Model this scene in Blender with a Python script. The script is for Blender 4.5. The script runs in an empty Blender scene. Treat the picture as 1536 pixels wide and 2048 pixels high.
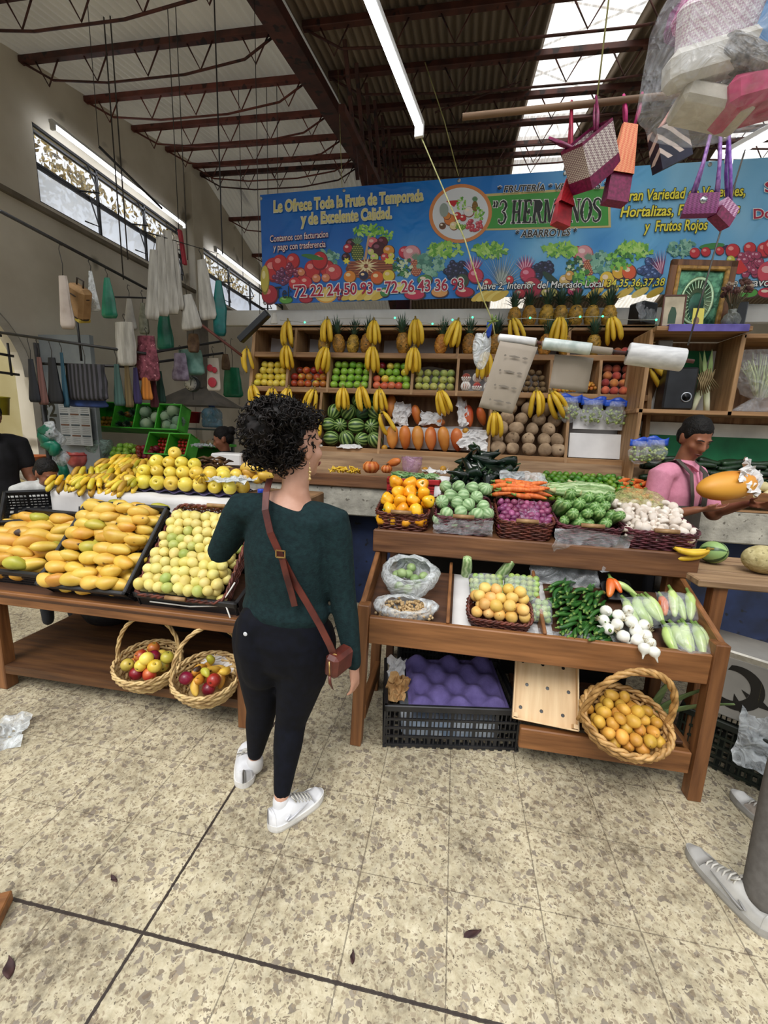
import bpy, bmesh, math, random
import numpy as np
from mathutils import Vector, Matrix, Euler, noise
random.seed(11)
SC = bpy.context.scene
COL = SC.collection
PI = math.pi
V = Vector
# ---------------------------------------------------------------- camera
FPX, YAW, PITCH, ROLL, EYE = 833.0, math.radians(9.33), math.radians(11.12), math.radians(2.28), 1.55
_f = V((-math.sin(YAW) * math.cos(PITCH), math.cos(YAW) * math.cos(PITCH), -math.sin(PITCH)))
_r = V((math.cos(YAW), math.sin(YAW), 0.0))
_u = _r.cross(_f)
_c, _s = math.cos(ROLL), math.sin(ROLL)
_r, _u = _c * _r + _s * _u, -_s * _r + _c * _u
CAMP = V((0, 0, EYE))
cam = bpy.data.cameras.new('camera')
cam.sensor_fit = 'VERTICAL'
cam.sensor_height = 36.0
cam.lens = FPX * 36.0 / 2048.0
cam.clip_start = 0.02
camo = bpy.data.objects.new('camera', cam)
COL.objects.link(camo)
camo.matrix_world = Matrix.Translation(CAMP) @ Matrix((_r, _u, -_f)).transposed().to_4x4()
SC.camera = camo
def at(px, py, Y=None, X=None, Z=None):
	"""the point of the place that the photo shows at px, py, at the known depth Y, side X or height Z"""
	d = _f + _r * ((px - 768) / FPX) - _u * ((py - 1024) / FPX)
	if Y is not None:
		t = Y / d.y
	elif X is not None:
		t = X / d.x
	else:
		t = (Z - EYE) / d.z
	return CAMP + d * t
# ---------------------------------------------------------------- world, exposure, lights
w = bpy.data.worlds.new('sky')
SC.world = w
w.use_nodes = True
bg = w.node_tree.nodes['Background']
_t = w.node_tree.nodes.new('ShaderNodeTexCoord')
_x = w.node_tree.nodes.new('ShaderNodeSeparateXYZ')
_g = w.node_tree.nodes.new('ShaderNodeValToRGB')
for _e, _p, _k in ((0, .0, .09), (1, 1.0, 2.0)):
	_g.color_ramp.elements[_e].position = _p
	_g.color_ramp.elements[_e].color = (_k * .94, _k * .97, _k, 1)
w.node_tree.links.new(_t.outputs['Generated'], _x.inputs[0])
w.node_tree.links.new(_x.outputs[2], _g.inputs[0])
w.node_tree.links.new(_g.outputs[0], bg.inputs[0])
bg.inputs[1].default_value = 1.0
SC.view_settings.view_transform = 'Standard'
SC.view_settings.look = 'None'
SC.view_settings.gamma = 1.0
SC.view_settings.exposure = 0.47
SC.cycles.max_bounces = 7
SC.cycles.diffuse_bounces = 4
SC.cycles.transparent_max_bounces = 12
SC.cycles.caustics_reflective = False
SC.cycles.caustics_refractive = False
SC.cycles.sample_clamp_indirect = 6.0
try:
	SC.cycles.use_denoising = True
except Exception:
	pass
SUN = bpy.data.lights.new('sun', 'SUN')
SUN.energy = 1.3
SUN.angle = math.radians(25)
SUN.color = (1.0, 0.96, 0.9)
SUNO = bpy.data.objects.new('sun', SUN)
COL.objects.link(SUNO)
SUNO.rotation_euler = (math.radians(38), 0, math.radians(-14))
# ---------------------------------------------------------------- materials
def lin(h):
	h = h.lstrip('#')
	o = []
	for i in (0, 2, 4):
		c = int(h[i:i + 2], 16) / 255
		o.append(c / 12.92 if c < .04045 else ((c + .055) / 1.055) ** 2.4)
	return (*o, 1)
MATS = {}
def mat(name, c1, c2=None, scale=8.0, rough=.5, spots=None, bump=0.0, bscale=40.0, vary=0.0, hue=0.0, metal=0.0,
		alpha=1.0, trans=0.0, emit=None, estr=1.0, stretch=(1, 1, 1), detail=4.0, ramp=(.35, .65), spec=None, sheen=0, wave=None,
		coat=0, coords='Object'):
	"""a principled material; c1/c2 mottled by noise, spots=(colour, scale, threshold), wave=(scale, distortion, direction)"""
	if name in MATS:
		return MATS[name]
	m = bpy.data.materials.new(name)
	m.use_nodes = True
	nt = m.node_tree
	N, L = nt.nodes, nt.links
	b = N['Principled BSDF']
	b.inputs['Roughness'].default_value = rough
	b.inputs['Metallic'].default_value = metal
	if spec is not None:
		b.inputs['Specular IOR Level'].default_value = spec
	if sheen:
		b.inputs['Sheen Weight'].default_value = sheen
	if coat:
		b.inputs['Coat Weight'].default_value = coat
		b.inputs['Coat Roughness'].default_value = .15
	if alpha < 1:
		b.inputs['Alpha'].default_value = alpha
	if trans:
		b.inputs['Transmission Weight'].default_value = trans
	col = lin(c1)
	out = None
	tc = N.new('ShaderNodeTexCoord')
	vec = tc.outputs[coords]
	if vary or hue:
		oi = N.new('ShaderNodeObjectInfo')
		ad = N.new('ShaderNodeVectorMath')
		ad.operation = 'ADD'
		mu = N.new('ShaderNodeMath')
		mu.operation = 'MULTIPLY'
		mu.inputs[1].default_value = 37.0
		L.new(oi.outputs['Random'], mu.inputs[0])
		L.new(vec, ad.inputs[0])
		L.new(mu.outputs[0], ad.inputs[1])
		vec = ad.outputs[0]
	if stretch != (1, 1, 1):
		mp = N.new('ShaderNodeMapping')
		mp.inputs['Scale'].default_value = stretch
		L.new(vec, mp.inputs[0])
		vec = mp.outputs[0]
	if c2:
		if wave:
			n = N.new('ShaderNodeTexWave')
			n.inputs['Scale'].default_value = wave[0]
			n.inputs['Distortion'].default_value = wave[1]
			n.bands_direction = wave[2]
			n.inputs['Detail'].default_value = 2
			n.inputs['Detail Scale'].default_value = wave[3] if len(wave) > 3 else 1.0
			fac = n.outputs['Fac']
		else:
			n = N.new('ShaderNodeTexNoise')
			n.inputs['Scale'].default_value = scale
			n.inputs['Detail'].default_value = detail
			fac = n.outputs['Fac']
		L.new(vec, n.inputs['Vector'])
		r = N.new('ShaderNodeValToRGB')
		r.color_ramp.elements[0].position = ramp[0]
		r.color_ramp.elements[1].position = ramp[1]
		r.color_ramp.elements[0].color = col
		r.color_ramp.elements[1].color = lin(c2)
		L.new(fac, r.inputs[0])
		out = r.outputs[0]
	if spots:
		n2 = N.new('ShaderNodeTexNoise')
		n2.inputs['Scale'].default_value = spots[1]
		n2.inputs['Detail'].default_value = 2
		L.new(vec, n2.inputs['Vector'])
		r2 = N.new('ShaderNodeValToRGB')
		r2.color_ramp.elements[0].position = spots[2]
		r2.color_ramp.elements[1].position = spots[2] + .05
		L.new(n2.outputs['Fac'], r2.inputs[0])
		mx = N.new('ShaderNodeMix')
		mx.data_type = 'RGBA'
		if out is not None:
			L.new(out, mx.inputs['A'])
		else:
			mx.inputs['A'].default_value = col
		mx.inputs['B'].default_value = lin(spots[0])
		L.new(r2.outputs[0], mx.inputs['Factor'])
		out = mx.outputs['Result']
	if vary or hue:
		hs = N.new('ShaderNodeHueSaturation')
		if out is not None:
			L.new(out, hs.inputs['Color'])
		else:
			hs.inputs['Color'].default_value = col
		mr = N.new('ShaderNodeMapRange')
		mr.inputs['To Min'].default_value = 1 - vary
		mr.inputs['To Max'].default_value = 1 + vary * .6
		L.new(oi.outputs['Random'], mr.inputs[0])
		L.new(mr.outputs[0], hs.inputs['Value'])
		if hue:
			fr = N.new('ShaderNodeMath')
			fr.operation = 'FRACT'
			m7 = N.new('ShaderNodeMath')
			m7.operation = 'MULTIPLY'
			m7.inputs[1].default_value = 7.31
			L.new(oi.outputs['Random'], m7.inputs[0])
			L.new(m7.outputs[0], fr.inputs[0])
			mh = N.new('ShaderNodeMapRange')
			mh.inputs['To Min'].default_value = .5 - hue
			mh.inputs['To Max'].default_value = .5 + hue
			L.new(fr.outputs[0], mh.inputs[0])
			L.new(mh.outputs[0], hs.inputs['Hue'])
		out = hs.outputs[0]
	if out is not None:
		L.new(out, b.inputs['Base Color'])
	else:
		b.inputs['Base Color'].default_value = col
	if emit:
		b.inputs['Emission Color'].default_value = lin(emit)
		b.inputs['Emission Strength'].default_value = estr
	if bump:
		nb = N.new('ShaderNodeTexNoise')
		nb.inputs['Scale'].default_value = bscale
		nb.inputs['Detail'].default_value = 3
		L.new(vec, nb.inputs['Vector'])
		bp = N.new('ShaderNodeBump')
		bp.inputs['Strength'].default_value = bump
		bp.inputs['Distance'].default_value = .01
		L.new(nb.outputs['Fac'], bp.inputs['Height'])
		L.new(bp.outputs[0], b.inputs['Normal'])
	MATS[name] = m
	return m
def wood(name, a, b, axis='X', rough=.6, k=1.0):
	st = {'X': (1.2, 14, 14), 'Y': (14, 1.2, 14), 'Z': (14, 14, 1.2)}[axis]
	return mat(name, a, b, scale=2.2 * k, stretch=st, rough=rough, bump=.25, bscale=3, detail=6, ramp=(.3, .72), spots=('#2a1a10', .8, .74))
# ---------------------------------------------------------------- mesh builder
class MB:
	def __init__(s):
		s.v, s.f, s.m, s.sm = [], [], [], []
	def add(s, vs, fs, m=0, smooth=False, M=None):
		o = len(s.v)
		for p in vs:
			p = V(p)
			s.v.append(M @ p if M is not None else p)
		for q in fs:
			s.f.append([i + o for i in q])
			s.m.append(m)
			s.sm.append(smooth)
		return s
	def box(s, c, size, rot=None, m=0, ch=.004):
		hx, hy, hz = [max(1e-4, k / 2) for k in size]
		ch = min(ch, hx * .45, hy * .45, hz * .45)
		M = Matrix.Translation(V(c))
		if rot is not None:
			M = M @ (rot.to_4x4() if isinstance(rot, Matrix) else Euler(rot).to_matrix().to_4x4())
		if ch <= .0006:
			vs = [(x * hx, y * hy, z * hz) for x in (-1, 1) for y in (-1, 1) for z in (-1, 1)]
			return s.add(vs, [(0, 1, 3, 2), (4, 6, 7, 5), (0, 4, 5, 1), (2, 3, 7, 6), (0, 2, 6, 4), (1, 5, 7, 3)], m, False, M)
		vs, idx = [], {}
		for x in (-1, 1):
			for y in (-1, 1):
				for z in (-1, 1):
					for a in range(3):
						p = [x * (hx - ch), y * (hy - ch), z * (hz - ch)]
						p[a] += (x, y, z)[a] * ch
						idx[x, y, z, a] = len(vs)
						vs.append(p)
		fs = []
		for a in range(3):
			b, c2 = (a + 1) % 3, (a + 2) % 3
			for sg in (-1, 1):
				q = []
				for (i, j) in ((-1, -1), (1, -1), (1, 1), (-1, 1)):
					k = [0, 0, 0]
					k[a], k[b], k[c2] = sg, i, j
					q.append(idx[(*k, a)])
				fs.append(q if sg > 0 else q[::-1])
			for i in (-1, 1):
				for j in (-1, 1):
					k0, k1 = [0, 0, 0], [0, 0, 0]
					k0[a], k0[b], k0[c2] = -1, i, j
					k1[a], k1[b], k1[c2] = 1, i, j
					q = [idx[(*k0, b)], idx[(*k1, b)], idx[(*k1, c2)], idx[(*k0, c2)]]
					fs.append(q if i * j < 0 else q[::-1])
		for x in (-1, 1):
			for y in (-1, 1):
				for z in (-1, 1):
					q = [idx[x, y, z, a] for a in range(3)]
					fs.append(q if x * y * z > 0 else q[::-1])
		return s.add(vs, fs, m, False, M)
	def beam(s, a, b, w, h, m=0, ch=.003, up=(0, 0, 1)):
		a, b = V(a), V(b)
		d = b - a
		y = d.normalized()
		up = V(up)
		if abs(y.dot(up)) > .98:
			up = V((0, 1, 0)) if abs(y.y) < .9 else V((1, 0, 0))
		x = y.cross(up).normalized()
		z = x.cross(y)
		return s.box((a + b) / 2, (w, d.length, h), Matrix((x, y, z)).transposed(), m, ch)
	def tube(s, pts, r, n=8, m=0, closed=False, caps=True, smooth=True, flat=1.0):
		pts = [V(p) for p in pts]
		k = len(pts)
		rs = r if isinstance(r, (list, tuple)) else [r] * k
		nrm = None
		vs = []
		for i in range(k):
			if closed:
				t = pts[(i + 1) % k] - pts[i - 1]
			else:
				t = pts[min(i + 1, k - 1)] - pts[max(i - 1, 0)]
			t = t.normalized() if t.length > 1e-9 else V((0, 0, 1))
			if nrm is None:
				a = V((0, 0, 1)) if abs(t.z) < .9 else V((1, 0, 0))
				nrm = (a - t * a.dot(t)).normalized()
			else:
				nrm = nrm - t * nrm.dot(t)
				nrm = nrm.normalized() if nrm.length > 1e-6 else t.orthogonal().normalized()
			bn = t.cross(nrm)
			for j in range(n):
				an = 2 * PI * j / n
				vs.append(pts[i] + (nrm * math.cos(an) * flat + bn * math.sin(an)) * rs[i])
		fs = []
		for i in range(k if closed else k - 1):
			i2 = (i + 1) % k
			for j in range(n):
				j2 = (j + 1) % n
				fs.append((i * n + j, i * n + j2, i2 * n + j2, i2 * n + j))
		if caps and not closed:
			fs.append(tuple(range(n))[::-1])
			fs.append(tuple((k - 1) * n + j for j in range(n)))
		return s.add(vs, fs, m, smooth)
	def lathe(s, prof, n=20, m=0, M=None, fn=None, smooth=True):
		"""prof: (r, z) list; fn(angle, i, point) may move points"""
		vs, fs = [], []
		for i, (r, z) in enumerate(prof):
			for j in range(n):
				a = 2 * PI * j / n
				p = V((r * math.cos(a), r * math.sin(a), z))
				vs.append(fn(a, i, p) if fn else p)
		for i in range(len(prof) - 1):
			for j in range(n):
				j2 = (j + 1) % n
				fs.append((i * n + j, i * n + j2, (i + 1) * n + j2, (i + 1) * n + j))
		if prof[0][0] > 1e-5:
			fs.append(tuple(range(n))[::-1])
		if prof[-1][0] > 1e-5:
			fs.append(tuple((len(prof) - 1) * n + j for j in range(n)))
		return s.add(vs, fs, m, smooth, M)
	def grid(s, fn, nu, nv, m=0, smooth=True, closeu=False):
		vs = [fn(i / nu, j / nv) for j in range(nv + 1) for i in range(nu + (0 if closeu else 1))]
		k = nu + (0 if closeu else 1)
		fs = []
		for j in range(nv):
			for i in range(nu):
				i2 = (i + 1) % k
				fs.append((j * k + i, j * k + i2, (j + 1) * k + i2, (j + 1) * k + i))
		return s.add(vs, fs, m, smooth)
	def ball(s, c, r, n=12, m=0, M=None):
		rr = (r, r, r) if isinstance(r, (int, float)) else r
		k = max(4, n * 2 // 3)
		prof = [(math.sin(PI * i / k), -math.cos(PI * i / k)) for i in range(k + 1)]
		prof[0] = (0.001, -1)
		prof[-1] = (0.001, 1)
		T = Matrix.Translation(V(c)) @ (M.to_4x4() if M is not None else Matrix()) @ Matrix.Diagonal((*rr, 1))
		return s.lathe(prof, n, m, T)
	def poly(s, pts, m=0, th=0.0, dirv=(0, -1, 0)):
		"""a flat outline; th gives it thickness along -dirv"""
		pts = [V(p) for p in pts]
		n = len(pts)
		if th:
			d = V(dirv) * th
			vs = pts + [p - d for p in pts]
			fs = [tuple(range(n)), tuple(range(2 * n - 1, n - 1, -1))] + [(i, i + n, (i + 1) % n + n, (i + 1) % n) for i in range(n)]
			return s.add(vs, fs, m)
		return s.add(pts, [tuple(range(n))], m)
	def mesh(s, name, mats):
		me = bpy.data.meshes.new(name)
		me.from_pydata([tuple(p) for p in s.v], [], s.f)
		for x in (mats if isinstance(mats, (list, tuple)) else [mats]):
			me.materials.append(x)
		me.polygons.foreach_set('material_index', s.m)
		me.polygons.foreach_set('use_smooth', s.sm)
		me.update()
		return me
	def build(s, name, mats, parent=None, loc=None, rot=None, sub=0, solid=0.0, recalc=False):
		me = s.mesh(name, mats)
		if recalc:
			bm = bmesh.new()
			bm.from_mesh(me)
			bmesh.ops.recalc_face_normals(bm, faces=bm.faces)
			bm.to_mesh(me)
			bm.free()
		return link(name, me, parent, loc, rot, sub, solid)
def link(name, me, parent=None, loc=None, rot=None, sub=0, solid=0.0):
	o = bpy.data.objects.new(name, me)
	COL.objects.link(o)
	if parent is not None:
		o.parent = parent
	if loc is not None:
		o.location = loc
	if rot is not None:
		o.rotation_euler = rot
	if sub:
		md = o.modifiers.new('subdivision', 'SUBSURF')
		md.levels = md.render_levels = sub
	if solid:
		md = o.modifiers.new('thickness', 'SOLIDIFY')
		md.thickness = solid
		md.offset = 0
	return o
def tag(o, label=None, cat=None, group=None, kind=None):
	if label:
		o['label'] = label
	if cat:
		o['category'] = cat
	if group:
		o['group'] = group
	if kind:
		o['kind'] = kind
	return o
def thing(name, label, cat, loc=(0, 0, 0), rot=(0, 0, 0), group=None):
	o = bpy.data.objects.new(name, None)
	o.empty_display_size = .05
	COL.objects.link(o)
	o.location = loc
	o.rotation_euler = rot
	return tag(o, label, cat, group)
def struct(o):
	o['kind'] = 'structure'
	return o
KIND = {}
def kind(name, meshes, cat, parts=()):
	"""register a repeated thing: mesh variants, its category and (part name, mesh) children"""
	KIND[name] = (meshes, cat, parts)
def put(name, loc, rot=(0, 0, 0), s=1.0, label=None, group=None, var=None, obname=None):
	"""one more individual of a registered kind"""
	ms, cat, parts = KIND[name]
	o = bpy.data.objects.new(obname or name, ms[random.randrange(len(ms)) if var is None else var])
	COL.objects.link(o)
	o.location = loc
	if isinstance(rot, Matrix):
		o.rotation_euler = rot.to_euler()
	else:
		o.rotation_euler = rot
	o.scale = (s, s, s) if isinstance(s, (int, float)) else s
	for pn, pm in parts:
		c = bpy.data.objects.new(pn, pm)
		COL.objects.link(c)
		c.parent = o
	return tag(o, label, cat, group)
def rnd(a, b):
	return random.uniform(a, b)
ORD = ['first', 'second', 'third', 'fourth', 'fifth', 'sixth', 'seventh', 'eighth', 'ninth', 'tenth', 'eleventh', 'twelfth', 'thirteenth', 'fourteenth', 'fifteenth', 'sixteenth']
# ================================================================ THE SETTING
ROOF_S, ROOF_Y, ROOF_Z, RIDGE_Y = .221, 4.19, 5.055, 7.1
def roofz(y):
	if y <= RIDGE_Y:
		return ROOF_Z + ROOF_S * (y - ROOF_Y)
	return ROOF_Z + ROOF_S * (RIDGE_Y - ROOF_Y) - .31 * (y - RIDGE_Y)
# floor: terrazzo tiles
def floor_material():
	m = bpy.data.materials.new('terrazzo_tile')
	m.use_nodes = True
	nt = m.node_tree
	N, L = nt.nodes, nt.links
	b = N['Principled BSDF']
	tc = N.new('ShaderNodeTexCoord')
	obj = tc.outputs['Object']
	def n(t, **k):
		x = N.new(t)
		for a, v in k.items():
			setattr(x, a, v)
		return x
	def math_(op, a, b2=None, c=None):
		x = n('ShaderNodeMath', operation=op)
		for i, q in enumerate((a, b2, c)):
			if q is None:
				continue
			if isinstance(q, (int, float)):
				x.inputs[i].default_value = q
			else:
				L.new(q, x.inputs[i])
		return x.outputs[0]
	def mix(fac, a, b2):
		x = n('ShaderNodeMix', data_type='RGBA')
		for nm, q in (('Factor', fac), ('A', a), ('B', b2)):
			if isinstance(q, (tuple, float)):
				x.inputs[nm].default_value = q
			else:
				L.new(q, x.inputs[nm])
		return x.outputs['Result']
	def ramp(fac, stops):
		x = n('ShaderNodeValToRGB')
		while len(x.color_ramp.elements) < len(stops):
			x.color_ramp.elements.new(.5)
		for e, (p, c) in zip(x.color_ramp.elements, stops):
			e.position = p
			e.color = lin(c) if isinstance(c, str) else (c, c, c, 1)
		L.new(fac, x.inputs[0])
		return x.outputs[0]
	def noise_(sc, det=4, rough=.55, vec=obj):
		x = n('ShaderNodeTexNoise')
		x.inputs['Scale'].default_value = sc
		x.inputs['Detail'].default_value = det
		x.inputs['Roughness'].default_value = rough
		L.new(vec, x.inputs['Vector'])
		return x.outputs['Fac']
	base = ramp(noise_(30, 8, .7), [(.28, '#988b73'), (.45, '#c0b496'), (.62, '#d2c8ac'), (.8, '#e2dac2')])
	# warp the coordinates so that the chips are irregular
	wn = n('ShaderNodeTexNoise')
	wn.inputs['Scale'].default_value = 38
	L.new(obj, wn.inputs['Vector'])
	wv = n('ShaderNodeVectorMath', operation='SCALE')
	wv.inputs['Scale'].default_value = .03
	L.new(wn.outputs['Color'], wv.inputs[0])
	av = n('ShaderNodeVectorMath', operation='ADD')
	L.new(obj, av.inputs[0])
	L.new(wv.outputs[0], av.inputs[1])
	out = base
	for sc, keep, edge, cols in ((38, .76, .10, [(0, '#6a6158'), (.35, '#83786c'), (.7, '#9a8f80'), (1, '#776c64')]),
								 (80, .70, .10, [(0, '#86775f'), (.4, '#a3937a'), (.75, '#756655'), (1, '#b5a68c')]),
								 (150, .72, .12, [(0, '#5f5446'), (.5, '#988970'), (1, '#c7ba9c')])):
		v1 = n('ShaderNodeTexVoronoi', feature='F1')
		v2 = n('ShaderNodeTexVoronoi', feature='DISTANCE_TO_EDGE')
		for v in (v1, v2):
			v.inputs['Scale'].default_value = sc
			L.new(av.outputs[0], v.inputs['Vector'])
		sp = n('ShaderNodeSeparateColor')
		L.new(v1.outputs['Color'], sp.inputs[0])
		sel = math_('GREATER_THAN', sp.outputs[0], keep)
		inside = math_('GREATER_THAN', v2.outputs['Distance'], edge)
		fac = math_('MULTIPLY', math_('MULTIPLY', sel, inside), .85)
		out = mix(fac, out, ramp(sp.outputs[1], cols))
	# worn dirt
	dirt = ramp(noise_(2.1, 7, .65), [(.40, 0.0), (.64, .95)])
	fine = ramp(noise_(26, 6, .75), [(.42, 0.0), (.62, 1.0)])
	out = mix(math_('MULTIPLY', dirt, math_('MULTIPLY_ADD', fine, .6, .3)), out, lin('#4d4234'))
	spk = ramp(noise_(85, 2), [(.70, 0.0), (.73, .85)])
	out = mix(spk, out, lin('#3b3128'))
	# joints
	sx = n('ShaderNodeSeparateXYZ')
	wob = n('ShaderNodeTexNoise')
	wob.inputs['Scale'].default_value = 60
	L.new(obj, wob.inputs['Vector'])
	L.new(obj, sx.inputs[0])
	wb = math_('MULTIPLY', math_('SUBTRACT', wob.outputs['Fac'], .5), .006)
	def joint(co, off, pitch, wid):
		u = math_('ADD', math_('DIVIDE', math_('SUBTRACT', co, off), pitch), 100.5)
		d = math_('ABSOLUTE', math_('SUBTRACT', math_('FRACT', u), .5))
		return math_('LESS_THAN', math_('ADD', math_('MULTIPLY', d, pitch), wb), wid)
	jx, jy = joint(sx.outputs[0], .08, .308, .0022), joint(sx.outputs[1], .88, .31, .0016)
	bx = math_('LESS_THAN', math_('ADD', math_('ABSOLUTE', math_('ADD', sx.outputs[0], .845)), wb), .005)
	by = math_('MULTIPLY', math_('LESS_THAN', math_('ADD', math_('ABSOLUTE', math_('SUBTRACT', sx.outputs[1], .88)), wb), .005),
			   math_('LESS_THAN', sx.outputs[0], .3))
	thin = math_('MULTIPLY', math_('MAXIMUM', jx, jy), .62)
	bold = math_('MULTIPLY', math_('MAXIMUM', bx, by), .95)
	out = mix(thin, out, lin('#4a3f35'))
	out = mix(bold, out, lin('#2d2422'))
	L.new(out, b.inputs['Base Color'])
	b.inputs['Roughness'].default_value = .42
	bp = n('ShaderNodeBump')
	bp.inputs['Strength'].default_value = .12
	bp.inputs['Distance'].default_value = .004
	L.new(math_('SUBTRACT', noise_(50, 3), math_('MULTIPLY', math_('MAXIMUM', jx, jy), .8)), bp.inputs['Height'])
	L.new(bp.outputs[0], b.inputs['Normal'])
	return m
mb = MB()
mb.box((1.5, 5.0, -.05), (15, 13.4, .1), ch=0)
struct(mb.build('floor', floor_material()))
plaster = mat('plaster', '#c4bba9', '#dcd4c4', scale=1.3, rough=.9, bump=.25, bscale=9, spots=('#8f8676', 2.2, .68))
plaster_yellow = mat('yellow_plaster', '#d8cc98', '#e8dfb4', scale=2, rough=.9)
white_paint = mat('white_paint', '#c9c6bd', '#e2e0d8', scale=3, rough=.8, spots=('#8d877b', 5, .7))
concrete = mat('concrete', '#8d8a80', '#b9b5a8', scale=7, rough=.9, bump=.6, bscale=35, spots=('#6a655c', 24, .63))
black_metal = mat('black_metal', '#1a1a1c', '#2a2829', scale=30, rough=.5)
rust = mat('brown_steel', '#3a201c', '#5b3128', scale=6, rough=.65, spots=('#241514', 9, .6))
rust_red = mat('red_brown_steel', '#5a2e26', '#7a4034', scale=6, rough=.65, spots=('#3a1c18', 9, .62))
# left wall: gable wall with an arch and two long windows
WX, WT = -4.5, .18
mb = MB()
def wall_poly(pts):
	n = len(pts)
	mb.add([(WX, y, z) for y, z in pts] + [(WX - WT, y, z) for y, z in pts],
		   [tuple(range(n)), tuple(range(2 * n - 1, n - 1, -1))] + [(i, i + n, (i + 1) % n + n, (i + 1) % n) for i in range(n)])
W1, W2, WZ = (4.24, 6.62), (7.2, 10.6), (3.77, 4.5)
arch = [(3.9, 0), (3.9, 1.95)] + [(2.6 + 1.3 * math.cos(a), 1.95 + 0.94 * math.sin(a)) for a in np.linspace(.08, PI - .08, 17)] + [(1.3, 1.95), (1.3, 0)]
wall_poly([(1.0, 0), (1.0, roofz(1.0)), (W1[0], roofz(W1[0])), (W1[0], 0)] + arch)
wall_poly([(W1[0], 0), (W1[0], WZ[0]), (W1[1], WZ[0]), (W1[1], 0)])
wall_poly([(W1[0], WZ[1]), (W1[0], roofz(W1[0])), (W1[1], roofz(W1[1])), (W1[1], WZ[1])])
wall_poly([(W1[1], 0), (W1[1], roofz(W1[1])), (RIDGE_Y, roofz(RIDGE_Y)), (W2[0], roofz(W2[0])), (W2[0], 0)])
wall_poly([(W2[0], 0), (W2[0], WZ[0]), (W2[1], WZ[0]), (W2[1], 0)])
wall_poly([(W2[0], WZ[1]), (W2[0], roofz(W2[0])), (W2[1], roofz(W2[1])), (W2[1], WZ[1])])
wall_poly([(W2[1], 0), (W2[1], roofz(W2[1])), (11.6, roofz(11.6)), (11.6, 0)])
struct(mb.build('wall_left', plaster, recalc=True))
# pilasters of the wall and the stone rim of the arch
for yy, z0, zz in ((6.9, 0, 5.4),):
	mb = MB()
	mb.box((WX + .06, yy, (z0 + zz) / 2), (.12, .26, zz - z0), ch=.01)
	struct(mb.build('column', plaster))
mb = MB()
mb.beam((WX + .09, 2.0, 3.66), (WX + .09, 11.4, 3.66), .05, .05)
struct(mb.build('trim_1', mat('dark_ledge', '#6b6255', '#857b6c', scale=4, rough=.9)))
mb = MB()
mb.box((-6.3, 3, 1.9), (.1, 6, 3.8), ch=0)
struct(mb.build('wall_beyond_arch', plaster_yellow))
mb = MB()
mb.box((2, 11.6, 2.6), (13.2, .15, 5.2), ch=0)
struct(mb.build('wall_back', plaster))
rim = mat('arch_rim', '#8c877c', '#a5a096', scale=5, rough=.85)
mb = MB()
mb.tube([(WX + .02, 2.6 + 1.28 * math.cos(a), 1.95 + .92 * math.sin(a)) for a in np.linspace(.0, PI, 24)], .05, n=4, smooth=False)
struct(mb.build('trim_2', rim))
# the grille in the arch
g = thing('arch_grille', 'black iron bar grille filling the arched opening behind the hanging bags', 'grille', (WX - .08, 2.6, 1.95))
mb = MB()
for y in np.arange(-1.2, 1.21, .17):
	h = .83 * math.sqrt(max(0, 1 - (y / 1.28) ** 2))
	if h > .1:
		mb.tube([(0, y, 0), (0, y, h)], .011, n=6)
mb.build('bars', black_metal, g)
mb = MB()
for z in (.02, .2, .38):
	hw = 1.28 * math.sqrt(1 - (z / .86) ** 2) - .02
	mb.beam((0, -hw, z), (0, hw, z), .02, .025)
mb.build('crossbars', black_metal, g)
# windows: frame, frosted lower panes, clear upper panes
frost = bpy.data.materials.new('frosted_glass')
frost.use_nodes = True
_nt = frost.node_tree
_nt.nodes.remove(_nt.nodes['Principled BSDF'])
_tr = _nt.nodes.new('ShaderNodeBsdfTranslucent')
_tr.inputs[0].default_value = (.9, .93, 1, 1)
_tp = _nt.nodes.new('ShaderNodeBsdfTransparent')
_tp.inputs[0].default_value = (.92, .95, 1, 1)
_mx = _nt.nodes.new('ShaderNodeMixShader')
_mx.inputs[0].default_value = .4
_nt.links.new(_tr.outputs[0], _mx.inputs[1])
_nt.links.new(_tp.outputs[0], _mx.inputs[2])
_nt.links.new(_mx.outputs[0], _nt.nodes['Material Output'].inputs[0])
MATS['frosted_glass'] = frost
def clear_plastic(name, tint, a, rough=.15, noisy=None):
	"""thin clear film: mostly see-through, with gloss and creases"""
	m = bpy.data.materials.new(name)
	m.use_nodes = True
	nt = m.node_tree
	N, L = nt.nodes, nt.links
	b = N['Principled BSDF']
	b.inputs['Base Color'].default_value = lin(tint)
	b.inputs['Roughness'].default_value = rough
	b.inputs['Specular IOR Level'].default_value = .9
	tc = N.new('ShaderNodeTexCoord')
	nz = N.new('ShaderNodeTexNoise')
	nz.inputs['Scale'].default_value = noisy or 9
	nz.inputs['Detail'].default_value = 3
	nz.inputs['Distortion'].default_value = 2.2
	L.new(tc.outputs['Object'], nz.inputs['Vector'])
	mr = N.new('ShaderNodeMapRange')
	mr.inputs['From Min'].default_value = .35
	mr.inputs['From Max'].default_value = .7
	mr.inputs['To Min'].default_value = a * .55
	mr.inputs['To Max'].default_value = min(1, a * 1.6)
	L.new(nz.outputs['Fac'], mr.inputs[0])
	L.new(mr.outputs[0], b.inputs['Alpha'])
	bp = N.new('ShaderNodeBump')
	bp.inputs['Strength'].default_value = .9
	bp.inputs['Distance'].default_value = .02
	L.new(nz.outputs['Fac'], bp.inputs['Height'])
	L.new(bp.outputs[0], b.inputs['Normal'])
	MATS[name] = m
	return m
film = clear_plastic('clear_film', '#e8ecf0', .22)
film_soft = clear_plastic('milky_film', '#dfe4e6', .5, .25, 14)
film_green = clear_plastic('green_film', '#0e7d68', .86, .3, 10)
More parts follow.
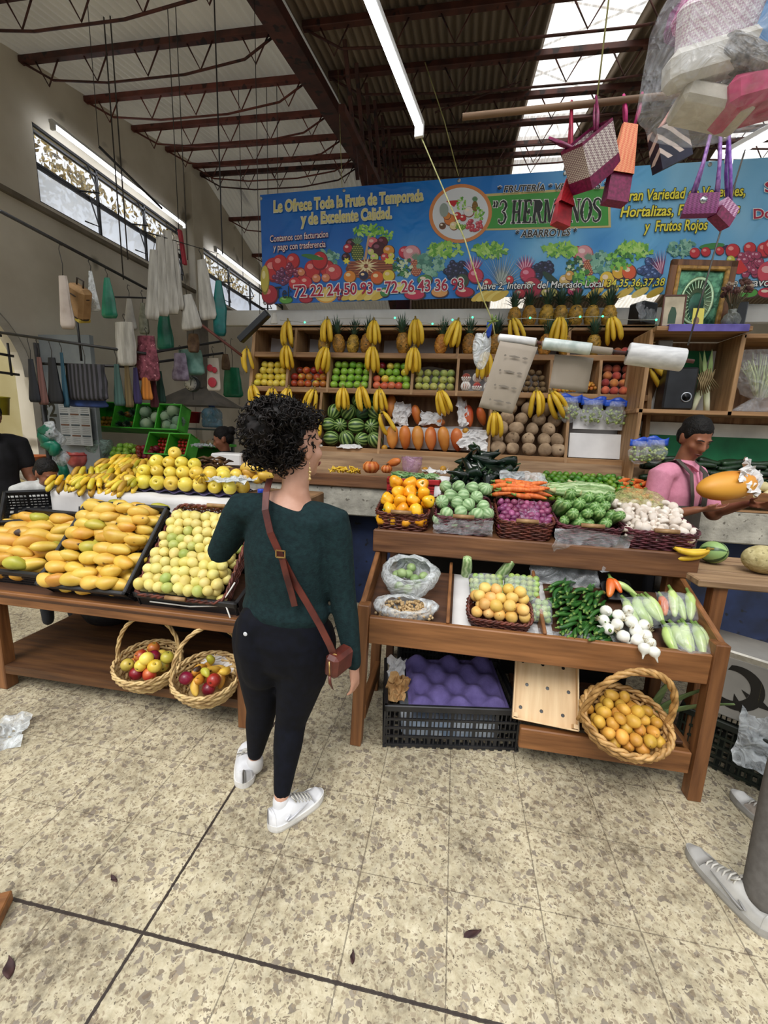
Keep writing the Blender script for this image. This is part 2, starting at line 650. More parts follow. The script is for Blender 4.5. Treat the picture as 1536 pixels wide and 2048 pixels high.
film_pane = clear_plastic('window_glass', '#eef4fa', .06, .05)
for k, (y0, y1) in enumerate((W1, W2)):
	wz = thing('window_%d' % (k + 1), None, None, (WX, y0, WZ[0]))
	struct(wz)
	L_, Hh = y1 - y0, WZ[1] - WZ[0]
	mb = MB()
	for z in (0, Hh * .46, Hh * .5, Hh - .01, Hh - .07):
		mb.beam((-.02, 0, z), (-.02, L_, z), .03, .028)
	for i in range(4 if k == 0 else 5):
		yy = L_ * i / (3 if k == 0 else 4)
		mb.beam((-.02, yy, 0), (-.02, yy, Hh), .03, .03)
	mb.build('window_frame', black_metal, wz)
	mb = MB()
	mb.box((-.05, L_ / 2, Hh * .23), (.006, L_, Hh * .44), ch=0)
	mb.build('frosted_pane', frost, wz)
	mb = MB()
	mb.box((-.05, L_ / 2, Hh * .75), (.006, L_, Hh * .46), ch=0)
	mb.build('clear_pane', film_pane, wz)
	mb = MB()
	for i in range(3 if k == 0 else 4):
		yy = L_ * (i + .82) / (3 if k == 0 else 4)
		mb.tube([(.0, yy, Hh * .96), (.16, yy - .03, Hh * .52), (.0, yy - .12, Hh * .5)], .011, n=5)
		mb.tube([(.0, yy, Hh * .5), (.1, yy, .04), (0, yy - .1, .06)], .009, n=5)
	mb.build('window_stay', black_metal, wz)
# the window tubes: two strip lamps fixed along the heads of the windows
lampm = mat('lamp_glow', '#ffffff', emit='#f2f6ff', estr=11.0)
lamp_body = mat('lamp_body', '#d8d8d6', rough=.4)
def strip_lamp(label, a, b, r=.014, tubes=1, hang=None):
	a, b = V(a), V(b)
	t = thing('strip_lamp', label, 'lamp', a)
	d = b - a
	mb = MB()
	up = V((0, 0, .045))
	mb.beam(up * .8, d + up * .8, .05, .03)
	mb.build('housing', lamp_body, t)
	mb = MB()
	for q in range(tubes):
		off = V((d.y, -d.x, 0)).normalized() * ((q - (tubes - 1) / 2) * .05)
		mb.tube([off + d * .03, off + d * .97], r, n=10)
	mb.build('tube', lampm, t)
	mb = MB()
	for f in (0.005, .985):
		mb.beam(d * f, d * (f + .012), .055, .07)
	mb.build('socket', lamp_body, t)
	return t
# trees outside the windows
dry = mat('dry_leaves', '#5c4a1e', '#b49a52', scale=14, rough=.8, spots=('#d8d2bb', 20, .6))
bark = mat('bark', '#4c3b2d', '#6a5543', scale=9, rough=.9)
for i, (yy, xx, hh) in enumerate(((5.6, -8.4, 6.7), (8.6, -8.7, 6.9), (11.8, -8.5, 6.8), (15.2, -8.8, 7.0))):
	t = thing('tree', 'dry yellow leaved tree outside the long high windows, ' + ['first along the wall', 'second along', 'third along', 'beyond the second window'][i], 'tree', (xx, yy, 0), group='trees outside the windows')
	mb = MB()
	mb.tube([(0, 0, 0), (.1, 0, 1.6), (-.05, .1, hh - 1)], [.16, .13, .07], n=8)
	mb.build('trunk', bark, t)
	mb = MB()
	for q in range(700):
		p = V((random.gauss(0, .4), random.gauss(0, .8), hh - .5 + random.gauss(0, .45)))
		e = Euler((rnd(0, 6), rnd(0, 6), rnd(0, 6))).to_matrix()
		s_ = rnd(.05, .11)
		mb.add([p + e @ V(c) * s_ for c in ((-1, 0, 0), (0, -.5, .1), (1, 0, 0), (0, .5, .1))], [(0, 1, 2, 3)])
	mb.build('foliage', dry, t)
# roof: corrugated sheets, window light painted into the paler left bay, a translucent strip
sheet_l = mat('window_lit_sheet', '#bdb6a6', '#e2ded2', scale=1.2, rough=.7, stretch=(1, .25, 1), spots=('#8f8676', 1.6, .66))
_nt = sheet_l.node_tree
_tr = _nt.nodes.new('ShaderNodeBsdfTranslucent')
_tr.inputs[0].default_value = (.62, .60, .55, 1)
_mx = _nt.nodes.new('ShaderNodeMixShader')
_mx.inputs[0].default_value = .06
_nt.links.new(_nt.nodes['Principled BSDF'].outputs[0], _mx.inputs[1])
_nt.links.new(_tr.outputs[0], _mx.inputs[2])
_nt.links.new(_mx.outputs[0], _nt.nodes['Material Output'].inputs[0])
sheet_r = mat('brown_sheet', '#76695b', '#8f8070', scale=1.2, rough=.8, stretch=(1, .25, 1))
sky_m = bpy.data.materials.new('translucent_sheet')
sky_m.use_nodes = True
_nt = sky_m.node_tree
_nt.nodes.remove(_nt.nodes['Principled BSDF'])
_tr = _nt.nodes.new('ShaderNodeBsdfTranslucent')
_nz = _nt.nodes.new('ShaderNodeTexNoise')
_nz.inputs['Scale'].default_value = 2.5
_tc = _nt.nodes.new('ShaderNodeTexCoord')
_mp = _nt.nodes.new('ShaderNodeMapping')
_mp.inputs['Scale'].default_value = (6, .5, 1)
_rp = _nt.nodes.new('ShaderNodeValToRGB')
_rp.color_ramp.elements[0].color = lin('#cfc6b4')
_rp.color_ramp.elements[1].color = lin('#ffffff')
_nt.links.new(_tc.outputs['Object'], _mp.inputs[0])
_nt.links.new(_mp.outputs[0], _nz.inputs['Vector'])
_nt.links.new(_nz.outputs['Fac'], _rp.inputs[0])
_nt.links.new(_rp.outputs[0], _tr.inputs[0])
_tp = _nt.nodes.new('ShaderNodeBsdfTransparent')
_tp.inputs[0].default_value = (1, .98, .95, 1)
_mx = _nt.nodes.new('ShaderNodeMixShader')
_mx.inputs[0].default_value = .45
_nt.links.new(_tr.outputs[0], _mx.inputs[1])
_nt.links.new(_tp.outputs[0], _mx.inputs[2])
_nt.links.new(_mx.outputs[0], _nt.nodes['Material Output'].inputs[0])
def roof_sheet(name, x0, x1, y0, y1, m, lift=0.0, pitch=.077, amp=.028):
	mb = MB()
	nu = int((x1 - x0) / pitch * 6)
	ys = [y0 + (y1 - y0) * i / 5 for i in range(6)]
	mb.grid(lambda u, v: (x0 + (x1 - x0) * u, ys[int(round(v * 5))], roofz(ys[int(round(v * 5))]) + lift + amp * math.sin(2 * PI * (x0 + (x1 - x0) * u) / pitch)), nu, 5)
	return struct(mb.build(name, m))
Y0R, Y1R = 1.6, 11.7
for (ya, yb, nm) in ((Y0R, RIDGE_Y, 'near'), (RIDGE_Y, Y1R, 'far')):
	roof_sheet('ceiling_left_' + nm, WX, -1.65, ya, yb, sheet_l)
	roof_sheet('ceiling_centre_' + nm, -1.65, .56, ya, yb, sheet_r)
	roof_sheet('ceiling_skylight_' + nm, .56, 1.32, ya, yb, sky_m)
	roof_sheet('ceiling_right_' + nm, 1.32, 3.3, ya, yb, sheet_r)
	roof_sheet('ceiling_right_skylight_' + nm, 3.3, 4.1, ya, yb, sky_m)
	roof_sheet('ceiling_end_' + nm, 4.1, 8.5, ya, yb, sheet_r)
# the big sloping rafter with its web, and the open-web joists
RX = -1.68
mb = MB()
rz = lambda y: roofz(y) - .2
mb.beam((RX, 1.6, rz(1.6)), (RX, RIDGE_Y, rz(RIDGE_Y)), .2, .1)
mb.beam((RX, RIDGE_Y, rz(RIDGE_Y)), (RX, 11.5, rz(11.5)), .2, .1)
struct(mb.build('roof_beam', rust))
mb = MB()
for i in range(9):
	y = 4.4 + i * .36
	xx = RX + .42 + .02 * i
	mb.beam((xx, y, roofz(y) - .08), (xx + .03, y + .5, roofz(y) - .95), .035, .035, ch=0)
mb.beam((RX + .46, 4.2, roofz(4.2) - .7), (RX + .6, 7.6, roofz(7.1) - .98), .06, .06)
struct(mb.build('roof_brace', rust))
def joist(y, x0, x1, k, m, drop=.24):
	z = roofz(y) - .07
	t = struct(thing('roof_joist', None, None, ((x0 + x1) / 2, y, z)))
	h = (x1 - x0) / 2
	mb = MB()
	mb.beam((-h, 0, 0), (h, 0, 0), .06, .055, ch=.004)
	mb.build('top_chord', m, t)
	mb = MB()
	mb.tube([(-h + .02, 0, -.02), (-h + .35, 0, -drop * .8), (-h * .3, 0, -drop - .02), (h * .3, 0, -drop - .02), (h - .35, 0, -drop * .8), (h - .02, 0, -.02)], .011, n=5)
	mb.build('bottom_rod', m, t)
	mb = MB()
	n = 5 if x1 - x0 < 3.2 else 8
	for i in range(n):
		c = -h + (i + .55) * 2 * h / n
		w_ = .13
		mb.tube([(c - w_, 0, -.02), (c, 0, -drop), (c + w_, 0, -.02)], .008, n=5)
	mb.build('web', m, t)
for k, y in enumerate([2.71, 3.45, 4.19, 4.95, 5.69, 6.36, 7.02, 7.22, 8.1, 9.0, 9.9]):
	mm = rust if k in (1, 2, 7) else rust_red
	joist(y, WX, RX - .1, k, mm)
	joist(y, RX + .1, 2.6, k, rust)
	joist(y, 2.6, 6.4, k, rust)
# cross bracing rods under the right bay
mb = MB()
for a, b in (((768, 20), (1250, 210)), ((1300, 0), (860, 190)), ((870, 225), (1270, 80)), ((1536, 70), (1120, 0))):
	mb.tube([at(*a, Y=5.2), at(*b, Y=6.0)], .01, n=5)
struct(mb.build('roof_tie_rods', rust))
# lattice girders further back, seen above the banner
for (a, b) in (((760, 262), (1400, 300)), ((760, 300), (1420, 345))):
	p, q = at(*a, Y=7.6), at(*b, Y=7.6)
	q.z = p.z
	mb = MB()
	mb.beam(p, q, .06, .06)
	mb.beam(p - V((0, 0, .3)), q - V((0, 0, .3)), .05, .05)
	n = 16
	for i in range(n):
		u = p.lerp(q, i / n)
		v = p.lerp(q, (i + .5) / n) - V((0, 0, .3))
		x = p.lerp(q, (i + 1) / n)
		mb.tube([u, v, x], .012, n=4)
	struct(mb.build('roof_girder', rust))
# ================================================================ FURNITURE
w_or = wood('orange_wood', '#5f3a1c', '#96643a', 'X', .5)
w_or_y = wood('orange_wood_deep', '#5f3a1c', '#96643a', 'Y', .5)
w_or_z = wood('orange_wood_post', '#5f3a1e', '#8f5f38', 'Z', .5)
w_dk = wood('dark_wood', '#3d2415', '#5f3d25', 'X', .6)
w_up = wood('step_board_wood', '#50311d', '#7d5434', 'X', .6)
w_sh = wood('shelf_wood', '#7d5a3a', '#b58d62', 'X', .65)
w_shz = wood('shelf_wood_upright', '#80603e', '#bb9468', 'Z', .65)
w_back = wood('shelf_back_wood', '#73543a', '#a17e5c', 'Z', .75)
w_gray = wood('worn_board', '#775b42', '#ad8f6c', 'X', .7)
w_pale = wood('poplar_wood', '#c9a77c', '#e2c79d', 'Y', .6)
paper = mat('white_paper', '#c8c6c6', '#e4e2e0', scale=3, rough=.85, bump=.5, bscale=6)
paper_gray = mat('kraft_paper', '#8f8474', '#a2978a', scale=3, rough=.85)
cloth_w = mat('white_cloth', '#bcb9b8', '#dcd9d6', scale=2.2, rough=.85, bump=.4, bscale=8)
crate_m = mat('black_crate_plastic', '#151517', '#232326', scale=12, rough=.45)
wick_r = mat('red_brown_wicker', '#3d1a14', '#74392a', scale=26, rough=.55, spots=('#8f5a42', 60, .66))
wick_p = mat('purple_brown_wicker', '#3a1820', '#6a303a', scale=26, rough=.55)
wick_y = mat('straw_wicker', '#a08052', '#d9bd86', scale=24, rough=.6)
wick_o = mat('golden_wicker', '#8a6330', '#cfa467', scale=22, rough=.55)
roller = mat('wood_grip', '#8a6744', '#b08d62', scale=20, rough=.6)
def quad_board(t, name, m, a, b, c, d, th):
	"""a board spanned by four corners, th thick downwards"""
	a, b, c, d = V(a), V(b), V(c), V(d)
	n = (b - a).cross(d - a).normalized() * th
	mb = MB()
	mb.add([a, b, c, d, a - n, b - n, c - n, d - n],
		   [(0, 1, 2, 3), (7, 6, 5, 4), (0, 4, 5, 1), (1, 5, 6, 2), (2, 6, 7, 3), (3, 7, 4, 0)])
	return mb.build(name, m, t)
# ---- right: the tiered vegetable stand (origin at its front left foot)
RS = V((-.37, 1.80, 0))
stand = thing('vegetable_stand', 'tiered orange brown wooden stand holding the vegetables, with an open bottom shelf', 'stand', RS)
RW = 1.50
for x, y, h in ((0, 0, .75), (RW, 0, .745), (0, .46, .98), (RW, .46, .98)):
	mb = MB()
	dx = -.02 if x == 0 else .012
	mb.beam((x + dx, y, 0), (x, y, h), .055, .06, ch=.004, up=(0, 1, 0))
	mb.build('leg', w_or_z, stand)
mb = MB()
mb.box((RW / 2, -.005, .625), (RW - .05, .03, .135), ch=.005)
mb.build('front_board', w_or, stand)
TRA, TRB = (.0, .62), (.42, .79)      # trough floor: (y, z) front and back
def trough(y):
	return TRA[1] + (TRB[1] - TRA[1]) * (y - TRA[0]) / (TRB[0] - TRA[0])
quad_board(stand, 'trough_floor', w_dk, (.0, TRA[0], TRA[1]), (RW, TRA[0], TRA[1]), (RW, TRB[0], TRB[1]), (0, TRB[0], TRB[1]), .018)
for i, x in enumerate((-.012, RW + .012)):
	mb = MB()
	mb.beam((x, .0, .68), (x, .44, .86), .025, .12, ch=.004)
	mb.build('side_board', w_or_y, stand)
for x in (.39, .815):
	mb = MB()
	mb.beam((x, .012, .66), (x, .42, .82), .016, .09, ch=.003)
	mb.build('divider', w_or_y, stand)
mb = MB()
mb.box((RW / 2 + .015, .375, .957), (RW + .11, .03, .125), ch=.006)
mb.build('step_board', w_up, stand)
UPA, UPB = (.38, 1.0), (.86, 1.09)
def upper(y):
	return UPA[1] + (UPB[1] - UPA[1]) * (y - UPA[0]) / (UPB[0] - UPA[0])
quad_board(stand, 'upper_shelf', w_up, (-.03, UPA[0], UPA[1]), (RW + .07, UPA[0], UPA[1]), (RW + .07, UPB[0], UPB[1]), (-.03, UPB[0], UPB[1]), .02)
for x in (.02, RW - .02):
	mb = MB()
	mb.beam((x, .82, 0), (x, .82, 1.05), .05, .05, ch=.004)
	mb.build('back_post', w_dk, stand)
mb = MB()
mb.box((1.115, .0, .175), (.72, .035, .105), ch=.005)
mb.build('lower_rail', w_or, stand)
mb = MB()
for i in range(5):
	mb.box((1.115, .09 + i * .082, .215), (.72, .066, .016), ch=.003)
mb.build('lower_slats', w_dk, stand)
for x in (0.0, RW):
	mb = MB()
	mb.beam((x, .02, .16), (x, .44, .16), .035, .08, ch=.004)
	mb.build('side_rail', w_or_y, stand)
# ---- left: the low fruit table with a lower shelf
LS = V((-2.75, 1.80, 0))
table = thing('fruit_table', 'low dark wooden fruit table with a wide empty lower shelf, under the mango crates', 'table', LS)
LW = 1.80
for x, y in ((.27, .0), (LW - .03, .0), (.27, .62), (LW - .03, .62)):
	mb = MB()
	mb.box((x, y, .29), (.07, .07, .58), ch=.004)
	mb.build('leg', w_or_z, table)
mb = MB()
mb.box((LW / 2, -.02, .565), (LW, .03, .075), ch=.004)
mb.build('front_rail', w_or, table)
LTA, LTB = (-.04, .585), (.62, .80)
quad_board(table, 'tabletop', w_dk, (0, LTA[0], LTA[1]), (LW, LTA[0], LTA[1]), (LW, LTB[0], LTB[1]), (0, LTB[0], LTB[1]), .02)
def ltop(y):
	return LTA[1] + (LTB[1] - LTA[1]) * (y - LTA[0]) / (LTB[0] - LTA[0])
quad_board(table, 'lower_shelf', wood('lower_shelf_wood', '#3d2412', '#64401f', 'X', .6), (.1, -.03, .15), (LW - .02, -.03, .16), (LW - .02, .62, .16), (.1, .62, .15), .05)
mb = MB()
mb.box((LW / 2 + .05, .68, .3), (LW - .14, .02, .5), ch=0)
mb.build('shade_panel', mat('shade_black', '#0e0c0b', '#1d1916', scale=5, rough=.9), table)  # added black panel for the shade and dark bags behind the lower shelf
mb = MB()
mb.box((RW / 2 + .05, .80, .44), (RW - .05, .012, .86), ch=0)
mb.build('shade_panel', MATS['shade_black'], stand)  # added black panel standing in for the deep shade under the stand
# dark sacks stored under the table
sackm = mat('dark_sack', '#0d0d0f', '#1c1b1d', scale=9, rough=.5, bump=.8, bscale=12)
for i, (x, y, s_, nm) in enumerate(((-2.3, 2.33, .17, 'at the outer end'), (-1.75, 2.38, .16, 'in the middle'), (-1.3, 2.36, .17, 'behind the straw baskets'))):
	mb = MB()
	mb.ball((0, 0, .13), (.22, .1, .14), 14)
	for k, p in enumerate(mb.v):
		p += V((noise.noise(p * 9 + V((i, 0, 0))), noise.noise(p * 9 + V((0, 5, i))), 0)) * .03
		p.z = max(0, p.z)
	tag(mb.build('stuffed_sack', sackm, None, (x, y, .16)), 'black stuffed plastic sack on the lower shelf of the fruit table, ' + nm, 'sack')
# ---- the concrete counter with its wooden kerb
ctr = thing('concrete_counter', 'rough grey concrete counter with a wooden edge board, running below the fruit shelves', 'counter', (0, 3.3, 0))
mb = MB()
mb.box((.6, .3, .96), (5.9, .6, .235), ch=.01)
mb.build('slab', concrete, ctr)
mb = MB()
mb.box((.6, .38, .42), (5.9, .4, .84), ch=0)
mb.build('plinth', mat('blue_painted_plinth', '#121a2e', '#22335c', scale=3, rough=.8, spots=('#0f1218', 10, .62)), ctr)
mb = MB()
mb.box((-.55, -.01, 1.135), (3.4, .03, .1), ch=.004)
mb.build('edge_board', w_up, ctr)
CZ = 1.09      # counter surface
mb = MB()
mb.box((.6, .3, CZ - .006), (5.88, .6, .012), ch=0)
mb.build('counter_lining', w_sh, ctr)
# ---- the leaning wall shelves with their bins
SZ = [1.385, 1.90, 2.21, 2.45]
def sy(z):
	return 3.6 + .2 * (z - 1.3)
SX0, SX1 = -1.905, 1.485
shelf = thing('fruit_shelves', 'tall leaning wooden wall shelves divided into bins of fruit below the banner', 'shelves', (0, 3.6, 0))
SO = V((0, -3.6, 0))
def sh(x, y, z):
	return V((x, y, z)) + SO
SD = .3
for i, z in enumerate(SZ):
	y = sy(z)
	mb = MB()
	mb.beam(sh(SX0, y + .012, z - .02), sh(SX1, y + .012, z - .02), .024, .045, ch=.003)
	if i < 3:
		mb.beam(sh(SX0, y + SD / 2, z - .03), sh(SX1, y + SD / 2, z - .03), SD - .03, .016, ch=0)
	else:
		mb.beam(sh(SX0, y + SD / 2, z - .012), sh(SX1, y + SD / 2, z - .012), SD, .02, ch=.003)
	mb.build('shelf_board', w_sh, shelf)
mb = MB()
mb.add([sh(SX0, sy(1.1) + SD, 1.1), sh(SX1, sy(1.1) + SD, 1.1), sh(SX1, sy(2.46) + SD, 2.46), sh(SX0, sy(2.46) + SD, 2.46)], [(0, 1, 2, 3)])
mb.build('back_panel', w_back, shelf, solid=.015)
def divider(x, z0, z1, w_=.024):
	a, b = sh(x, sy(z0), z0), sh(x, sy(z1), z1)
	mb = MB()
	d = V((0, SD - .01, 0))
	h = V((w_ / 2, 0, 0))
	mb.add([a - h, a + h, a + d + h, a + d - h, b - h, b + h, b + d + h, b + d - h],
		   [(0, 1, 5, 4), (1, 2, 6, 5), (2, 3, 7, 6), (3, 0, 4, 7), (4, 5, 6, 7), (3, 2, 1, 0)])
	return mb.build('divider', w_shz, shelf)
ROW1 = [-1.905, -1.50, -.775, -.045, .85, 1.485]
ROW2 = [-1.905, -1.555, -1.17, -.785, -.415, -.03, .35, .726, 1.106, 1.485]
ROW3 = [-1.905, -1.22, -.665, .27, .885, 1.485]
for xs, a, b in ((ROW1, SZ[2], SZ[3] - .02), (ROW2, SZ[1], SZ[2] - .04), (ROW3, SZ[0], SZ[1] - .04)):
	for k, x in enumerate(xs):
		divider(x, a - .04, b, .03 if k in (0, len(xs) - 1) else .022)
# the sloping apron board under the lowest bins
mb = MB()
mb.add([sh(SX0, 3.57, 1.1), sh(SX1, 3.57, 1.1), sh(SX1, sy(SZ[0]), SZ[0] - .04), sh(SX0, sy(SZ[0]), SZ[0] - .04)], [(0, 1, 2, 3)])
mb.build('apron_board', w_gray, shelf, solid=.02)
# white paper lining inside bins
for (x0, x1, z0, z1) in ((-1.88, -1.52, 2.22, 2.40), (-1.48, -.8, 2.22, 2.38), (-.75, -.07, 2.22, 2.39), (-.02, .83, 2.22, 2.39), (.88, 1.46, 2.22, 2.30), (-1.88, -1.58, 1.91, 2.13), (-1.53, -1.19, 1.91, 2.10), (-1.15, -.81, 1.91, 2.10),
						 (-.76, -.44, 1.91, 2.12), (-.39, -.05, 1.91, 2.13), (0, .33, 1.91, 2.11), (.38, .70, 1.91, 2.1), (.75, 1.08, 1.91, 2.12), (1.13, 1.46, 1.91, 2.1), (-.64, .24, 1.395, 1.60), (.91, 1.46, 1.395, 1.78)):
	mb = MB()
	x0 += .015
	x1 -= .015
	ph = rnd(0, 9)
	mb.grid(lambda u, v: sh(x0 + (x1 - x0) * u, sy(z0 + (z1 - z0) * v) + SD - .018 - .006 * math.sin(u * 9 + ph) * v, z0 + (z1 - z0) * v + (.012 * math.sin(u * 5 + ph) if v > .9 else 0)), 8, 4)
	mb.build('paper_lining', paper, shelf)
# fascia beam and wall behind
mb = MB()
mb.box((-.3, 4.12, 2.58), (4.2, .06, .14), ch=.005)
mb.box((2.2, 4.12, 2.60), (.9, .06, .14), ch=.005)
struct(mb.build('trim_3', white_paint))
mb = MB()
mb.box((.7, 4.3, 1.2), (5.3, .08, 2.4), ch=0)
struct(mb.build('wall_stall', white_paint))
mb = MB()
mb.beam((-.62, 4.5, 0), (-.62, 4.5, 2.9), .14, .14)
struct(mb.build('column_stall', rust_red))
# ---- the cabinet to the right (altar shelf on top)
cab = thing('open_cabinet', 'wooden open cabinet with a purple topped altar shelf, right of the fruit bins', 'cabinet', (1.3, 3.45, 0))
for nm, x, z0, z1 in (('upright', .03, 1.1, 2.33), ('upright', .62, 1.75, 2.3), ('upright', 1.6, 1.1, 2.3)):
	mb = MB()
	mb.box((x, .15, (z0 + z1) / 2), (.03, .3, z1 - z0), ch=.003)
	mb.build(nm, w_shz, cab)
for nm, x0, x1, z, d in (('shelf_board', .0, 1.6, 1.765, .32), ('shelf_board', .62, 1.6, 2.29, .3), ('altar_shelf', .03, .63, 2.325, .38)):
	mb = MB()
	mb.box(((x0 + x1) / 2, d / 2 - (.06 if nm == 'altar_shelf' else 0), z), (x1 - x0, d, .03), ch=.003)
	mb.build(nm, w_sh, cab)
mb = MB()
mb.box((.8, .31, 1.7), (1.6, .015, 1.2), ch=0)
mb.build('back_panel', w_back, cab)
mb = MB()
mb.box((.35, .105, 2.345), (.5, .35, .012), ch=.003)
mb.box((.35, -.072, 2.325), (.5, .006, .045), ch=.001)
mb.build('purple_cover', mat('purple_cloth', '#4a3f86', '#6a5fae', scale=8, rough=.6), cab)
# board in front of the cucumbers
mb = MB()
mb.box((.85, -.13, 1.17), (1.5, .03, .10), ch=.004)
mb.build('front_board', w_or, cab)
# ---- crates and baskets
def crate(label, loc, rot, L, W, H, m=crate_m, name='crate', group=None, nh=4):
	t = thing(name, label, 'crate', loc, rot, group)
	mb = MB()
	for sx in (-1, 1):
		for k in range(nh):
			z = .015 + (H - .05) * k / nh
			mb.box((sx * (L / 2 - .006), 0, z), (.008, W, .012), ch=0)
		n = int(W / .022)
		for i in range(n + 1):
			mb.box((sx * (L / 2 - .008), -W / 2 + W * i / n, H / 2), (.005, .006, H - .02), ch=0)
	for s2 in (-1, 1):
		for k in range(nh):
			z = .015 + (H - .05) * k / nh
			mb.box((0, s2 * (W / 2 - .006), z), (L, .008, .012), ch=0)
		n = int(L / .022)
		for i in range(n + 1):
			wide = .006 if i % 5 else .016
			mb.box((-L / 2 + L * i / n, s2 * (W / 2 - .008), H / 2), (wide, .005, H - .02), ch=0)
	mb.build('lattice_sides', m, t)
	mb = MB()
	for sx in (-1, 1):
		mb.box((sx * L / 2, 0, H - .016), (.02, W + .02, .034), ch=.004)
	for s2 in (-1, 1):
		mb.box((0, s2 * W / 2, H - .016), (L + .02, .02, .034), ch=.004)
	mb.build('rim', m, t)
	mb = MB()
	n = int(L / .04)
	for i in range(n + 1):
		mb.box((-L / 2 + L * i / n, 0, .006), (.02, W, .01), ch=0)
	for i in range(6):
		mb.box((0, -W / 2 + W * (i + .5) / 6, .005), (L, .014, .008), ch=0)
	mb.build('base', m, t)
	return t
def rrect(L, W, r, n):
	"""n points round a rounded rectangle"""
	segs = [((L / 2 - r, -W / 2), (L / 2 - r, -W / 2 + r), -PI / 2), ((L / 2, W / 2 - r), (L / 2 - r, W / 2 - r), 0),
			((-L / 2 + r, W / 2), (-L / 2 + r, W / 2 - r), PI / 2), ((-L / 2, -W / 2 + r), (-L / 2 + r, -W / 2 + r), PI)]
	path = []
	for st, c, a0 in segs:
		for i in range(7):
			a = a0 + PI / 2 * i / 6
			path.append((c[0] + r * math.cos(a), c[1] + r * math.sin(a)))
	path.append(path[0])
	d = [0]
	for a, b in zip(path, path[1:]):
		d.append(d[-1] + math.hypot(b[0] - a[0], b[1] - a[1]))
	res, k = [], 0
	for i in range(n):
		s_ = d[-1] * i / n
		while d[k + 1] < s_:
			k += 1
		f = (s_ - d[k]) / max(1e-9, d[k + 1] - d[k])
		res.append((path[k][0] + (path[k + 1][0] - path[k][0]) * f, path[k][1] + (path[k + 1][1] - path[k][1]) * f))
	return res
def basket(label, loc, rot, L, W, H, m, rows=8, taper=.88, rnd_=.05, stakes=44, round_=False, handle=None, grips=False, name='wicker_basket', group=None, tr=.0055, rimr=.011, cat='basket', hm=None, lean=0.0):
	t = thing(name, label, cat, loc, rot, group)
	N = stakes * 2
	base = [(L / 2 * math.cos(2 * PI * i / N), W / 2 * math.sin(2 * PI * i / N)) for i in range(N)] if round_ else rrect(L, W, rnd_, N)
	def ring(f, off=0.0):
		k = taper + (1 - taper) * f
		if round_:
			k = taper + (1 - taper) * math.sin(f * PI / 2)
		return [V((x * k * (1 + off / max(.05, math.hypot(x, y))), y * k * (1 + off / max(.05, math.hypot(x, y))), H * f)) for x, y in base]
	mb = MB()
	for r_ in range(rows):
		f = (r_ + .5) / rows
		pts = []
		R0, R1 = ring(f, tr * 1.1), ring(f, -tr * 1.1)
		for i in range(N):
			ph = (i // 1 + r_ * 1) % 4
			q = (R0[i] if (i % 4 == 0) else R1[i] if i % 4 == 2 else (R0[i] + R1[i]) / 2) if r_ % 2 == 0 else (R1[i] if (i % 4 == 0) else R0[i] if i % 4 == 2 else (R0[i] + R1[i]) / 2)
			pts.append(q + V((0, 0, rnd(-.0012, .0012))))
		mb.tube(pts, tr * 1.05 if rows * tr * 2.2 >= H else H / rows * .47, n=5, closed=True)
	mb.build('weave', m, t)
	mb = MB()
	bot, mid, top = ring(0.02), ring(.5), ring(1.0)
	for i in range(0, N, 2):
		mb.tube([bot[i], mid[i], top[i]], tr * .8, n=4)
	mb.build('stakes', m, t)
	mb = MB()
	top = ring(1.0)
	for ph in range(2):
		pts = []
		M2 = len(top) * 2
		for i in range(M2):
			p = top[i // 2] if i % 2 == 0 else (top[i // 2] + top[(i // 2 + 1) % N]) / 2
			o = V((p.x, p.y, 0)).normalized()
			a = i * .9 + ph * PI
			pts.append(p + o * math.cos(a) * rimr * .55 + V((0, 0, math.sin(a) * rimr * .55)))
		mb.tube(pts, rimr * .62, n=5, closed=True)
	mb.build('rim', m, t)
	mb = MB()
	bt = ring(0.0)
	mb.add([p + V((0, 0, .004)) for p in bt] + [p for p in bt], [tuple(range(N)), tuple(range(2 * N - 1, N - 1, -1))])
	mb.build('base', m, t)
	if grips:
		for s2 in (-1, 1):
			mb = MB()
			mb.tube([(-.055, s2 * (W / 2 + .004), H + .014), (.055, s2 * (W / 2 + .004), H + .014)], .011, n=10)
			mb.build('grip', roller, t)
	if handle:
		ah, ang = handle
		mb = MB()
		ca, sa = math.cos(ang), math.sin(ang)
		core = []
		n = 40
		for i in range(n + 1):
			a = PI * i / n
			x = math.cos(a) * L / 2 * 1.0
			zz = (ah - H * .55) * math.sin(a) ** .75
			core.append(V((x * ca, x * sa - zz * math.sin(lean), H * .55 + zz * math.cos(lean))))
		for ph in range(3):
			pts = []
			for i, p in enumerate(core):
				tg = (core[min(i + 1, n)] - core[max(i - 1, 0)]).normalized()
				o = V((-sa, ca, 0))
				b2 = tg.cross(o)
				a = i * .75 + ph * 2 * PI / 3
				pts.append(p + (o * math.cos(a) + b2 * math.sin(a)) * rimr * .6)
			mb.tube(pts, rimr * .62, n=5)
		mb.build('handle', hm or m, t)
	return t
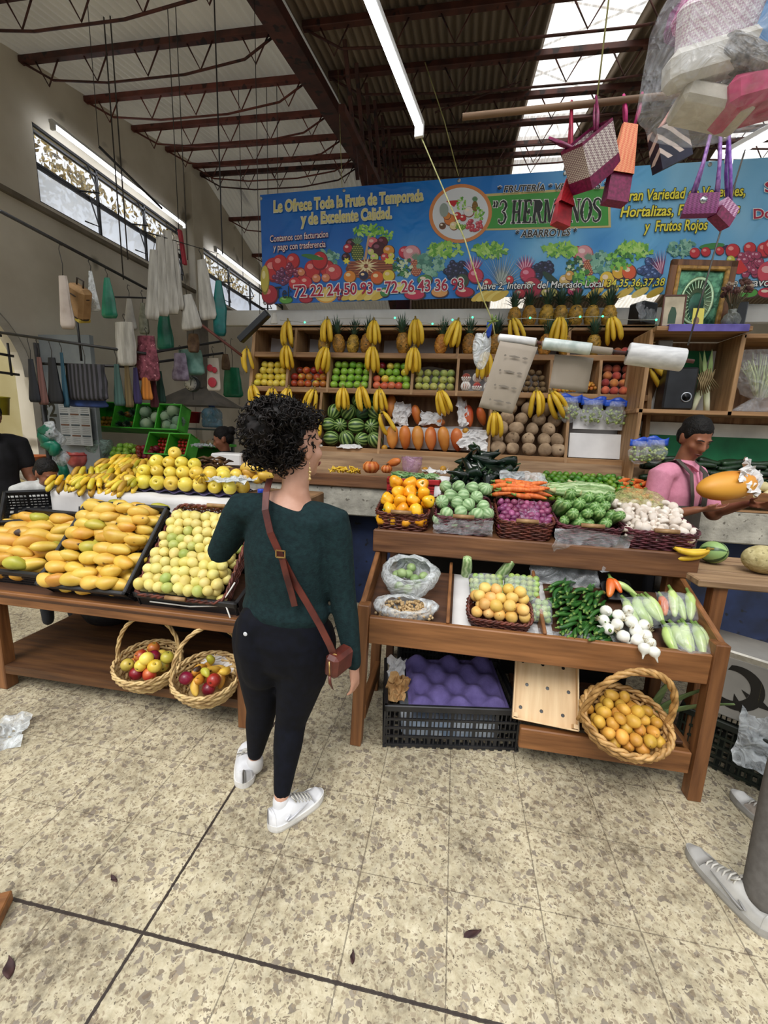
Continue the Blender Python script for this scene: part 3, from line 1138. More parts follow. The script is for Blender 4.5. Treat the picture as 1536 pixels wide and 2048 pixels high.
# ================================================================ FRUIT AND VEGETABLE KINDS
def stripe_mat(name, c1, c2, k, dist=.6, nscale=5, ramp=(.35, .65), rough=.4, vary=.1, c3=None, zfade=0.0):
	"""stripes along the meridians of a fruit whose axis is its own z"""
	if name in MATS:
		return MATS[name]
	m = bpy.data.materials.new(name)
	m.use_nodes = True
	nt = m.node_tree
	N, L = nt.nodes, nt.links
	b = N['Principled BSDF']
	b.inputs['Roughness'].default_value = rough
	tc = N.new('ShaderNodeTexCoord')
	oi = N.new('ShaderNodeObjectInfo')
	sx = N.new('ShaderNodeSeparateXYZ')
	L.new(tc.outputs['Object'], sx.inputs[0])
	def mth(op, a, b2=None):
		x = N.new('ShaderNodeMath')
		x.operation = op
		for i, q in enumerate((a, b2)):
			if q is None:
				continue
			if isinstance(q, (int, float)):
				x.inputs[i].default_value = q
			else:
				L.new(q, x.inputs[i])
		return x.outputs[0]
	nz = N.new('ShaderNodeTexNoise')
	nz.inputs['Scale'].default_value = nscale
	nz.inputs['Detail'].default_value = 4
	ad = N.new('ShaderNodeVectorMath')
	L.new(tc.outputs['Object'], ad.inputs[0])
	L.new(mth('MULTIPLY', oi.outputs['Random'], 40.0), ad.inputs[1])
	L.new(ad.outputs[0], nz.inputs['Vector'])
	ang = mth('ARCTAN2', sx.outputs[1], sx.outputs[0])
	s_ = mth('SINE', mth('ADD', mth('MULTIPLY', ang, float(k)), mth('MULTIPLY', mth('SUBTRACT', nz.outputs['Fac'], .5), dist * 12)))
	f = mth('ADD', mth('MULTIPLY', s_, .5), .5)
	r = N.new('ShaderNodeValToRGB')
	if c3:
		r.color_ramp.elements.new(.5)
		cs = [c1, c3, c2]
		ps = [ramp[0], (ramp[0] + ramp[1]) / 2, ramp[1]]
	else:
		cs, ps = [c1, c2], ramp
	for e, c, p in zip(r.color_ramp.elements, cs, ps):
		e.position, e.color = p, lin(c)
	L.new(f, r.inputs[0])
	hs = N.new('ShaderNodeHueSaturation')
	mr = N.new('ShaderNodeMapRange')
	mr.inputs['To Min'].default_value = 1 - vary
	mr.inputs['To Max'].default_value = 1 + vary
	L.new(oi.outputs['Random'], mr.inputs[0])
	L.new(mr.outputs[0], hs.inputs['Value'])
	L.new(r.outputs[0], hs.inputs['Color'])
	L.new(hs.outputs[0], b.inputs['Base Color'])
	MATS[name] = m
	return m
def lump(mb, amp, sc, seed):
	for p in mb.v:
		n = p.normalized()
		p += n * amp * noise.noise(p * sc + V((seed * 7.1, seed * 3.3, seed)))
stem_m = mat('stem_brown', '#4a3520', '#6b5030', scale=40, rough=.8)
dark_eye = mat('fruit_eye', '#2a1d10', rough=.8)
def apple_mesh(r, m, h=.92, n=16, lob=0.0):
	mb = MB()
	prof = []
	K = 11
	for i in range(K + 1):
		t = PI * i / K
		rr = math.sin(t) * r
		z = -math.cos(t) * r * h
		if i == 0:
			z = -r * h * .72
		if i == K:
			z = r * h * .62
		prof.append((max(rr, .0008), z))
	mb.lathe(prof, n, 0, None, (lambda a, i, p: V((p.x * (1 + lob * math.cos(5 * a)), p.y * (1 + lob * math.cos(5 * a)), p.z))) if lob else None)
	mb.tube([(0, 0, r * h * .6), (.003, 0, r * h * .98)], .0022, n=5, m=1)
	mb.ball((0, 0, -r * h * .78), r * .13, 8, 2)
	return mb.mesh('apple', [m, stem_m, dark_eye])
def egg_mesh(name, L, W, T, m, bend=.0, tip=.15, n=14, k=12, eye=False, seed=0, amp=.0, extra=None):
	"""an egg lying along its own z: L long, W by T across"""
	mb = MB()
	prof = []
	for i in range(k + 1):
		t = PI * i / k
		c = -math.cos(t)
		prof.append((max(math.sin(t) * (1 - tip * c), .001), c))
	def fn(a, i, p):
		return V((p.x * W / 2 + bend * (p.z * p.z), p.y * T / 2, p.z * L / 2))
	mb.lathe(prof, n, 0, None, fn)
	if amp:
		lump(mb, amp, 2.2 / W, seed)
	ms = [m]
	if eye:
		mb.ball((bend, 0, L / 2 * .985), L * .035, 6, 1)
		ms.append(extra or dark_eye)
	return mb.mesh(name, ms)
mango_y = mat('mango_skin', '#cda038', '#e3c25a', scale=9, rough=.42, hue=.009, vary=.12, spots=('#4c3212', 17, .70))
mango_o = mat('mango_skin_orange', '#c78a2c', '#dcb04a', scale=9, rough=.45, hue=.01, vary=.12, spots=('#3b230d', 13, .665))
mango_g = mat('mango_skin_green', '#93932a', '#c4b648', scale=7, rough=.42, hue=.012, vary=.12, spots=('#4c3a12', 20, .72))
kind('mango', [egg_mesh('mango', .118, .074, .062, mango_y, .008, .12, seed=i, amp=.003) for i in range(6)] + [egg_mesh('mango', .112, .072, .062, mango_g, .009, .12, seed=5, amp=.003), egg_mesh('mango', .115, .07, .06, mango_o, .006, .1, seed=6, amp=.003)], 'mango')
kind('long_mango', [egg_mesh('long_mango', .15, .078, .064, mango_o, .012, .16, seed=i, amp=.004) for i in (1, 2)] + [egg_mesh('long_mango', .148, .074, .062, mango_y, .010, .14, seed=3, amp=.004), egg_mesh('long_mango', .11, .068, .06, mango_g, .008, .1, seed=4, amp=.004)], 'mango')
gu1 = mat('guava_skin', '#d3c265', '#e6d98c', scale=12, rough=.5, hue=.01, vary=.08, spots=('#5f4a1c', 22, .73))
gu2 = mat('guava_skin_green', '#9fae52', '#c2c773', scale=12, rough=.5, hue=.02, vary=.1)
kind('guava', [egg_mesh('guava', .062, .056, .056, gu1, 0, .06, eye=True, seed=i, amp=.0018) for i in range(6)] + [egg_mesh('guava', .06, .056, .056, gu2, 0, .06, eye=True, seed=4, amp=.0018)], 'guava')
ya = mat('yellow_apple_skin', '#d9bd3a', '#ecd862', scale=10, rough=.32, hue=.015, vary=.08)
ga = mat('green_apple_skin', '#6fa02a', '#9cc44a', scale=10, rough=.3, hue=.015, vary=.1, spots=('#c2d98c', 120, .68))
ra = mat('red_apple_skin', '#5a0d12', '#a3262a', scale=9, rough=.28, hue=.02, vary=.25, spots=('#d98a4a', 11, .7))
rya = mat('red_yellow_apple_skin', '#a83a20', '#c9883a', scale=11, rough=.32, hue=.03, vary=.2, spots=('#c9b548', 14, .6))
kind('yellow_apple', [apple_mesh(.036, ya), apple_mesh(.036, ya, .98)], 'apple')
kind('large_yellow_apple', [apple_mesh(.047, ya, .95), apple_mesh(.047, ya, 1.02)], 'apple')
kind('green_apple', [apple_mesh(.037, ga)], 'apple')
kind('red_apple', [apple_mesh(.037, ra), apple_mesh(.037, rya)], 'apple')
kind('dark_red_apple', [apple_mesh(.037, ra)], 'apple')
kind('mixed_apple', [apple_mesh(.036, rya), apple_mesh(.036, mat('olive_apple_skin', '#8a8430', '#c2b24a', scale=9, rough=.35, hue=.02, vary=.15, spots=('#b5602e', 12, .66))), apple_mesh(.036, ra)], 'apple')
kind('coral_apple', [apple_mesh(.037, mat('coral_skin', '#c9503a', '#e08a5c', scale=8, rough=.35, vary=.1))], 'apple')
pr = mat('pear_skin', '#8fa25c', '#c9c56a', scale=10, rough=.5, hue=.025, vary=.12, spots=('#7a7a4a', 30, .66))
kind('green_pear', [egg_mesh('green_pear', .085, .07, .068, pr, 0, .1, eye=True, seed=i, amp=.003) for i in (1, 2)], 'pear')
pe = mat('peach_skin', '#8a2c26', '#d97a45', scale=12, rough=.7, hue=.02, vary=.2, sheen=.3)
kind('peach', [egg_mesh('peach', .068, .07, .07, pe, 0, .04, seed=i, amp=.002) for i in (1, 2)], 'peach')
kw = mat('kiwi_skin', '#5a4630', '#7d6544', scale=40, rough=.95, vary=.15)
kind('kiwi', [egg_mesh('kiwi', .065, .05, .05, kw, 0, .0, seed=1, eye=True)], 'kiwi')
tj = mat('tejocote_skin', '#a8641c', '#d9a83a', scale=20, rough=.5, hue=.03, vary=.2)
kind('yellow_hawthorn', [egg_mesh('yellow_hawthorn', .03, .032, .032, tj, 0, 0, n=8, k=8, eye=True)], 'fruit')
jic = mat('jicama_skin', '#8a735a', '#b59c7e', scale=14, rough=.9, bump=.5, bscale=30, vary=.12, spots=('#5e4a36', 26, .66))
kind('jicama', [egg_mesh('jicama', .105, .125, .118, jic, 0, -.05, seed=i, amp=.007, eye=True) for i in range(3)], 'jicama')
pp = mat('papaya_skin', '#c25a2a', '#d98a40', scale=6, rough=.45, hue=.012, vary=.12, stretch=(1, 1, .4), spots=('#8a6a24', 13, .68))
kind('papaya', [egg_mesh('papaya', .215, .095, .09, pp, .0, -.18, n=18, k=16, seed=i, amp=.004) for i in range(3)], 'papaya')
wm = stripe_mat('watermelon_skin', '#2c4a22', '#8fa860', 11, .5, 7, (.3, .72), .35, .12, '#4f7336')
wm2 = stripe_mat('dark_watermelon_skin', '#16301c', '#3d6238', 11, .5, 7, (.3, .8), .35, .1)
kind('watermelon', [egg_mesh('watermelon', .165, .15, .15, wm, 0, 0, n=22, k=14, eye=True)], 'watermelon')
kind('dark_watermelon', [egg_mesh('dark_watermelon', .155, .14, .14, wm2, 0, 0, n=22, k=14, eye=True)], 'watermelon')
kind('lime', [egg_mesh('lime', .046, .041, .041, mat('lime_skin', '#3c6b1c', '#6d9a2e', scale=20, rough=.35, hue=.03, vary=.25), 0, 0, n=10, k=8)], 'lime')
tom = mat('tomato_skin', '#a8201c', '#cf3a2c', scale=10, rough=.25, vary=.12)
kind('tomato', [egg_mesh('tomato', .055, .048, .048, tom, 0, 0, n=10, k=8)], 'tomato')
orm = mat('orange_skin', '#a8761e', '#d19c2e', scale=14, rough=.45, vary=.15)
kind('orange', [egg_mesh('orange', .068, .07, .07, orm, 0, 0, n=12, k=10, eye=True)], 'orange')
loq = mat('yellow_fruit_skin', '#b5832c', '#e0b04a', scale=14, rough=.5, hue=.015, vary=.15, spots=('#6b4316', 24, .7))
kind('yellow_guava', [egg_mesh('yellow_guava', .058, .05, .05, loq, 0, .05, seed=i, amp=.002, eye=True) for i in (1, 2)], 'guava')
kind('apricot_guava', [egg_mesh('apricot_guava', .062, .06, .058, mat('apricot_skin', '#d6ab52', '#ebc877', scale=14, rough=.5, hue=.02, vary=.1, spots=('#8a5a24', 18, .72)), 0, .05, seed=i, amp=.002, eye=True) for i in (1, 2)], 'guava')
kind('green_tomatillo', [egg_mesh('green_tomatillo', .034, .034, .034, mat('tomatillo_skin', '#7f9a48', '#a9bd6c', scale=14, rough=.4, hue=.02, vary=.12), 0, 0, n=10, k=8)], 'tomatillo')
kind('green_guava', [egg_mesh('green_guava', .055, .05, .05, mat('green_guava_skin', '#7d9a5e', '#a5bb80', scale=14, rough=.45, vary=.12), 0, .03, n=12, k=10, eye=True)], 'guava')
sq = stripe_mat('round_squash_skin', '#7d9f6c', '#a9c294', 9, .5, 16, (.1, .9), .4, .12)
pale = mat('pale_stem', '#b5b07c', '#d0c99a', scale=30, rough=.8)
kind('round_squash', [egg_mesh('round_squash', .066, .074, .074, sq, 0, 0, n=16, k=12, eye=True, extra=pale)], 'squash')
mel = mat('melon_skin', '#a89a68', '#c4b888', scale=40, rough=.8, bump=.4, bscale=60, spots=('#8f8458', 50, .6))
carr = mat('carrot_skin', '#c95a20', '#e5813c', scale=18, rough=.55, vary=.12, stretch=(1, 1, 4))
def taper_tube(name, L, r, m, bend=.0, tipr=.3, n=8, k=8, stem=None, shoulder=.6, seed=0):
	mb = MB()
	pts, rs = [], []
	for i in range(k + 1):
		t = i / k
		pts.append(V((bend * math.sin(PI * t), bend * .4 * math.sin(2 * PI * t + seed), L * (t - .5))))
		q = (shoulder + (1 - shoulder) * min(1, t * 5)) if t < .2 else 1
		q *= 1 - (1 - tipr) * max(0, (t - .45) / .55) ** 1.6
		rs.append(r * q)
	pts.append(pts[-1] + V((0, 0, r * .3)))
	rs.append(rs[-1] * .25)
	mb.tube(pts, rs, n=n)
	ms = [m]
	if stem:
		mb.tube([pts[0] + V((0, 0, .001)), pts[0] - V((0, 0, r * .5)), pts[0] - V((r * .4, 0, r * 1.5))], [r * .75, r * .38, r * .3], n=7, m=1)
		ms.append(stem)
	return mb.mesh(name, ms)
green_stem = mat('green_stem', '#5d7a34', '#7d9a4a', scale=30, rough=.7)
kind('carrot', [taper_tube('carrot', .12, .016, carr, .004, .35, stem=green_stem, seed=i) for i in range(2)], 'carrot')
chm = mat('green_chile_skin', '#1f4a1e', '#3f7030', scale=10, rough=.32, vary=.2)
kind('green_chile', [taper_tube('green_chile', .135, .0105, chm, b, .35, n=7, stem=green_stem, seed=i) for i, b in enumerate((.006, .012, -.008, .016))], 'chile')
zu = stripe_mat('zucchini_skin', '#55803f', '#8fb06c', 7, .9, 28, (.2, .9), .35, .12)
kind('zucchini', [taper_tube('zucchini', .15, .025, zu, .004, .85, n=12, stem=pale, shoulder=.75, seed=i) for i in range(2)], 'zucchini')
zul = stripe_mat('pale_zucchini_skin', '#7f9e62', '#b8cc98', 7, .9, 26, (.2, .9), .4, .1)
kind('pale_zucchini', [taper_tube('pale_zucchini', .16, .028, zul, .004, .8, n=12, stem=pale, shoulder=.75)], 'zucchini')
cuc = mat('cucumber_skin', '#0e2012', '#1d3a1e', scale=18, rough=.4, vary=.25, bump=.3, bscale=90)
kind('cucumber', [taper_tube('cucumber', .17, .024, cuc, b, .75, n=10, shoulder=.7) for b in (.004, .009)], 'cucumber')
gp = mat('pale_pepper_skin', '#a9c468', '#cfe09a', scale=7, rough=.22, vary=.08)
kind('pale_green_pepper', [taper_tube('pale_green_pepper', .125, .021, gp, .006, .4, n=10, stem=green_stem, shoulder=.7), taper_tube('pale_green_pepper', .115, .023, gp, -.008, .45, n=10, stem=green_stem, shoulder=.7)], 'pepper')
op = mat('orange_pepper_skin', '#d9541e', '#e8803a', scale=7, rough=.25, vary=.1)
kind('orange_pepper', [taper_tube('orange_pepper', .09, .02, op, .004, .5, n=10, stem=green_stem, shoulder=.7)], 'pepper')
jc = mat('pale_jicama_skin', '#cdbf8c', '#e2d6a8', scale=10, rough=.6, vary=.08)
kind('pale_squash', [egg_mesh('pale_squash', .1, .075, .07, jc, .004, .15, seed=i, amp=.004) for i in (1, 2)], 'squash')
def bell_mesh(m, r=.036, h=.066, lob=4, deep=.13, seed=0):
	mb = MB()
	prof = []
	K = 10
	for i in range(K + 1):
		t = PI * i / K
		z = -math.cos(t) * h / 2
		rr = (math.sin(t) ** .75) * r * (1.05 if z > 0 else .95)
		if i == K:
			z -= h * .14
		if i == 0:
			z += h * .1
		prof.append((max(rr, .001), z))
	mb.lathe(prof, 20, 0, None, lambda a, i, p: V((p.x * (1 + deep * math.cos(lob * a)), p.y * (1 + deep * math.cos(lob * a)), p.z)))
	lump(mb, .004, 30, seed)
	st = MB()
	st.tube([(0, 0, h * .33), (0, 0, h * .45), (.006, .002, h * .62)], [.008, .0035, .003], n=6)
	return mb.mesh('pepper_body', [m]), st.mesh('stem', [green_stem])
mz = mat('manzano_skin', '#e09a12', '#f3b62c', scale=7, rough=.18, hue=.012, vary=.1)
b1, s1 = bell_mesh(mz, seed=1, lob=3)
b2, _ = bell_mesh(mz, .037, .058, 3, .1, 4)
kind('yellow_chile', [b1, b2], 'pepper', (('stem', s1),))
pob = mat('poblano_skin', '#0a1710', '#15291a', scale=8, rough=.16, vary=.3)
def poblano_mesh(seed):
	mb = MB()
	K = 10
	prof = []
	for i in range(K + 1):
		t = i / K
		rr = .036 * (1 - t) ** .7 * (1 if t > .12 else .55 + t * 3.6) + .001
		prof.append((rr, .065 - .13 * t if i else .058))
	prof = prof[::-1]
	mb.lathe(prof, 14, 0, None, lambda a, i, p: V((p.x * (1 + .18 * math.cos(2 * a + seed)) + .012 * math.sin(p.z * 22 + seed), p.y * .72 * (1 + .1 * math.cos(3 * a)), p.z)))
	lump(mb, .005, 22, seed)
	return mb.mesh('poblano', [pob])
st = MB()
st.tube([(0, 0, .058), (.002, 0, .072), (.012, .003, .088)], [.009, .0045, .004], n=6)
kind('poblano_chile', [poblano_mesh(i) for i in range(3)], 'chile', (('stem', st.mesh('stem', [mat('dark_green_stem', '#2f4a26', '#47663a', scale=20, rough=.6)])),))
# mushroom
mush = mat('mushroom_cap', '#cfc0b0', '#ece2d8', scale=18, rough=.75, vary=.06, spots=('#a8947f', 30, .68))
mb = MB()
mb.lathe([(.001, .034), (.012, .033), (.021, .027), (.026, .016), (.0255, .008), (.02, .004), (.008, .006)], 14)
cap = mb.mesh('mushroom_cap', [mush])
mb = MB()
mb.lathe([(.008, -.014), (.0095, -.012), (.0085, .0), (.009, .008)], 10)
kind('mushroom', [cap], 'mushroom', (('stem', mb.mesh('stem', [mat('mushroom_stem', '#d9cdbd', '#efe7dc', scale=18, rough=.8)])),))
# spring onion
oni = mat('onion_skin', '#d9d8cc', '#f4f4ec', scale=10, rough=.25, vary=.04)
mb = MB()
mb.lathe([(.004, -.024), (.016, -.020), (.026, -.006), (.027, .004), (.02, .018), (.008, .028), (.0045, .038), (.003, .05)], 14)
ob = mb.mesh('bulb', [oni])
mb = MB()
for i in range(9):
	a = i * .7
	mb.tube([(0, 0, -.022), (.006 * math.cos(a), .006 * math.sin(a), -.032), (.014 * math.cos(a), .014 * math.sin(a), -.042)], .0008, n=3)
onr = mb.mesh('roots', [mat('onion_roots', '#b5a57c', '#cfc29c', scale=20, rough=.9)])
kind('spring_onion', [ob], 'onion', (('roots', onr),))
# small red onion
ron = mat('red_onion_skin', '#6a2a4c', '#9c5078', scale=12, rough=.35, hue=.02, vary=.2)
kind('small_red_onion', [egg_mesh('small_red_onion', .04, .034, .034, ron, 0, .2, n=10, k=8, eye=True)], 'onion')
pot = mat('small_potato_skin', '#b59a72', '#cdb48c', scale=16, rough=.8, vary=.12)
kind('small_potato', [egg_mesh('small_potato', .045, .034, .032, pot, .002, 0, n=10, k=8, seed=1, amp=.002)], 'potato')
kind('large_potato', [egg_mesh('large_potato', .075, .055, .05, pot, .003, 0, n=12, k=10, seed=2, amp=.003)], 'potato')
# cabbage
cab_m = mat('cabbage_leaf', '#7fa086', '#b3c9a4', scale=5, rough=.6, vary=.1, stretch=(1, 1, .3), bump=.4, bscale=20)
def cabbage_mesh(seed):
	mb = MB()
	mb.ball((0, 0, 0), .085, 16)
	lump(mb, .008, 14, seed)
	for k in range(5):
		a0 = k * 1.35 + seed
		mb.grid(lambda u, v: (V((math.cos(a0 + (u - .5) * 1.9) * math.sin(.35 + v * 1.5), math.sin(a0 + (u - .5) * 1.9) * math.sin(.35 + v * 1.5), -math.cos(.35 + v * 1.5))) * (.09 + .012 * v + .006 * math.sin(u * 14 + k))), 8, 6)
	return mb.mesh('cabbage', [cab_m])
kind('cabbage', [cabbage_mesh(1), cabbage_mesh(4)], 'cabbage')
# pineapple: body with a diamond grid of eyes, and a crown of leaves
pin_m = mat('pineapple_skin', '#7a5a1e', '#c28f34', scale=30, rough=.6, hue=.015, vary=.18, spots=('#3d3a1a', 60, .6))
pin_o = mat('pineapple_skin_ripe', '#a8611c', '#dd9a3c', scale=30, rough=.6, vary=.1, spots=('#5a3a14', 60, .62))
pin_l = mat('pineapple_leaf', '#20392e', '#4b6b55', scale=12, rough=.55, vary=.15)
def pine_body(m, h=.165, r=.056):
	mb = MB()
	K, Nn = 30, 32
	def prof(t):
		return r * (math.sin(PI * min(1, max(0, .08 + .86 * t))) ** .45)
	vs = []
	for i in range(K + 1):
		t = i / K
		for j in range(Nn):
			a = 2 * PI * j / Nn
			d = abs(math.sin(4 * a + t * 15)) * abs(math.sin(4 * a - t * 15))
			rr = prof(t) + .0075 * (d ** .8) - .003
			vs.append(V((rr * math.cos(a), rr * math.sin(a), t * h)))
	fs = [(i * Nn + j, i * Nn + (j + 1) % Nn, (i + 1) * Nn + (j + 1) % Nn, (i + 1) * Nn + j) for i in range(K) for j in range(Nn)]
	fs += [tuple(range(Nn))[::-1], tuple(K * Nn + j for j in range(Nn))]
	mb.add(vs, fs, 0, True)
	return mb.mesh('pineapple_body', [m])
def pine_crown(h0=.16, seed=0, L=.13):
	R_ = random.Random(seed)
	mb = MB()
	for i in range(46):
		t = i / 46
		a = i * 2.4
		out = (1 - t) * .085 + .014
		ln = L * (.45 + .6 * t) * R_.uniform(.85, 1.1)
		base = V((math.cos(a) * .014, math.sin(a) * .014, h0 + t * .03))
		dirv = V((math.cos(a), math.sin(a), 0))
		side = V((-math.sin(a), math.cos(a), 0))
		row = []
		for k in range(5):
			s_ = k / 4
			p = base + dirv * out * (s_ ** 1.3) + V((0, 0, ln * (s_ - .25 * s_ * s_ * (1 - t) * 1.6)))
			wd = .009 * (1 - s_) ** .7 + .0004
			row += [p - side * wd, p + dirv * -.003 * (1 - s_), p + side * wd]
		mb.add(row, [(k * 3 + q, k * 3 + q + 1, k * 3 + q + 4, k * 3 + q + 3) for k in range(4) for q in range(2)], 0, True)
	return mb.mesh('crown', [pin_l])
crown_meshes = [pine_crown(seed=i) for i in range(3)]
kind('pineapple', [pine_body(pin_m), pine_body(pin_m, .158, .055)], 'pineapple', (('crown', crown_meshes[0]),))
kind('ripe_pineapple', [pine_body(pin_o)], 'pineapple', (('crown', crown_meshes[1]),))
# bananas: single fingers that make hands
ban_m = mat('banana_skin', '#d3a81e', '#f0cb44', scale=7, rough=.45, vary=.08, spots=('#5d4314', 26, .74))
ban_g = mat('banana_skin_greenish', '#a3941c', '#d9bd3c', scale=7, rough=.45, hue=.015, vary=.12, spots=('#5d4314', 22, .72))
ban_tip = mat('banana_tip', '#3d2d14', '#5f4a24', scale=30, rough=.8)
def banana_mesh(name, L=.185, r=.017, curve=1.0, m=ban_m):
	mb = MB()
	K = 11
	pts, rs = [], []
	R_ = L / curve
	for i in range(K + 1):
		t = i / K
		a = curve * (t - .12)
		pts.append(V((R_ * (math.cos(a) - math.cos(curve * -.12)) * -1, 0, -R_ * (math.sin(a) + math.sin(curve * .12)))))
		q = .45 if t < .08 else .55 + (t - .08) * 3.4 if t < .2 else 1 if t < .8 else 1 - ((t - .8) / .2) ** 1.6 * .62
		rs.append(r * q)
	mb.tube(pts, rs, n=7)
	d = (pts[-1] - pts[-2]).normalized()
	mb.tube([pts[-1], pts[-1] + d * .006], [r * .32, r * .25], n=6, m=1)
	return mb.mesh(name, [m, ban_tip])
BAN = [banana_mesh('banana', .185, .0175, 1.0), banana_mesh('banana', .175, .0165, .8), banana_mesh('banana', .19, .0175, 1.15)]
BANS = [banana_mesh('small_banana', .10, .0165, .7, ban_g), banana_mesh('small_banana', .095, .0155, .5, ban_m), banana_mesh('small_banana', .10, .017, .8, mat('banana_skin_brown', '#8a6a1c', '#c9992e', scale=8, rough=.5, vary=.15, spots=('#4a3010', 14, .64)))]
mb = MB()
mb.ball((0, 0, .004), (.02, .012, .012), 8)
mb.tube([(0, 0, .006), (0, -.004, .03)], [.008, .006], n=6)
BST = mb.mesh('stalk', [mat('banana_stalk', '#6d5a1e', '#9c8330', scale=20, rough=.7, spots=('#2f2410', 20, .6))])
def banana_hand(loc, n, label, group, yaw=0.0, spread=.5, tilt=0.0, s=1.0, meshes=None, splay=.25, roll_=0.0, name='banana_hand'):
	"""a hand of n bananas hanging from its stalk at loc"""
	t = thing(name, label, 'bananas', loc, (tilt, roll_, yaw), group)
	t.scale = (s, s, s)
	st_ = link('stalk', BST, t)
	ms = meshes or BAN
	for i in range(n):
		u = 0 if n == 1 else i / (n - 1) - .5
		o = link('banana', ms[random.randrange(len(ms))], t)
		row = i % 2
		o.location = (u * .035, -.006 - .012 * row, 0)
		# fingers hang down, bellies out to the front
		o.rotation_euler = Euler((.12 + .16 * row, u * spread * 2, -PI / 2 + u * .7)).to_matrix().to_euler() if False else (Matrix.Rotation(-u * spread * 2, 3, 'Y') @ Matrix.Rotation(-.1 - splay * row, 3, 'X') @ Matrix.Rotation(PI / 2 + u * 1.1, 3, 'Z')).to_euler()
		k = rnd(.92, 1.05)
		o.scale = (k, k, k)
	return t
# ---------------------------------------------------------------- laying out heaps
def heap(name, x0, x1, y0, y1, zf, dx, dy, label, group, layers=1, dz=None, jit=.15, lie=True, s=(.92, 1.06), xin=None, base=0.0, yaw=None, tilt=0, skip=0.0, M=None, order=None, labels=None):
	"""hexagonal rows over a surface z = zf(x, y): rows run along x, later layers sit in the hollows"""
	out = []
	dz = dz or dy * .7
	for l in range(layers):
		j = 0
		y = y0 + (dy * .5 if l % 2 else 0)
		while y <= y1 - (dy * .25 * l):
			fr = 0 if y1 == y0 else (y - y0) / (y1 - y0)
			a, b = (xin(fr) if xin else (x0, x1))
			x = a + dx * (.5 if (j + l) % 2 else 0) + l * dx * .12
			i = 0
			while x <= b - l * dx * .12 + 1e-6:
				if random.random() >= skip:
					xx, yy = x + rnd(-jit, jit) * dx, y + rnd(-jit, jit) * dy
					p = V((xx, yy, zf(xx, yy) + base + l * dz + rnd(-.03, .03) * dz))
					if M is not None:
						p = M @ p
					if lie == 'along':
						R_ = Matrix.Rotation((yaw or 0) + rnd(-.35, .35), 3, 'Z') @ Matrix.Rotation(PI / 2 + rnd(-.2, .2), 3, 'Y') @ Matrix.Rotation(rnd(0, 6.28), 3, 'Z')
					elif lie == 'front':     # axis towards the viewer
						R_ = Matrix.Rotation(rnd(-.15, .15) + (yaw or 0), 3, 'Z') @ Matrix.Rotation(PI / 2 + tilt + rnd(-.12, .12), 3, 'X') @ Matrix.Rotation(rnd(0, 6.28), 3, 'Z')
					elif lie == 'up':
						R_ = Matrix.Rotation(rnd(0, 6.28), 3, 'Z') @ Matrix.Rotation(rnd(-.25, .25) + tilt, 3, 'X')
					else:
						R_ = Euler((rnd(0, 6.28), rnd(0, 6.28), rnd(0, 6.28))).to_matrix()
					lb = labels(j, i, l) if labels else label
					out.append(put(name if isinstance(name, str) else name(fr), p, R_, rnd(*s), lb, group))
				i += 1
				x += dx
			y += dy
			j += 1
	return out
# ================================================================ FRUIT BINS ON THE WALL SHELVES
def bin_rows(kinds, x0, x1, z0, counts, d, label, group, y0=.05, back=.022, dzr=None, lie='up', s=1.0, tilt=.0, jit=.006, rowword='row from the bottom'):
	"""fruit stacked in rows from the bin floor upward; kinds(r, c) names the kind"""
	dzr = dzr or d * .88
	for r_, n in enumerate(counts):
		w_ = min(x1 - x0 - d, d * 1.02 * (n - 1)) if n > 1 else 0
		off = (x1 - x0 - w_) / 2
		for c in range(n):
			x = x0 + off + (w_ * c / (n - 1) if n > 1 else 0)
			z = z0 + d * .5 + r_ * dzr
			y = sy(z0) + y0 + r_ * (back + .01)
			R_ = (Euler((rnd(-.3, .3) + tilt, rnd(-.3, .3), rnd(0, 6))) if lie == 'up' else Euler((PI / 2 + rnd(-.3, .3), 0, rnd(-.5, .5))) if lie == 'front' else Euler((rnd(0, 6), rnd(0, 6), rnd(0, 6)))).to_matrix()
			k = kinds(r_, c) if callable(kinds) else kinds
			side = f'{ORD[c]} from the left' if n > 1 else 'alone'
			put(k, (x + rnd(-jit, jit), y + rnd(-.004, .004), z + rnd(-.003, .003)), R_, s * rnd(.95, 1.04), f'{label}, {ORD[r_]} row up, {side}', group)
B = ROW2
bin_rows('yellow_apple', B[0] + .02, B[1] - .02, SZ[1], [5, 5, 4, 4], .066, 'yellow apple in the leftmost apple bin', 'yellow apples in the shelf bin')
bin_rows(lambda r, c: 'red_apple', B[1] + .02, B[2] - .02, SZ[1], [5, 5, 4], .07, 'red apple in the red apple bin', 'red apples in the shelf bin')
bin_rows('green_apple', B[2] + .02, B[3] - .02, SZ[1], [5, 5, 5, 5], .069, 'green apple in the full green apple bin', 'green apples in the shelf bin')
bin_rows(lambda r, c: 'coral_apple' if (r == 0 and c < 4) or (r == 1 and c == 0) else 'yellow_apple' if (r, c) in ((3, 1), (2, 3), (1, 1)) else 'dark_red_apple' if (r, c) == (3, 0) else 'green_apple', B[3] + .02, B[4] - .02, SZ[1], [5, 5, 4, 4], .068, 'apple in the mixed green and coral bin', 'mixed apples in the shelf bin')
bin_rows('green_pear', B[4] + .02, B[5] - .02, SZ[1], [5, 5, 5], .068, 'speckled green pear in the pear bin', 'pears in the shelf bin', lie='front')
bin_rows('peach', B[8] + .02, B[9] - .02, SZ[1], [5, 5, 4, 4], .07, 'peach in the right end peach bin', 'peaches in the shelf bin')
bin_rows('peach', B[8] + .03, B[9] - .05, SZ[2], [5], .07, 'peach in the upper right corner bin', 'peaches in the upper bin')
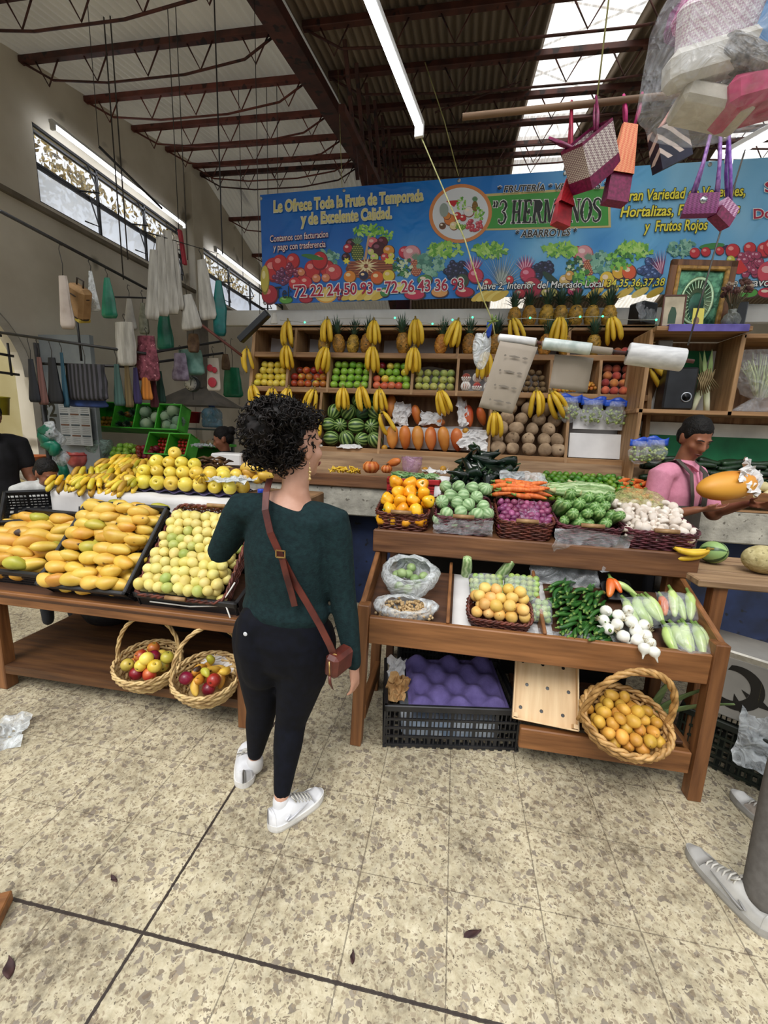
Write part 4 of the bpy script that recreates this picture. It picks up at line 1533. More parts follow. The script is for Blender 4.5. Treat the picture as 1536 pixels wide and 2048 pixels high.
bin_rows('kiwi', B[6] + .12, B[7] - .02, SZ[1], [5, 4, 4, 3], .056, 'brown kiwi in the kiwi bin', 'kiwis in the shelf bin', lie='front')
# peaches in white foam nets
foam = mat('foam_net', '#e6e2da', '#f6f4ee', scale=20, rough=.7)
for r_ in range(2):
	for c in range(3):
		x, z = B[5] + .075 + c * .095, SZ[1] + .045 + r_ * .075
		full = (r_ + c) % 2 == 0
		t = thing('netted_peach', f'{"white foam netted" if full else "half bare orange"} peach beside the pear bin, {ORD[r_]} row up, {ORD[c]} from left', 'peach', (x, sy(SZ[1]) + .05 + r_ * .02, z), (0, 0, rnd(-.3, .3)), 'netted peaches in the shelf bin')
		o = link('peach', KIND['peach'][0][0], t)
		o.rotation_euler = (PI / 2, 0, 0)
		mb = MB()
		for k in range(12):
			a = 2 * PI * k / 12
			mb.tube([V((.038 * math.sin(b) * math.cos(a + .1 * math.sin(b * 9)), .038 * math.sin(b) * math.sin(a + .1 * math.sin(b * 9)), -.038 * math.cos(b))) for b in np.linspace(.1, PI * (.85 if full else .52), 9)], .0062, n=5)
		mb.build('foam_net', foam, t)
heap('yellow_hawthorn', B[7] + .05, B[8] - .03, sy(SZ[1]) + .03, sy(SZ[1]) + .2, lambda x, y: SZ[1] + .016 + (y - sy(SZ[1])) * .35 + .12 * max(0, x - B[7] - .15), .03, .028, 'small orange hawthorn fruit in the low heap left of the peach bin', 'hawthorn fruit in the shelf bin', 2, .02, lie='up', skip=.1)
# yellow guavas standing at the left of that bin
bin_rows('yellow_guava', B[7] + .01, B[7] + .10, SZ[1], [1, 1, 1], .062, 'yellow fruit stacked at the edge of the hawthorn bin', 'yellow fruit column in the shelf bin')
# watermelons
R3 = ROW3
for r_, xs in enumerate(((-1.12, -.975, -.835, -.715), (-1.16, -1.05, -.90, -.755), (-1.12, -.985, -.85, -.74), (-1.07, -.9, -.745))):
	for c, x in enumerate(xs):
		dark = (r_ == 3 and c != 1) or (r_ == 2 and c == 2)
		put('dark_watermelon' if dark else 'watermelon', (x, sy(1.4) + .085 + r_ * .045, SZ[0] + .075 + r_ * .118), (rnd(.6, 1.7), rnd(-.3, .3), rnd(0, 6)), rnd(.84, .97),
			f'{"dark green" if dark else "striped pale green"} watermelon in the shelf bin, {ORD[r_]} row up, {ORD[c]} from the left', 'watermelons in the shelf bin')
# papayas: six upright in front, others lying behind
for c in range(6):
	x = -.555 + c * .112
	put('papaya', (x, sy(1.4) + .05, SZ[0] + .108), (rnd(-.22, -.1), rnd(-.06, .06), rnd(0, 6)), (1.12, 1.12, rnd(.92, 1.02)), f'upright orange papaya in the front row, {ORD[c]} from the left', 'papayas standing in the shelf bin')
for px, py, rot, s_, lb in ((782, 812, (-.2, .2, 1), 1.0, 'papaya at the upper left corner of the papaya bin'), (833, 830, (-.25, .05, 2), .85, 'slim papaya standing beside the wrapped one'),
							(868, 848, (.2, 1.35, 0), .95, 'papaya lying crosswise on white paper above the front row'), (937, 832, (-.3, .12, 1), .95, 'papaya leaning on paper at the bin back'), (963, 833, (-.3, .3, 3), .8, 'narrow papaya nearest the jicama bin')):
	put('papaya', at(px, py, Y=3.84), rot, s_, lb, 'papayas lying at the back of the bin')
mb = MB()
mb.add([(-.645, sy(1.4) + .13, 1.40), (.245, sy(1.4) + .13, 1.40), (.245, sy(1.4) + .15, 1.585), (-.645, sy(1.4) + .15, 1.585)], [(0, 1, 2, 3)])
tag(mb.build('paper_sheet', paper, solid=.004), 'white paper board standing behind the front row of papayas', 'paper')
def crumple(label, loc, size, m=paper, name='crumpled_paper', seed=0, n=12, amp=.35, rot=(0, 0, 0), cat='paper', group=None):
	mb = MB()
	sx, sy_, sz = size
	def fn(u, v):
		p = V(((u - .5) * sx, (v - .5) * sy_, 0))
		q = p * (9 / max(sx, sy_) * .35) + V((seed * 3.7, seed, 0))
		nx = noise.noise_vector(q * 1.6)
		p += V((nx.x * .18 * sx, nx.y * .18 * sy_, (noise.noise(q * 2.3) * amp + .3 * abs(noise.noise(q * 4))) * sz))
		return p
	mb.grid(fn, n, n, smooth=False)
	return tag(mb.build(name, m, None, loc, rot, solid=.0015), label, cat, group)
for i, (px, py, s_, rot, lb) in enumerate(((803, 828, (.16, .2, .1), (1.2, .2, .2), 'white wrapping paper beside the papaya in the upper left corner'), (862, 838, (.2, .14, .1), (1.0, 0, .1), 'white wrapping paper around the crosswise papaya'),
										   (925, 825, (.1, .24, .08), (1.3, 0, .5), 'greyish wrapping paper behind the leaning papaya'), (945, 880, (.22, .16, .09), (1.2, 0, 0), 'crumpled paper at the right end of the front papayas'),
										   (700, 893, (.2, .07, .05), (.5, 0, 0), 'folded paper under the bottom row of watermelons'))):
	crumple(lb, at(px, py, Y=3.80 if i < 3 else 3.63), s_, seed=i, rot=rot)
for i, (px, py, lb) in enumerate(((769, 896, 'small orange fruit in the corner left of the papayas'), (931, 862, 'orange fruit resting above the papaya end'), (928, 880, 'orange fruit beside the crumpled paper'))):
	put('orange', at(px, py, Y=3.66), (0, 0, i), .8, lb, None)
# jicamas
for r_, xs in enumerate(((.35, .47, .60, .73, .83), (.34, .46, .59, .72, .82), (.36, .49, .62, .75), (.41, .53, .67, .80), (.44, .58, .72), (.5, .63, .8))):
	for c, x in enumerate(xs):
		put('jicama', (x, sy(1.4) + .045 + r_ * .032, SZ[0] + .055 + r_ * .083), (rnd(.9, 1.9), rnd(-.4, .4), rnd(0, 6)), rnd(.9, 1.1), f'brown jicama in the heaped bin, {ORD[r_]} row up, {ORD[c]} from the left', 'jicamas in the shelf bin')
# white cardboard in the last bin, onions at its foot
for i, (z, h, lb) in enumerate(((1.49, .2, 'lower sheet of white cardboard closing the grape bin'), (1.70, .16, 'upper sheet of white cardboard behind the grape bags'))):
	mb = MB()
	mb.box((1.19, sy(1.5) + .06 + i * .03, z), (.54 - .03 * i, .006, h), (-.19, 0, .01), ch=0)
	tag(mb.build('cardboard_sheet', paper), lb, 'cardboard')
for i in range(5):
	put('large_potato', (1.06 + i * .085, 3.545, CZ + .155), (PI / 2, 0, rnd(0, 3)), .9, f'tan potato peeping over the counter board under the grape bin, {ORD[i]} from the left', 'tan potatoes under the grape bin')
# bags of grapes with blue headers
grape = mat('grape_skin', '#7d9440', '#b0bf6e', scale=20, rough=.35, vary=.1)
blue_p = mat('blue_header', '#1c3fa8', '#2f62d6', scale=6, rough=.35)
def grape_bag(loc, lb, group, seed, w_=.17, h=.2):
	R_ = random.Random(seed)
	t = thing('grape_bag', lb, 'bag of grapes', loc, (0, 0, R_.uniform(-.15, .15)), group)
	mb = MB()
	for k in range(44):
		x, z = R_.uniform(-.42, .42) * w_, -h + .03 + R_.random() ** 1.5 * h * .55
		mb.ball((x, R_.uniform(-.032, .032), z), R_.uniform(.009, .012), 8)
	tag(mb.build('grapes', grape, t), kind='stuff')
	mb = MB()
	def fn(u, v):
		a = u * 2 * PI
		f = math.sin(PI * min(.97, v * .93 + .05)) ** .5
		wx = w_ * .55 * (f if v > .35 else .72 + .15 * math.sin(a * 3))
		dy = .05 * math.sin(PI * min(1, v + .02)) ** .6
		return V((wx * math.cos(a) + .006 * noise.noise(V((u * 9, v * 9, seed))), dy * math.sin(a), -h * v))
	mb.grid(fn, 18, 9, closeu=True)
	mb.build('clear_bag', film, t)
	mb = MB()
	mb.grid(lambda u, v: V(((u - .5) * w_ * 1.05, .006 * math.sin(u * 14 + seed), .02 - .06 * v + .012 * math.sin(u * 7 + seed * 2) * (1 - v))), 12, 3)
	mb.build('header', blue_p, t, solid=.003)
	return t
for i, (px, py) in enumerate(((1142, 795), (1188, 800), (1234, 803))):
	grape_bag(at(px, py, Y=3.68), f'grape bag with blue header hanging over the white cardboard, {ORD[i]} from the left', 'hanging grape bags', i)
for i, (px, py) in enumerate(((1283, 882), (1316, 880))):
	grape_bag(at(px, py, Y=3.4), f'clear grape bag with blue header low behind the vendor, {"left" if i == 0 else "right"} one', 'grape bags behind the vendor', i + 5, .15, .17)
# pineapples
for i, px in enumerate((1030, 1060, 1091, 1122, 1152, 1184, 1220)):
	p = at(px, 640, Y=3.92)
	put('pineapple', (p.x, 3.95, 2.462), (rnd(-.06, .06), rnd(-.06, .06), rnd(0, 6)), rnd(.98, 1.08), f'whole pineapple standing on top of the shelves, {ORD[i]} from the left of seven', 'pineapples on top of the shelves')
for i, (px, nm, kd) in enumerate(((645, 'half behind bananas, left of the group of four', 'pineapple'), (678, 'second of the group of four', 'pineapple'), (703, 'third of the group of four', 'pineapple'), (730, 'last of the group of four', 'pineapple'),
								  (807, 'alone in the middle left bin', 'pineapple'), (880, 'golden ripe, in the middle bin', 'ripe_pineapple'), (938, 'behind the tilted banana hand', 'pineapple'), (990, 'behind the clear bag', 'pineapple'),
								  (1090, 'left of the paper rolls bananas', 'pineapple'), (1134, 'behind the second roll', 'pineapple'), (1190, 'right end of the upper bins', 'pineapple'))):
	p = at(px, 690, Y=3.79)
	put(kd, (p.x, 3.822, 2.213), (.16, rnd(-.04, .04), rnd(0, 6)), rnd(.96, 1.06), 'pineapple in the upper row of bins, ' + nm, 'pineapples in the upper bins')
# hanging hands of bananas
HANDS = [(576, 641, 4, 'from the top rail before the first empty bin', 0), (655, 637, 4, 'from the top rail beside the four pineapples', 0), (748, 639, 5, 'from the top rail at the bin divider', 0), (831, 637, 4, 'from the top rail right of the lone pineapple', .1),
		 (915, 640, 5, 'from the top rail right of the golden pineapple, fanned', -.25), (1026, 635, 3, 'from the top rail right of the dangling blue strip', .35), (1120, 633, 5, 'from the top rail above the second paper roll', 0), (1223, 632, 5, 'from the top rail at the right end', .3),
		 (494, 695, 3, 'on the outer left edge of the shelves, upper one', 0), (573, 689, 5, 'over the yellow and red apple bins', 0), (652, 692, 5, 'over the red and green apple bins', -.25), (745, 691, 5, 'over the green and mixed apple bins', 0), (828, 693, 5, 'over the mixed apple and pear bins', 0), (972, 702, 4, 'over the netted peaches, behind the clear bag', 0),
		 (506, 768, 4, 'on the outer left edge of the shelves, lower one', .2), (545, 774, 3, 'just behind the curly hair, left', 0), (577, 774, 4, 'just behind the curly hair, right', -.2), (628, 776, 3, 'between the hair and the watermelons', -.3), (686, 773, 5, 'above the middle of the watermelons', 0), (722, 771, 4, 'above the right part of the watermelons', .2), (759, 776, 5, 'at the post between watermelons and papayas', .1), (880, 779, 4, 'above the crosswise papaya', .35),
		 (1073, 779, 3, 'left of the pair above the jicamas', .15), (1103, 782, 3, 'sideways above the right jicamas', .55), (633, 826, 2, 'half hidden beside the face', -.1), (764, 822, 2, 'low on the watermelon post', .5), (989, 822, 4, 'at the post between papayas and jicamas', .1), (1303, 730, 3, 'behind the big white plastic roll', .9)]
for i, (px, py, n, wh, tl) in enumerate(HANDS):
	zg = 2.42 if py < 645 else 2.18 if py < 710 else 1.87 if py < 790 else 1.7
	p = at(px, py + 4, Y=sy(zg) - .055)
	banana_hand(p, n, 'yellow banana hand hanging ' + wh, 'banana hands hanging on the shelves', rnd(-.2, .2), .34, 0, rnd(1.06, 1.2), roll_=-tl)
# ================================================================ RIGHT STAND: THE UPPER BASKETS
def tiltM(o, ax, yaw=0.0):
	return Matrix.Translation(V(o)) @ Matrix.Rotation(yaw, 4, 'Z') @ Matrix.Rotation(ax, 4, 'X')
SH_T = math.atan2(UPB[1] - UPA[1], UPB[0] - UPA[0])
UB = [(-.41, -.12, wick_r, 'yellow chiles'), (-.085, .215, wick_p, 'round squash'), (.245, .53, wick_r, 'small red onions'), (.545, .86, wick_p, 'zucchini'), (.875, 1.21, wick_p, 'mushrooms')]
for i, (x0, x1, m, nm) in enumerate(UB):
	basket(f'red brown rectangular wicker basket holding {nm} on the upper shelf', ((x0 + x1) / 2, 1.8 + .40 + .19, upper(.59) + .004), (SH_T, 0, 0), x1 - x0, .37, .1, m, rows=9, taper=.93, stakes=34, grips=True, tr=.0045, rimr=.009, group='wicker baskets on the upper shelf')
def ramp_heap(kd, x0, x1, y0, z0, ang, ln, dx, dy, label, group, layers=2, **k):
	"""a heap whose face climbs away from the basket's front rim"""
	M = tiltM((0, y0, z0), ang)
	return heap(kd, x0, x1, 0, ln, lambda x, y: 0, dx, dy, label, group, layers, M=M, **k)
ramp_heap('yellow_chile', -.385, -.13, 2.235, 1.075, .72, .28, .072, .062, 'glossy yellow orange chile in the heap at the left end of the upper shelf', 'yellow chiles in the basket', 2, dz=.045, lie=True, s=(.95, 1.12), xin=lambda f: (-.385 + .07 * f, -.115 - .02 * f))
ramp_heap('round_squash', -.06, .2, 2.235, 1.08, .72, .27, .072, .062, 'pale striped round green squash in the heap beside the yellow chiles', 'round squash in the basket', 2, dz=.042, lie=True, xin=lambda f: (-.06 + .02 * f, .215 - .02 * f))
ramp_heap('small_red_onion', .265, .52, 2.235, 1.075, .60, .2, .034, .03, 'small purple red onion in the heap between squash and zucchini', 'small red onions in the basket', 2, dz=.02, lie=True, s=(.95, 1.15))
ramp_heap('carrot', .28, .5, 2.42, 1.22, .3, .12, .06, .03, 'short orange carrot bagged behind the small red onions', 'carrots behind the onions', 2, dz=.03, lie='along')
ramp_heap('zucchini', .58, .84, 2.29, 1.09, .68, .17, .066, .058, 'striped green zucchini with its stem end facing out in the heap', 'zucchini in the basket', 2, dz=.046, lie='front', tilt=-.5, s=(1.08, 1.25))
ramp_heap('pale_zucchini', .58, .84, 2.47, 1.25, .45, .1, .07, .055, 'pale green zucchini lying across the top of the zucchini heap', 'pale zucchini on the heap', 1, lie='along')
ramp_heap('mushroom', .89, 1.19, 2.235, 1.085, .42, .26, .046, .042, 'white mushroom in the heap at the right end of the upper shelf', 'mushrooms in the basket', 2, dz=.028, lie=True, s=(.95, 1.15))
def film_sheet(label, loc, rot, seed, size=(.3, .1), m=film, amp=.03, name='plastic_film', drop=None, n=14):
	mb = MB()
	def fn(u, v):
		p = V(((u - .5) * size[0], (v - .5) * size[1], 0))
		q = V((u * 3.1 + seed, v * 3.1, seed * 1.7))
		p.z = amp * noise.noise(q) + amp * .5 * noise.noise(q * 3)
		p.x += amp * .5 * noise.noise(q * 2 + V((9, 0, 0)))
		p.y += amp * .5 * noise.noise(q * 2 + V((0, 9, 0)))
		if drop:
			p += drop(u, v)
		return p
	mb.grid(fn, n, n)
	return tag(mb.build(name, m, None, loc, rot), label, 'plastic')
film_sheet('clear plastic film hanging over the front of the squash basket', (.065, 2.19, 1.065), (.34, 0, 0), 3, amp=.012, size=(.31, .09)).rotation_euler = (PI / 2 + .1, 0, 0)
o = film_sheet('clear plastic bag draped from the zucchini basket over the step board', (.70, 2.17, 1.0), (0, 0, 0), 5, amp=.03, size=(.36, .2))
o.rotation_euler = (PI / 2 + .1, 0, 0)
pur = clear_plastic('purple_film', '#b58aa8', .45, .2, 12)
film_sheet('purple tinted plastic over the small red onions', (.44, 2.31, 1.155), (.55, .1, .1), 7, m=pur, amp=.02, size=(.16, .16))
film_sheet('clear plastic bag behind the carrots', (.40, 2.53, 1.29), (.9, 0, 0), 8, m=film_soft, amp=.03, size=(.26, .13))
# the shelf behind: chiles, limes, roots
mb = MB()
mb.box((RW / 2 + .1, 1.10, 1.12), (RW + .2, .5, .02), ch=.003)
mb.build('rear_shelf', w_up, stand)
for x in (.1, RW + .05):
	mb = MB()
	mb.beam((x, 1.28, 0), (x, 1.28, 1.11), .05, .05)
	mb.build('back_post', w_dk, stand)
ramp_heap('poblano_chile', -.02, .44, 2.68, 1.17, .62, .40, .088, .08, 'dark glossy poblano chile in the big black green heap behind the squash', 'poblano chiles', 2, dz=.05, lie=True, xin=lambda f: (-.02 + .12 * f, .50 - .2 * f), s=(1.15, 1.35))
ramp_heap('lime', .55, .98, 2.78, 1.165, .45, .3, .043, .04, 'small green lime in the heap at the rear of the stand', 'limes', 2, dz=.026, lie=True, skip=.06, xin=lambda f: (.5, 1.12) if f < .5 else (.6, 1.1))
ramp_heap('carrot', 1.08, 1.26, 2.8, 1.18, .4, .22, .07, .032, 'orange carrot in the small heap between limes and vendor', 'carrots beside the limes', 2, dz=.028, lie='along', yaw=.8)
# netted potatoes
t = thing('potato_net', 'yellow net bag of pale potatoes lying behind the mushrooms', 'bag', (1.02, 2.5, 1.13))
mb = MB()
mb.ball((0, 0, .07), (.155, .1, .085), 20)
for p in mb.v:
	p += V((0, 0, 1)) * .016 * noise.noise(p * 16)
nm_ = clear_plastic('net_film', '#d6cf8a', .45, .4, 40)
mb.build('net', nm_, t)
for i in range(26):
	a, b = rnd(0, 6.28), rnd(0, 1) ** .5
	o = link('potato', KIND['small_potato'][0][0], t)
	o.location = (.12 * b * math.cos(a), .075 * b * math.sin(a), .03 + .085 * (1 - b * b) * rnd(.4, 1))
	o.rotation_euler = (rnd(0, 6), rnd(0, 6), rnd(0, 6))
# red crate of beans
crate('red plastic crate lined with paper under the green beans', (-.27, 2.86, 1.12), (0, 0, .1), .34, .25, .12, mat('red_plastic', '#8a1f22', '#b02a2c', scale=9, rough=.4), 'red_crate')
mb = MB()
R_ = random.Random(4)
for k in range(150):
	c = V((R_.uniform(-.14, .14), R_.uniform(-.1, .1), R_.uniform(0, .03)))
	a = R_.uniform(0, 6.28)
	d = V((math.cos(a), math.sin(a), R_.uniform(-.25, .25))) * .05
	mb.tube([c - d, c + V((0, 0, .012)), c + d], .0035, n=5)
tag(mb.build('green_beans', mat('bean_skin', '#5f8a4e', '#93b57c', scale=9, rough=.5), None, (-.27, 2.86, 1.225)), 'tangled heap of thin green beans in the red crate behind the yellow chiles', 'green beans', kind='stuff')
mb = MB()
mb.grid(lambda u, v: V((-.12 + u * .33, 2.7 + .1 * v, 1.135 + .12 * v + .01 * math.sin(u * 9))), 8, 4)
tag(mb.build('paper_sheet', paper, solid=.002), 'white paper lining sheet in front of the poblano heap', 'paper')
# ================================================================ RIGHT STAND: THE TROUGH
def tz(x, y):
	return trough(y - 1.8)
TT = math.atan2(TRB[1] - TRA[1], TRB[0] - TRA[0])
def soft_bag(label, loc, rx, ry, h, m, seed, neck=.55, name='plastic_bag', rot=(0, 0, 0), open_=True, group=None):
	"""an open sagging bag: mouth above, folded skirt"""
	mb = MB()
	def fn(u, v):
		a = u * 2 * PI
		if v < .55:
			t = v / .55
			r_ = math.sin(t * PI / 2) ** .6
			z = h * .75 * t ** 1.5
		else:
			t = (v - .55) / .45
			r_ = 1 - (1 - neck) * t ** 1.2
			z = h * (.75 + .25 * math.sin(t * PI * .75))
		q = V((math.cos(a) * 1.6, math.sin(a) * 1.6, v * 3 + seed))
		k = 1 + .16 * noise.noise(q) + .07 * noise.noise(q * 3)
		return V((rx * r_ * k * math.cos(a), ry * r_ * k * math.sin(a), z + .012 * noise.noise(q * 2)))
	mb.grid(fn, 30, 16, closeu=True)
	return tag(mb.build(name, m, None, loc, rot), label, 'bag', group)
soft_bag('open milky plastic bag of green guavas at the left end of the trough', (-.19, 2.07, tz(0, 2.07) + .004), .15, .12, .15, film_soft, 2, .7, rot=(TT, 0, 0))
for i, (x, y, z) in enumerate(((-.24, 2.02, .075), (-.19, 2.0, .08), (-.15, 2.05, .07), (-.2, 2.08, .1), (-.26, 2.08, .09), (-.12, 2.1, .08), (-.19, 2.13, .1), (-.23, 2.05, .125), (-.16, 2.03, .115))):
	put('green_guava', (x, y, tz(0, y) + z - .02), (rnd(0, 6), rnd(0, 6), 0), 1.0, 'pale green guava in the open plastic bag at the left end of the trough', 'green guavas in the bag')
soft_bag('white plastic bag of peanuts lying at the front left corner of the trough', (-.19, 1.90, tz(0, 1.90) + .003), .16, .075, .085, film_soft, 9, .6, rot=(TT, 0, 0))
pn = mat('peanut_shell', '#b39467', '#d1b68a', scale=30, rough=.85, bump=.5, bscale=90)
mb = MB()
R_ = random.Random(8)
for k in range(120):
	c = V((R_.uniform(-.13, .13), R_.uniform(-.05, .05), R_.uniform(.0, .045)))
	a = R_.uniform(0, 6.28)
	d = V((math.cos(a), math.sin(a), R_.uniform(-.4, .4))) * .011
	mb.ball(c - d, .0085, 7)
	mb.ball(c + d, .0078, 7)
tag(mb.build('peanuts', pn, None, (-.19, 1.90, tz(0, 1.90) + .018), (TT, 0, 0)), 'loose peanuts showing in the white plastic bag', 'peanuts', kind='stuff')
black_tray = mat('black_tray', '#0e0e10', rough=.3)
def pack_tray(label, loc, rot, L, W, items, group, wrap=True):
	"""a black foam tray with produce under cling film"""
	t = thing('wrapped_tray', label, 'packed tray', loc, rot, group)
	mb = MB()
	pts0, pts1 = rrect(L * .9, W * .9, .02, 28), rrect(L, W, .025, 28)
	vs = [(x, y, 0) for x, y in pts0] + [(x, y, .022) for x, y in pts1] + [(x * .88, y * .88, .006) for x, y in pts1]
	n = 28
	fs = [tuple(range(n))[::-1]] + [(i, (i + 1) % n, n + (i + 1) % n, n + i) for i in range(n)] + [(n + i, n + (i + 1) % n, 2 * n + (i + 1) % n, 2 * n + i) for i in range(n)] + [tuple(range(2 * n, 3 * n))]
	mb.add(vs, fs)
	mb.build('tray', black_tray, t)
	for kd, nm, p, r_, s_ in items:
		o = link(nm, random.choice(KIND[kd][0]), t)
		o.location, o.rotation_euler, o.scale = p, r_, (s_, s_, s_)
	if wrap:
		mb = MB()
		hmax = max(p[2] for _, _, p, _, _ in items) + .026
		mb.grid(lambda u, v: V(((u - .5) * L, (v - .5) * W, .022 + (hmax - .022) * (math.sin(PI * u) * math.sin(PI * v)) ** .28 + .003 * noise.noise(V((u * 8, v * 8, L))))), 16, 12)
		mb.build('cling_film', film, t)
	return t
def balls(n, L, W, kd, nm, s=1.0, step=.03, z0=.02):
	out = []
	R_ = random.Random(n)
	for l in range(2):
		y = -W / 2 + step * (.6 + .5 * l)
		while y < W / 2 - step * .4:
			x = -L / 2 + step * (.6 + .5 * l)
			while x < L / 2 - step * .4:
				out.append((kd, nm, (x + R_.uniform(-.002, .002), y, z0 + l * step * .75), (R_.uniform(0, 6), 0, 0), s))
				x += step
			y += step
	return out
pack_tray('wrapped black tray of green tomatillos, larger one beside the bagged guavas', (.20, 2.09, tz(0, 2.09) + .03), (TT + .25, 0, .12), .17, .15, balls(1, .17, .15, 'green_tomatillo', 'tomatillo'), 'tomatillo trays')
pack_tray('wrapped black tray of green tomatillos in the middle, under the step board', (.375, 2.09, tz(0, 2.09) + .04), (TT + .3, 0, -.1), .17, .14, balls(2, .17, .14, 'green_tomatillo', 'tomatillo'), 'tomatillo trays')
pack_tray('small wrapped tray of dull green tomatillos touching the chile heap', (.455, 1.97, tz(0, 1.97) + .03), (TT + .3, 0, -.1), .10, .12, balls(3, .1, .12, 'green_tomatillo', 'tomatillo'), 'tomatillo trays')
for i, (x, y, lb) in enumerate(((.10, 2.19, 'pale zucchini end up behind the larger tomatillo tray'), (.30, 2.2, 'pale zucchini end up between the tomatillo trays'))):
	put('pale_zucchini', (x, y, tz(0, y) + .06), (.5, 0, i), 1.0, lb, None)
mb = MB()
mb.grid(lambda u, v: V((.04 + .46 * u, 1.83 + .38 * v, tz(0, 1.83 + .38 * v) + .006 + .006 * noise.noise(V((u * 5, v * 5, 1))))), 8, 8)
tag(mb.build('paper_sheet', paper, solid=.002), 'white paper lining the trough under the tomatillo trays and the small basket', 'paper')
basket('small red brown wicker basket of yellow guavas in the trough', (.255, 1.93, tz(0, 1.93) + .012), (TT, 0, -.03), .29, .17, .065, wick_r, rows=6, taper=.9, stakes=30, tr=.0045, rimr=.009, grips=False)
ramp_heap('apricot_guava', .145, .38, 1.885, .725, .55, .15, .056, .05, 'pale yellow guava in the small wicker basket in the trough', 'guavas in the small basket', 2, dz=.035, lie=True, s=(.9, 1.05))
# green chiles
ramp_heap('green_chile', .50, .80, 1.86, .665, .42, .33, .085, .026, 'long curved green chile in the loose heap in the middle of the trough', 'green chiles', 3, dz=.018, lie='along', yaw=.95, jit=.3, xin=lambda f: (.55 - .02 * f, .76 + .02 * f))
film_sheet('clear plastic bag open under the front of the green chiles', (.56, 1.845, .672), (.3, 0, 0), 12, amp=.025, size=(.3, .08))
film_sheet('clear plastic film standing behind the green chiles', (.60, 2.2, .87), (1.1, 0, 0), 13, amp=.03, size=(.34, .16))
# spring onions, some hanging over the board
for i, (px, py, Y, rot) in enumerate(((1212, 1222, 1.97, 0), (1236, 1230, 1.95, 1), (1207, 1240, 1.93, 2), (1256, 1220, 1.98, 3), (1217, 1258, 1.9, 4), (1235, 1248, 1.91, 5), (1262, 1243, 1.92, .5), (1246, 1272, 1.87, 1.5), (1272, 1262, 1.88, 2.5), (1288, 1250, 1.9, 3.5), (1275, 1280, 1.85, 4.5), (1292, 1270, 1.86, 5.5), (1257, 1238, 1.96, 2.2), (1300, 1285, 1.84, .9),
									  (1289, 1296, 1.79, 9), (1308, 1303, 1.78, 9.5))):
	put('spring_onion', at(px, py, Y=Y - .04), ((.4 + PI if rot > 8 else rnd(1.2, 2.6)), rnd(-.5, .5), rot), rnd(.85, 1.05),
		'white spring onion in the bunch at the trough corner' if rot < 8 else ('white spring onion hanging over the front board, ' + ('left' if i == 14 else 'right') + ' of the two'), 'spring onions')
film_sheet('clear plastic under the spring onions', (.80, 1.9, .695), (.35, 0, .3), 15, amp=.03, size=(.16, .2))
def peppers(n, kd='pale_green_pepper', w_=.034, up=0):
	return [(kd if not (up and i in (0, n - 1)) else up, 'pepper', ((i - (n - 1) / 2) * w_, rnd(-.006, .006), .026 + (.022 if i % 2 else 0)), (PI / 2 + rnd(-.1, .1), rnd(-.2, .2), rnd(-.15, .15)), 1.0) for i in range(n)]
TP = 'trays of pale peppers'
pack_tray('wrapped tray of pale green peppers behind the spring onions', (.90, 2.0, tz(0, 2.0) + .05), (TT + .35, 0, .25), .16, .15, peppers(4) + [('pale_green_pepper', 'pepper', (.03, 0, .055), (PI / 2, 0, .2), .9)], TP)
pack_tray('wrapped tray of pale peppers with two orange ones, rear right corner of the trough', (1.08, 2.05, tz(0, 2.05) + .05), (TT + .3, 0, -.05), .17, .15, peppers(5, up='orange_pepper'), TP)
pack_tray('wrapped tray of pale green peppers at the front right corner of the trough', (1.045, 1.88, tz(0, 1.88) + .03), (TT + .3, 0, .12), .17, .17, peppers(5) + [('pale_green_pepper', 'pepper', (-.02, 0, .06), (PI / 2, 0, -.2), 1)], TP)
pack_tray('black tray of orange and olive peppers at the back of the trough', (.84, 2.15, tz(0, 2.15) + .04), (TT + .3, 0, .1), .15, .12, [('orange_pepper', 'pepper', (-.04, 0, .03), (PI / 2, 0, -.3), 1.1), ('orange_pepper', 'pepper', (-.005, .01, .035), (PI / 2, 0, .3), .8), ('pale_green_pepper', 'pepper', (.04, 0, .03), (PI / 2, 0, .9), .8)], TP, wrap=False)
# ================================================================ UNDER THE RIGHT STAND
CR = crate('black slatted plastic crate holding a purple egg tray under the vegetable stand', (.044, 2.057, .0), (0, 0, .17), .66, .42, .24)
egg_m = mat('purple_pulp', '#4d4274', '#665a92', scale=12, rough=.9, bump=.3, bscale=80)
mb = MB()
def eggfn(u, v):
	x, y = (u - .5) * .5, (v - .5) * .36
	z = .027 * (math.cos(x / .5 * 2 * PI * 2.75) * math.cos(y / .36 * 2 * PI * 2.25)) ** 1
	e = min(u, 1 - u, v, 1 - v)
	return V((x, y, z if e > .04 else -.02))
mb.grid(eggfn, 60, 44)
tag(mb.build('egg_tray', egg_m, None, (.075, 2.05, .262), (.14, -.02, .18), solid=.004), 'purple pulp egg tray lying upside down on top of the black crate', 'egg tray')
mb = MB()
mb.box((0, 0, .0), (.5, .3, .09), ch=.02)
tag(mb.build('blue_white_sacks', mat('pale_blue_sack', '#8ea6c4', '#dfe6ee', scale=9, rough=.7), None, (.05, 2.05, .06), (0, 0, .17)), 'pale blue and white packs seen through the slats of the black crate', 'packs')
crumple('brown ginger root paper lump in the corner of the black crate', (-.215, 1.95, .235), (.1, .13, .12), mat('tan_root', '#a87f4c', '#c9a472', scale=12, rough=.9), 'root_lump', 3, rot=(.9, .2, 0), cat='root')
crumple('white paper beside the brown root in the crate corner', (-.235, 2.07, .25), (.1, .14, .06), paper, seed=6, rot=(1.1, 0, 0))
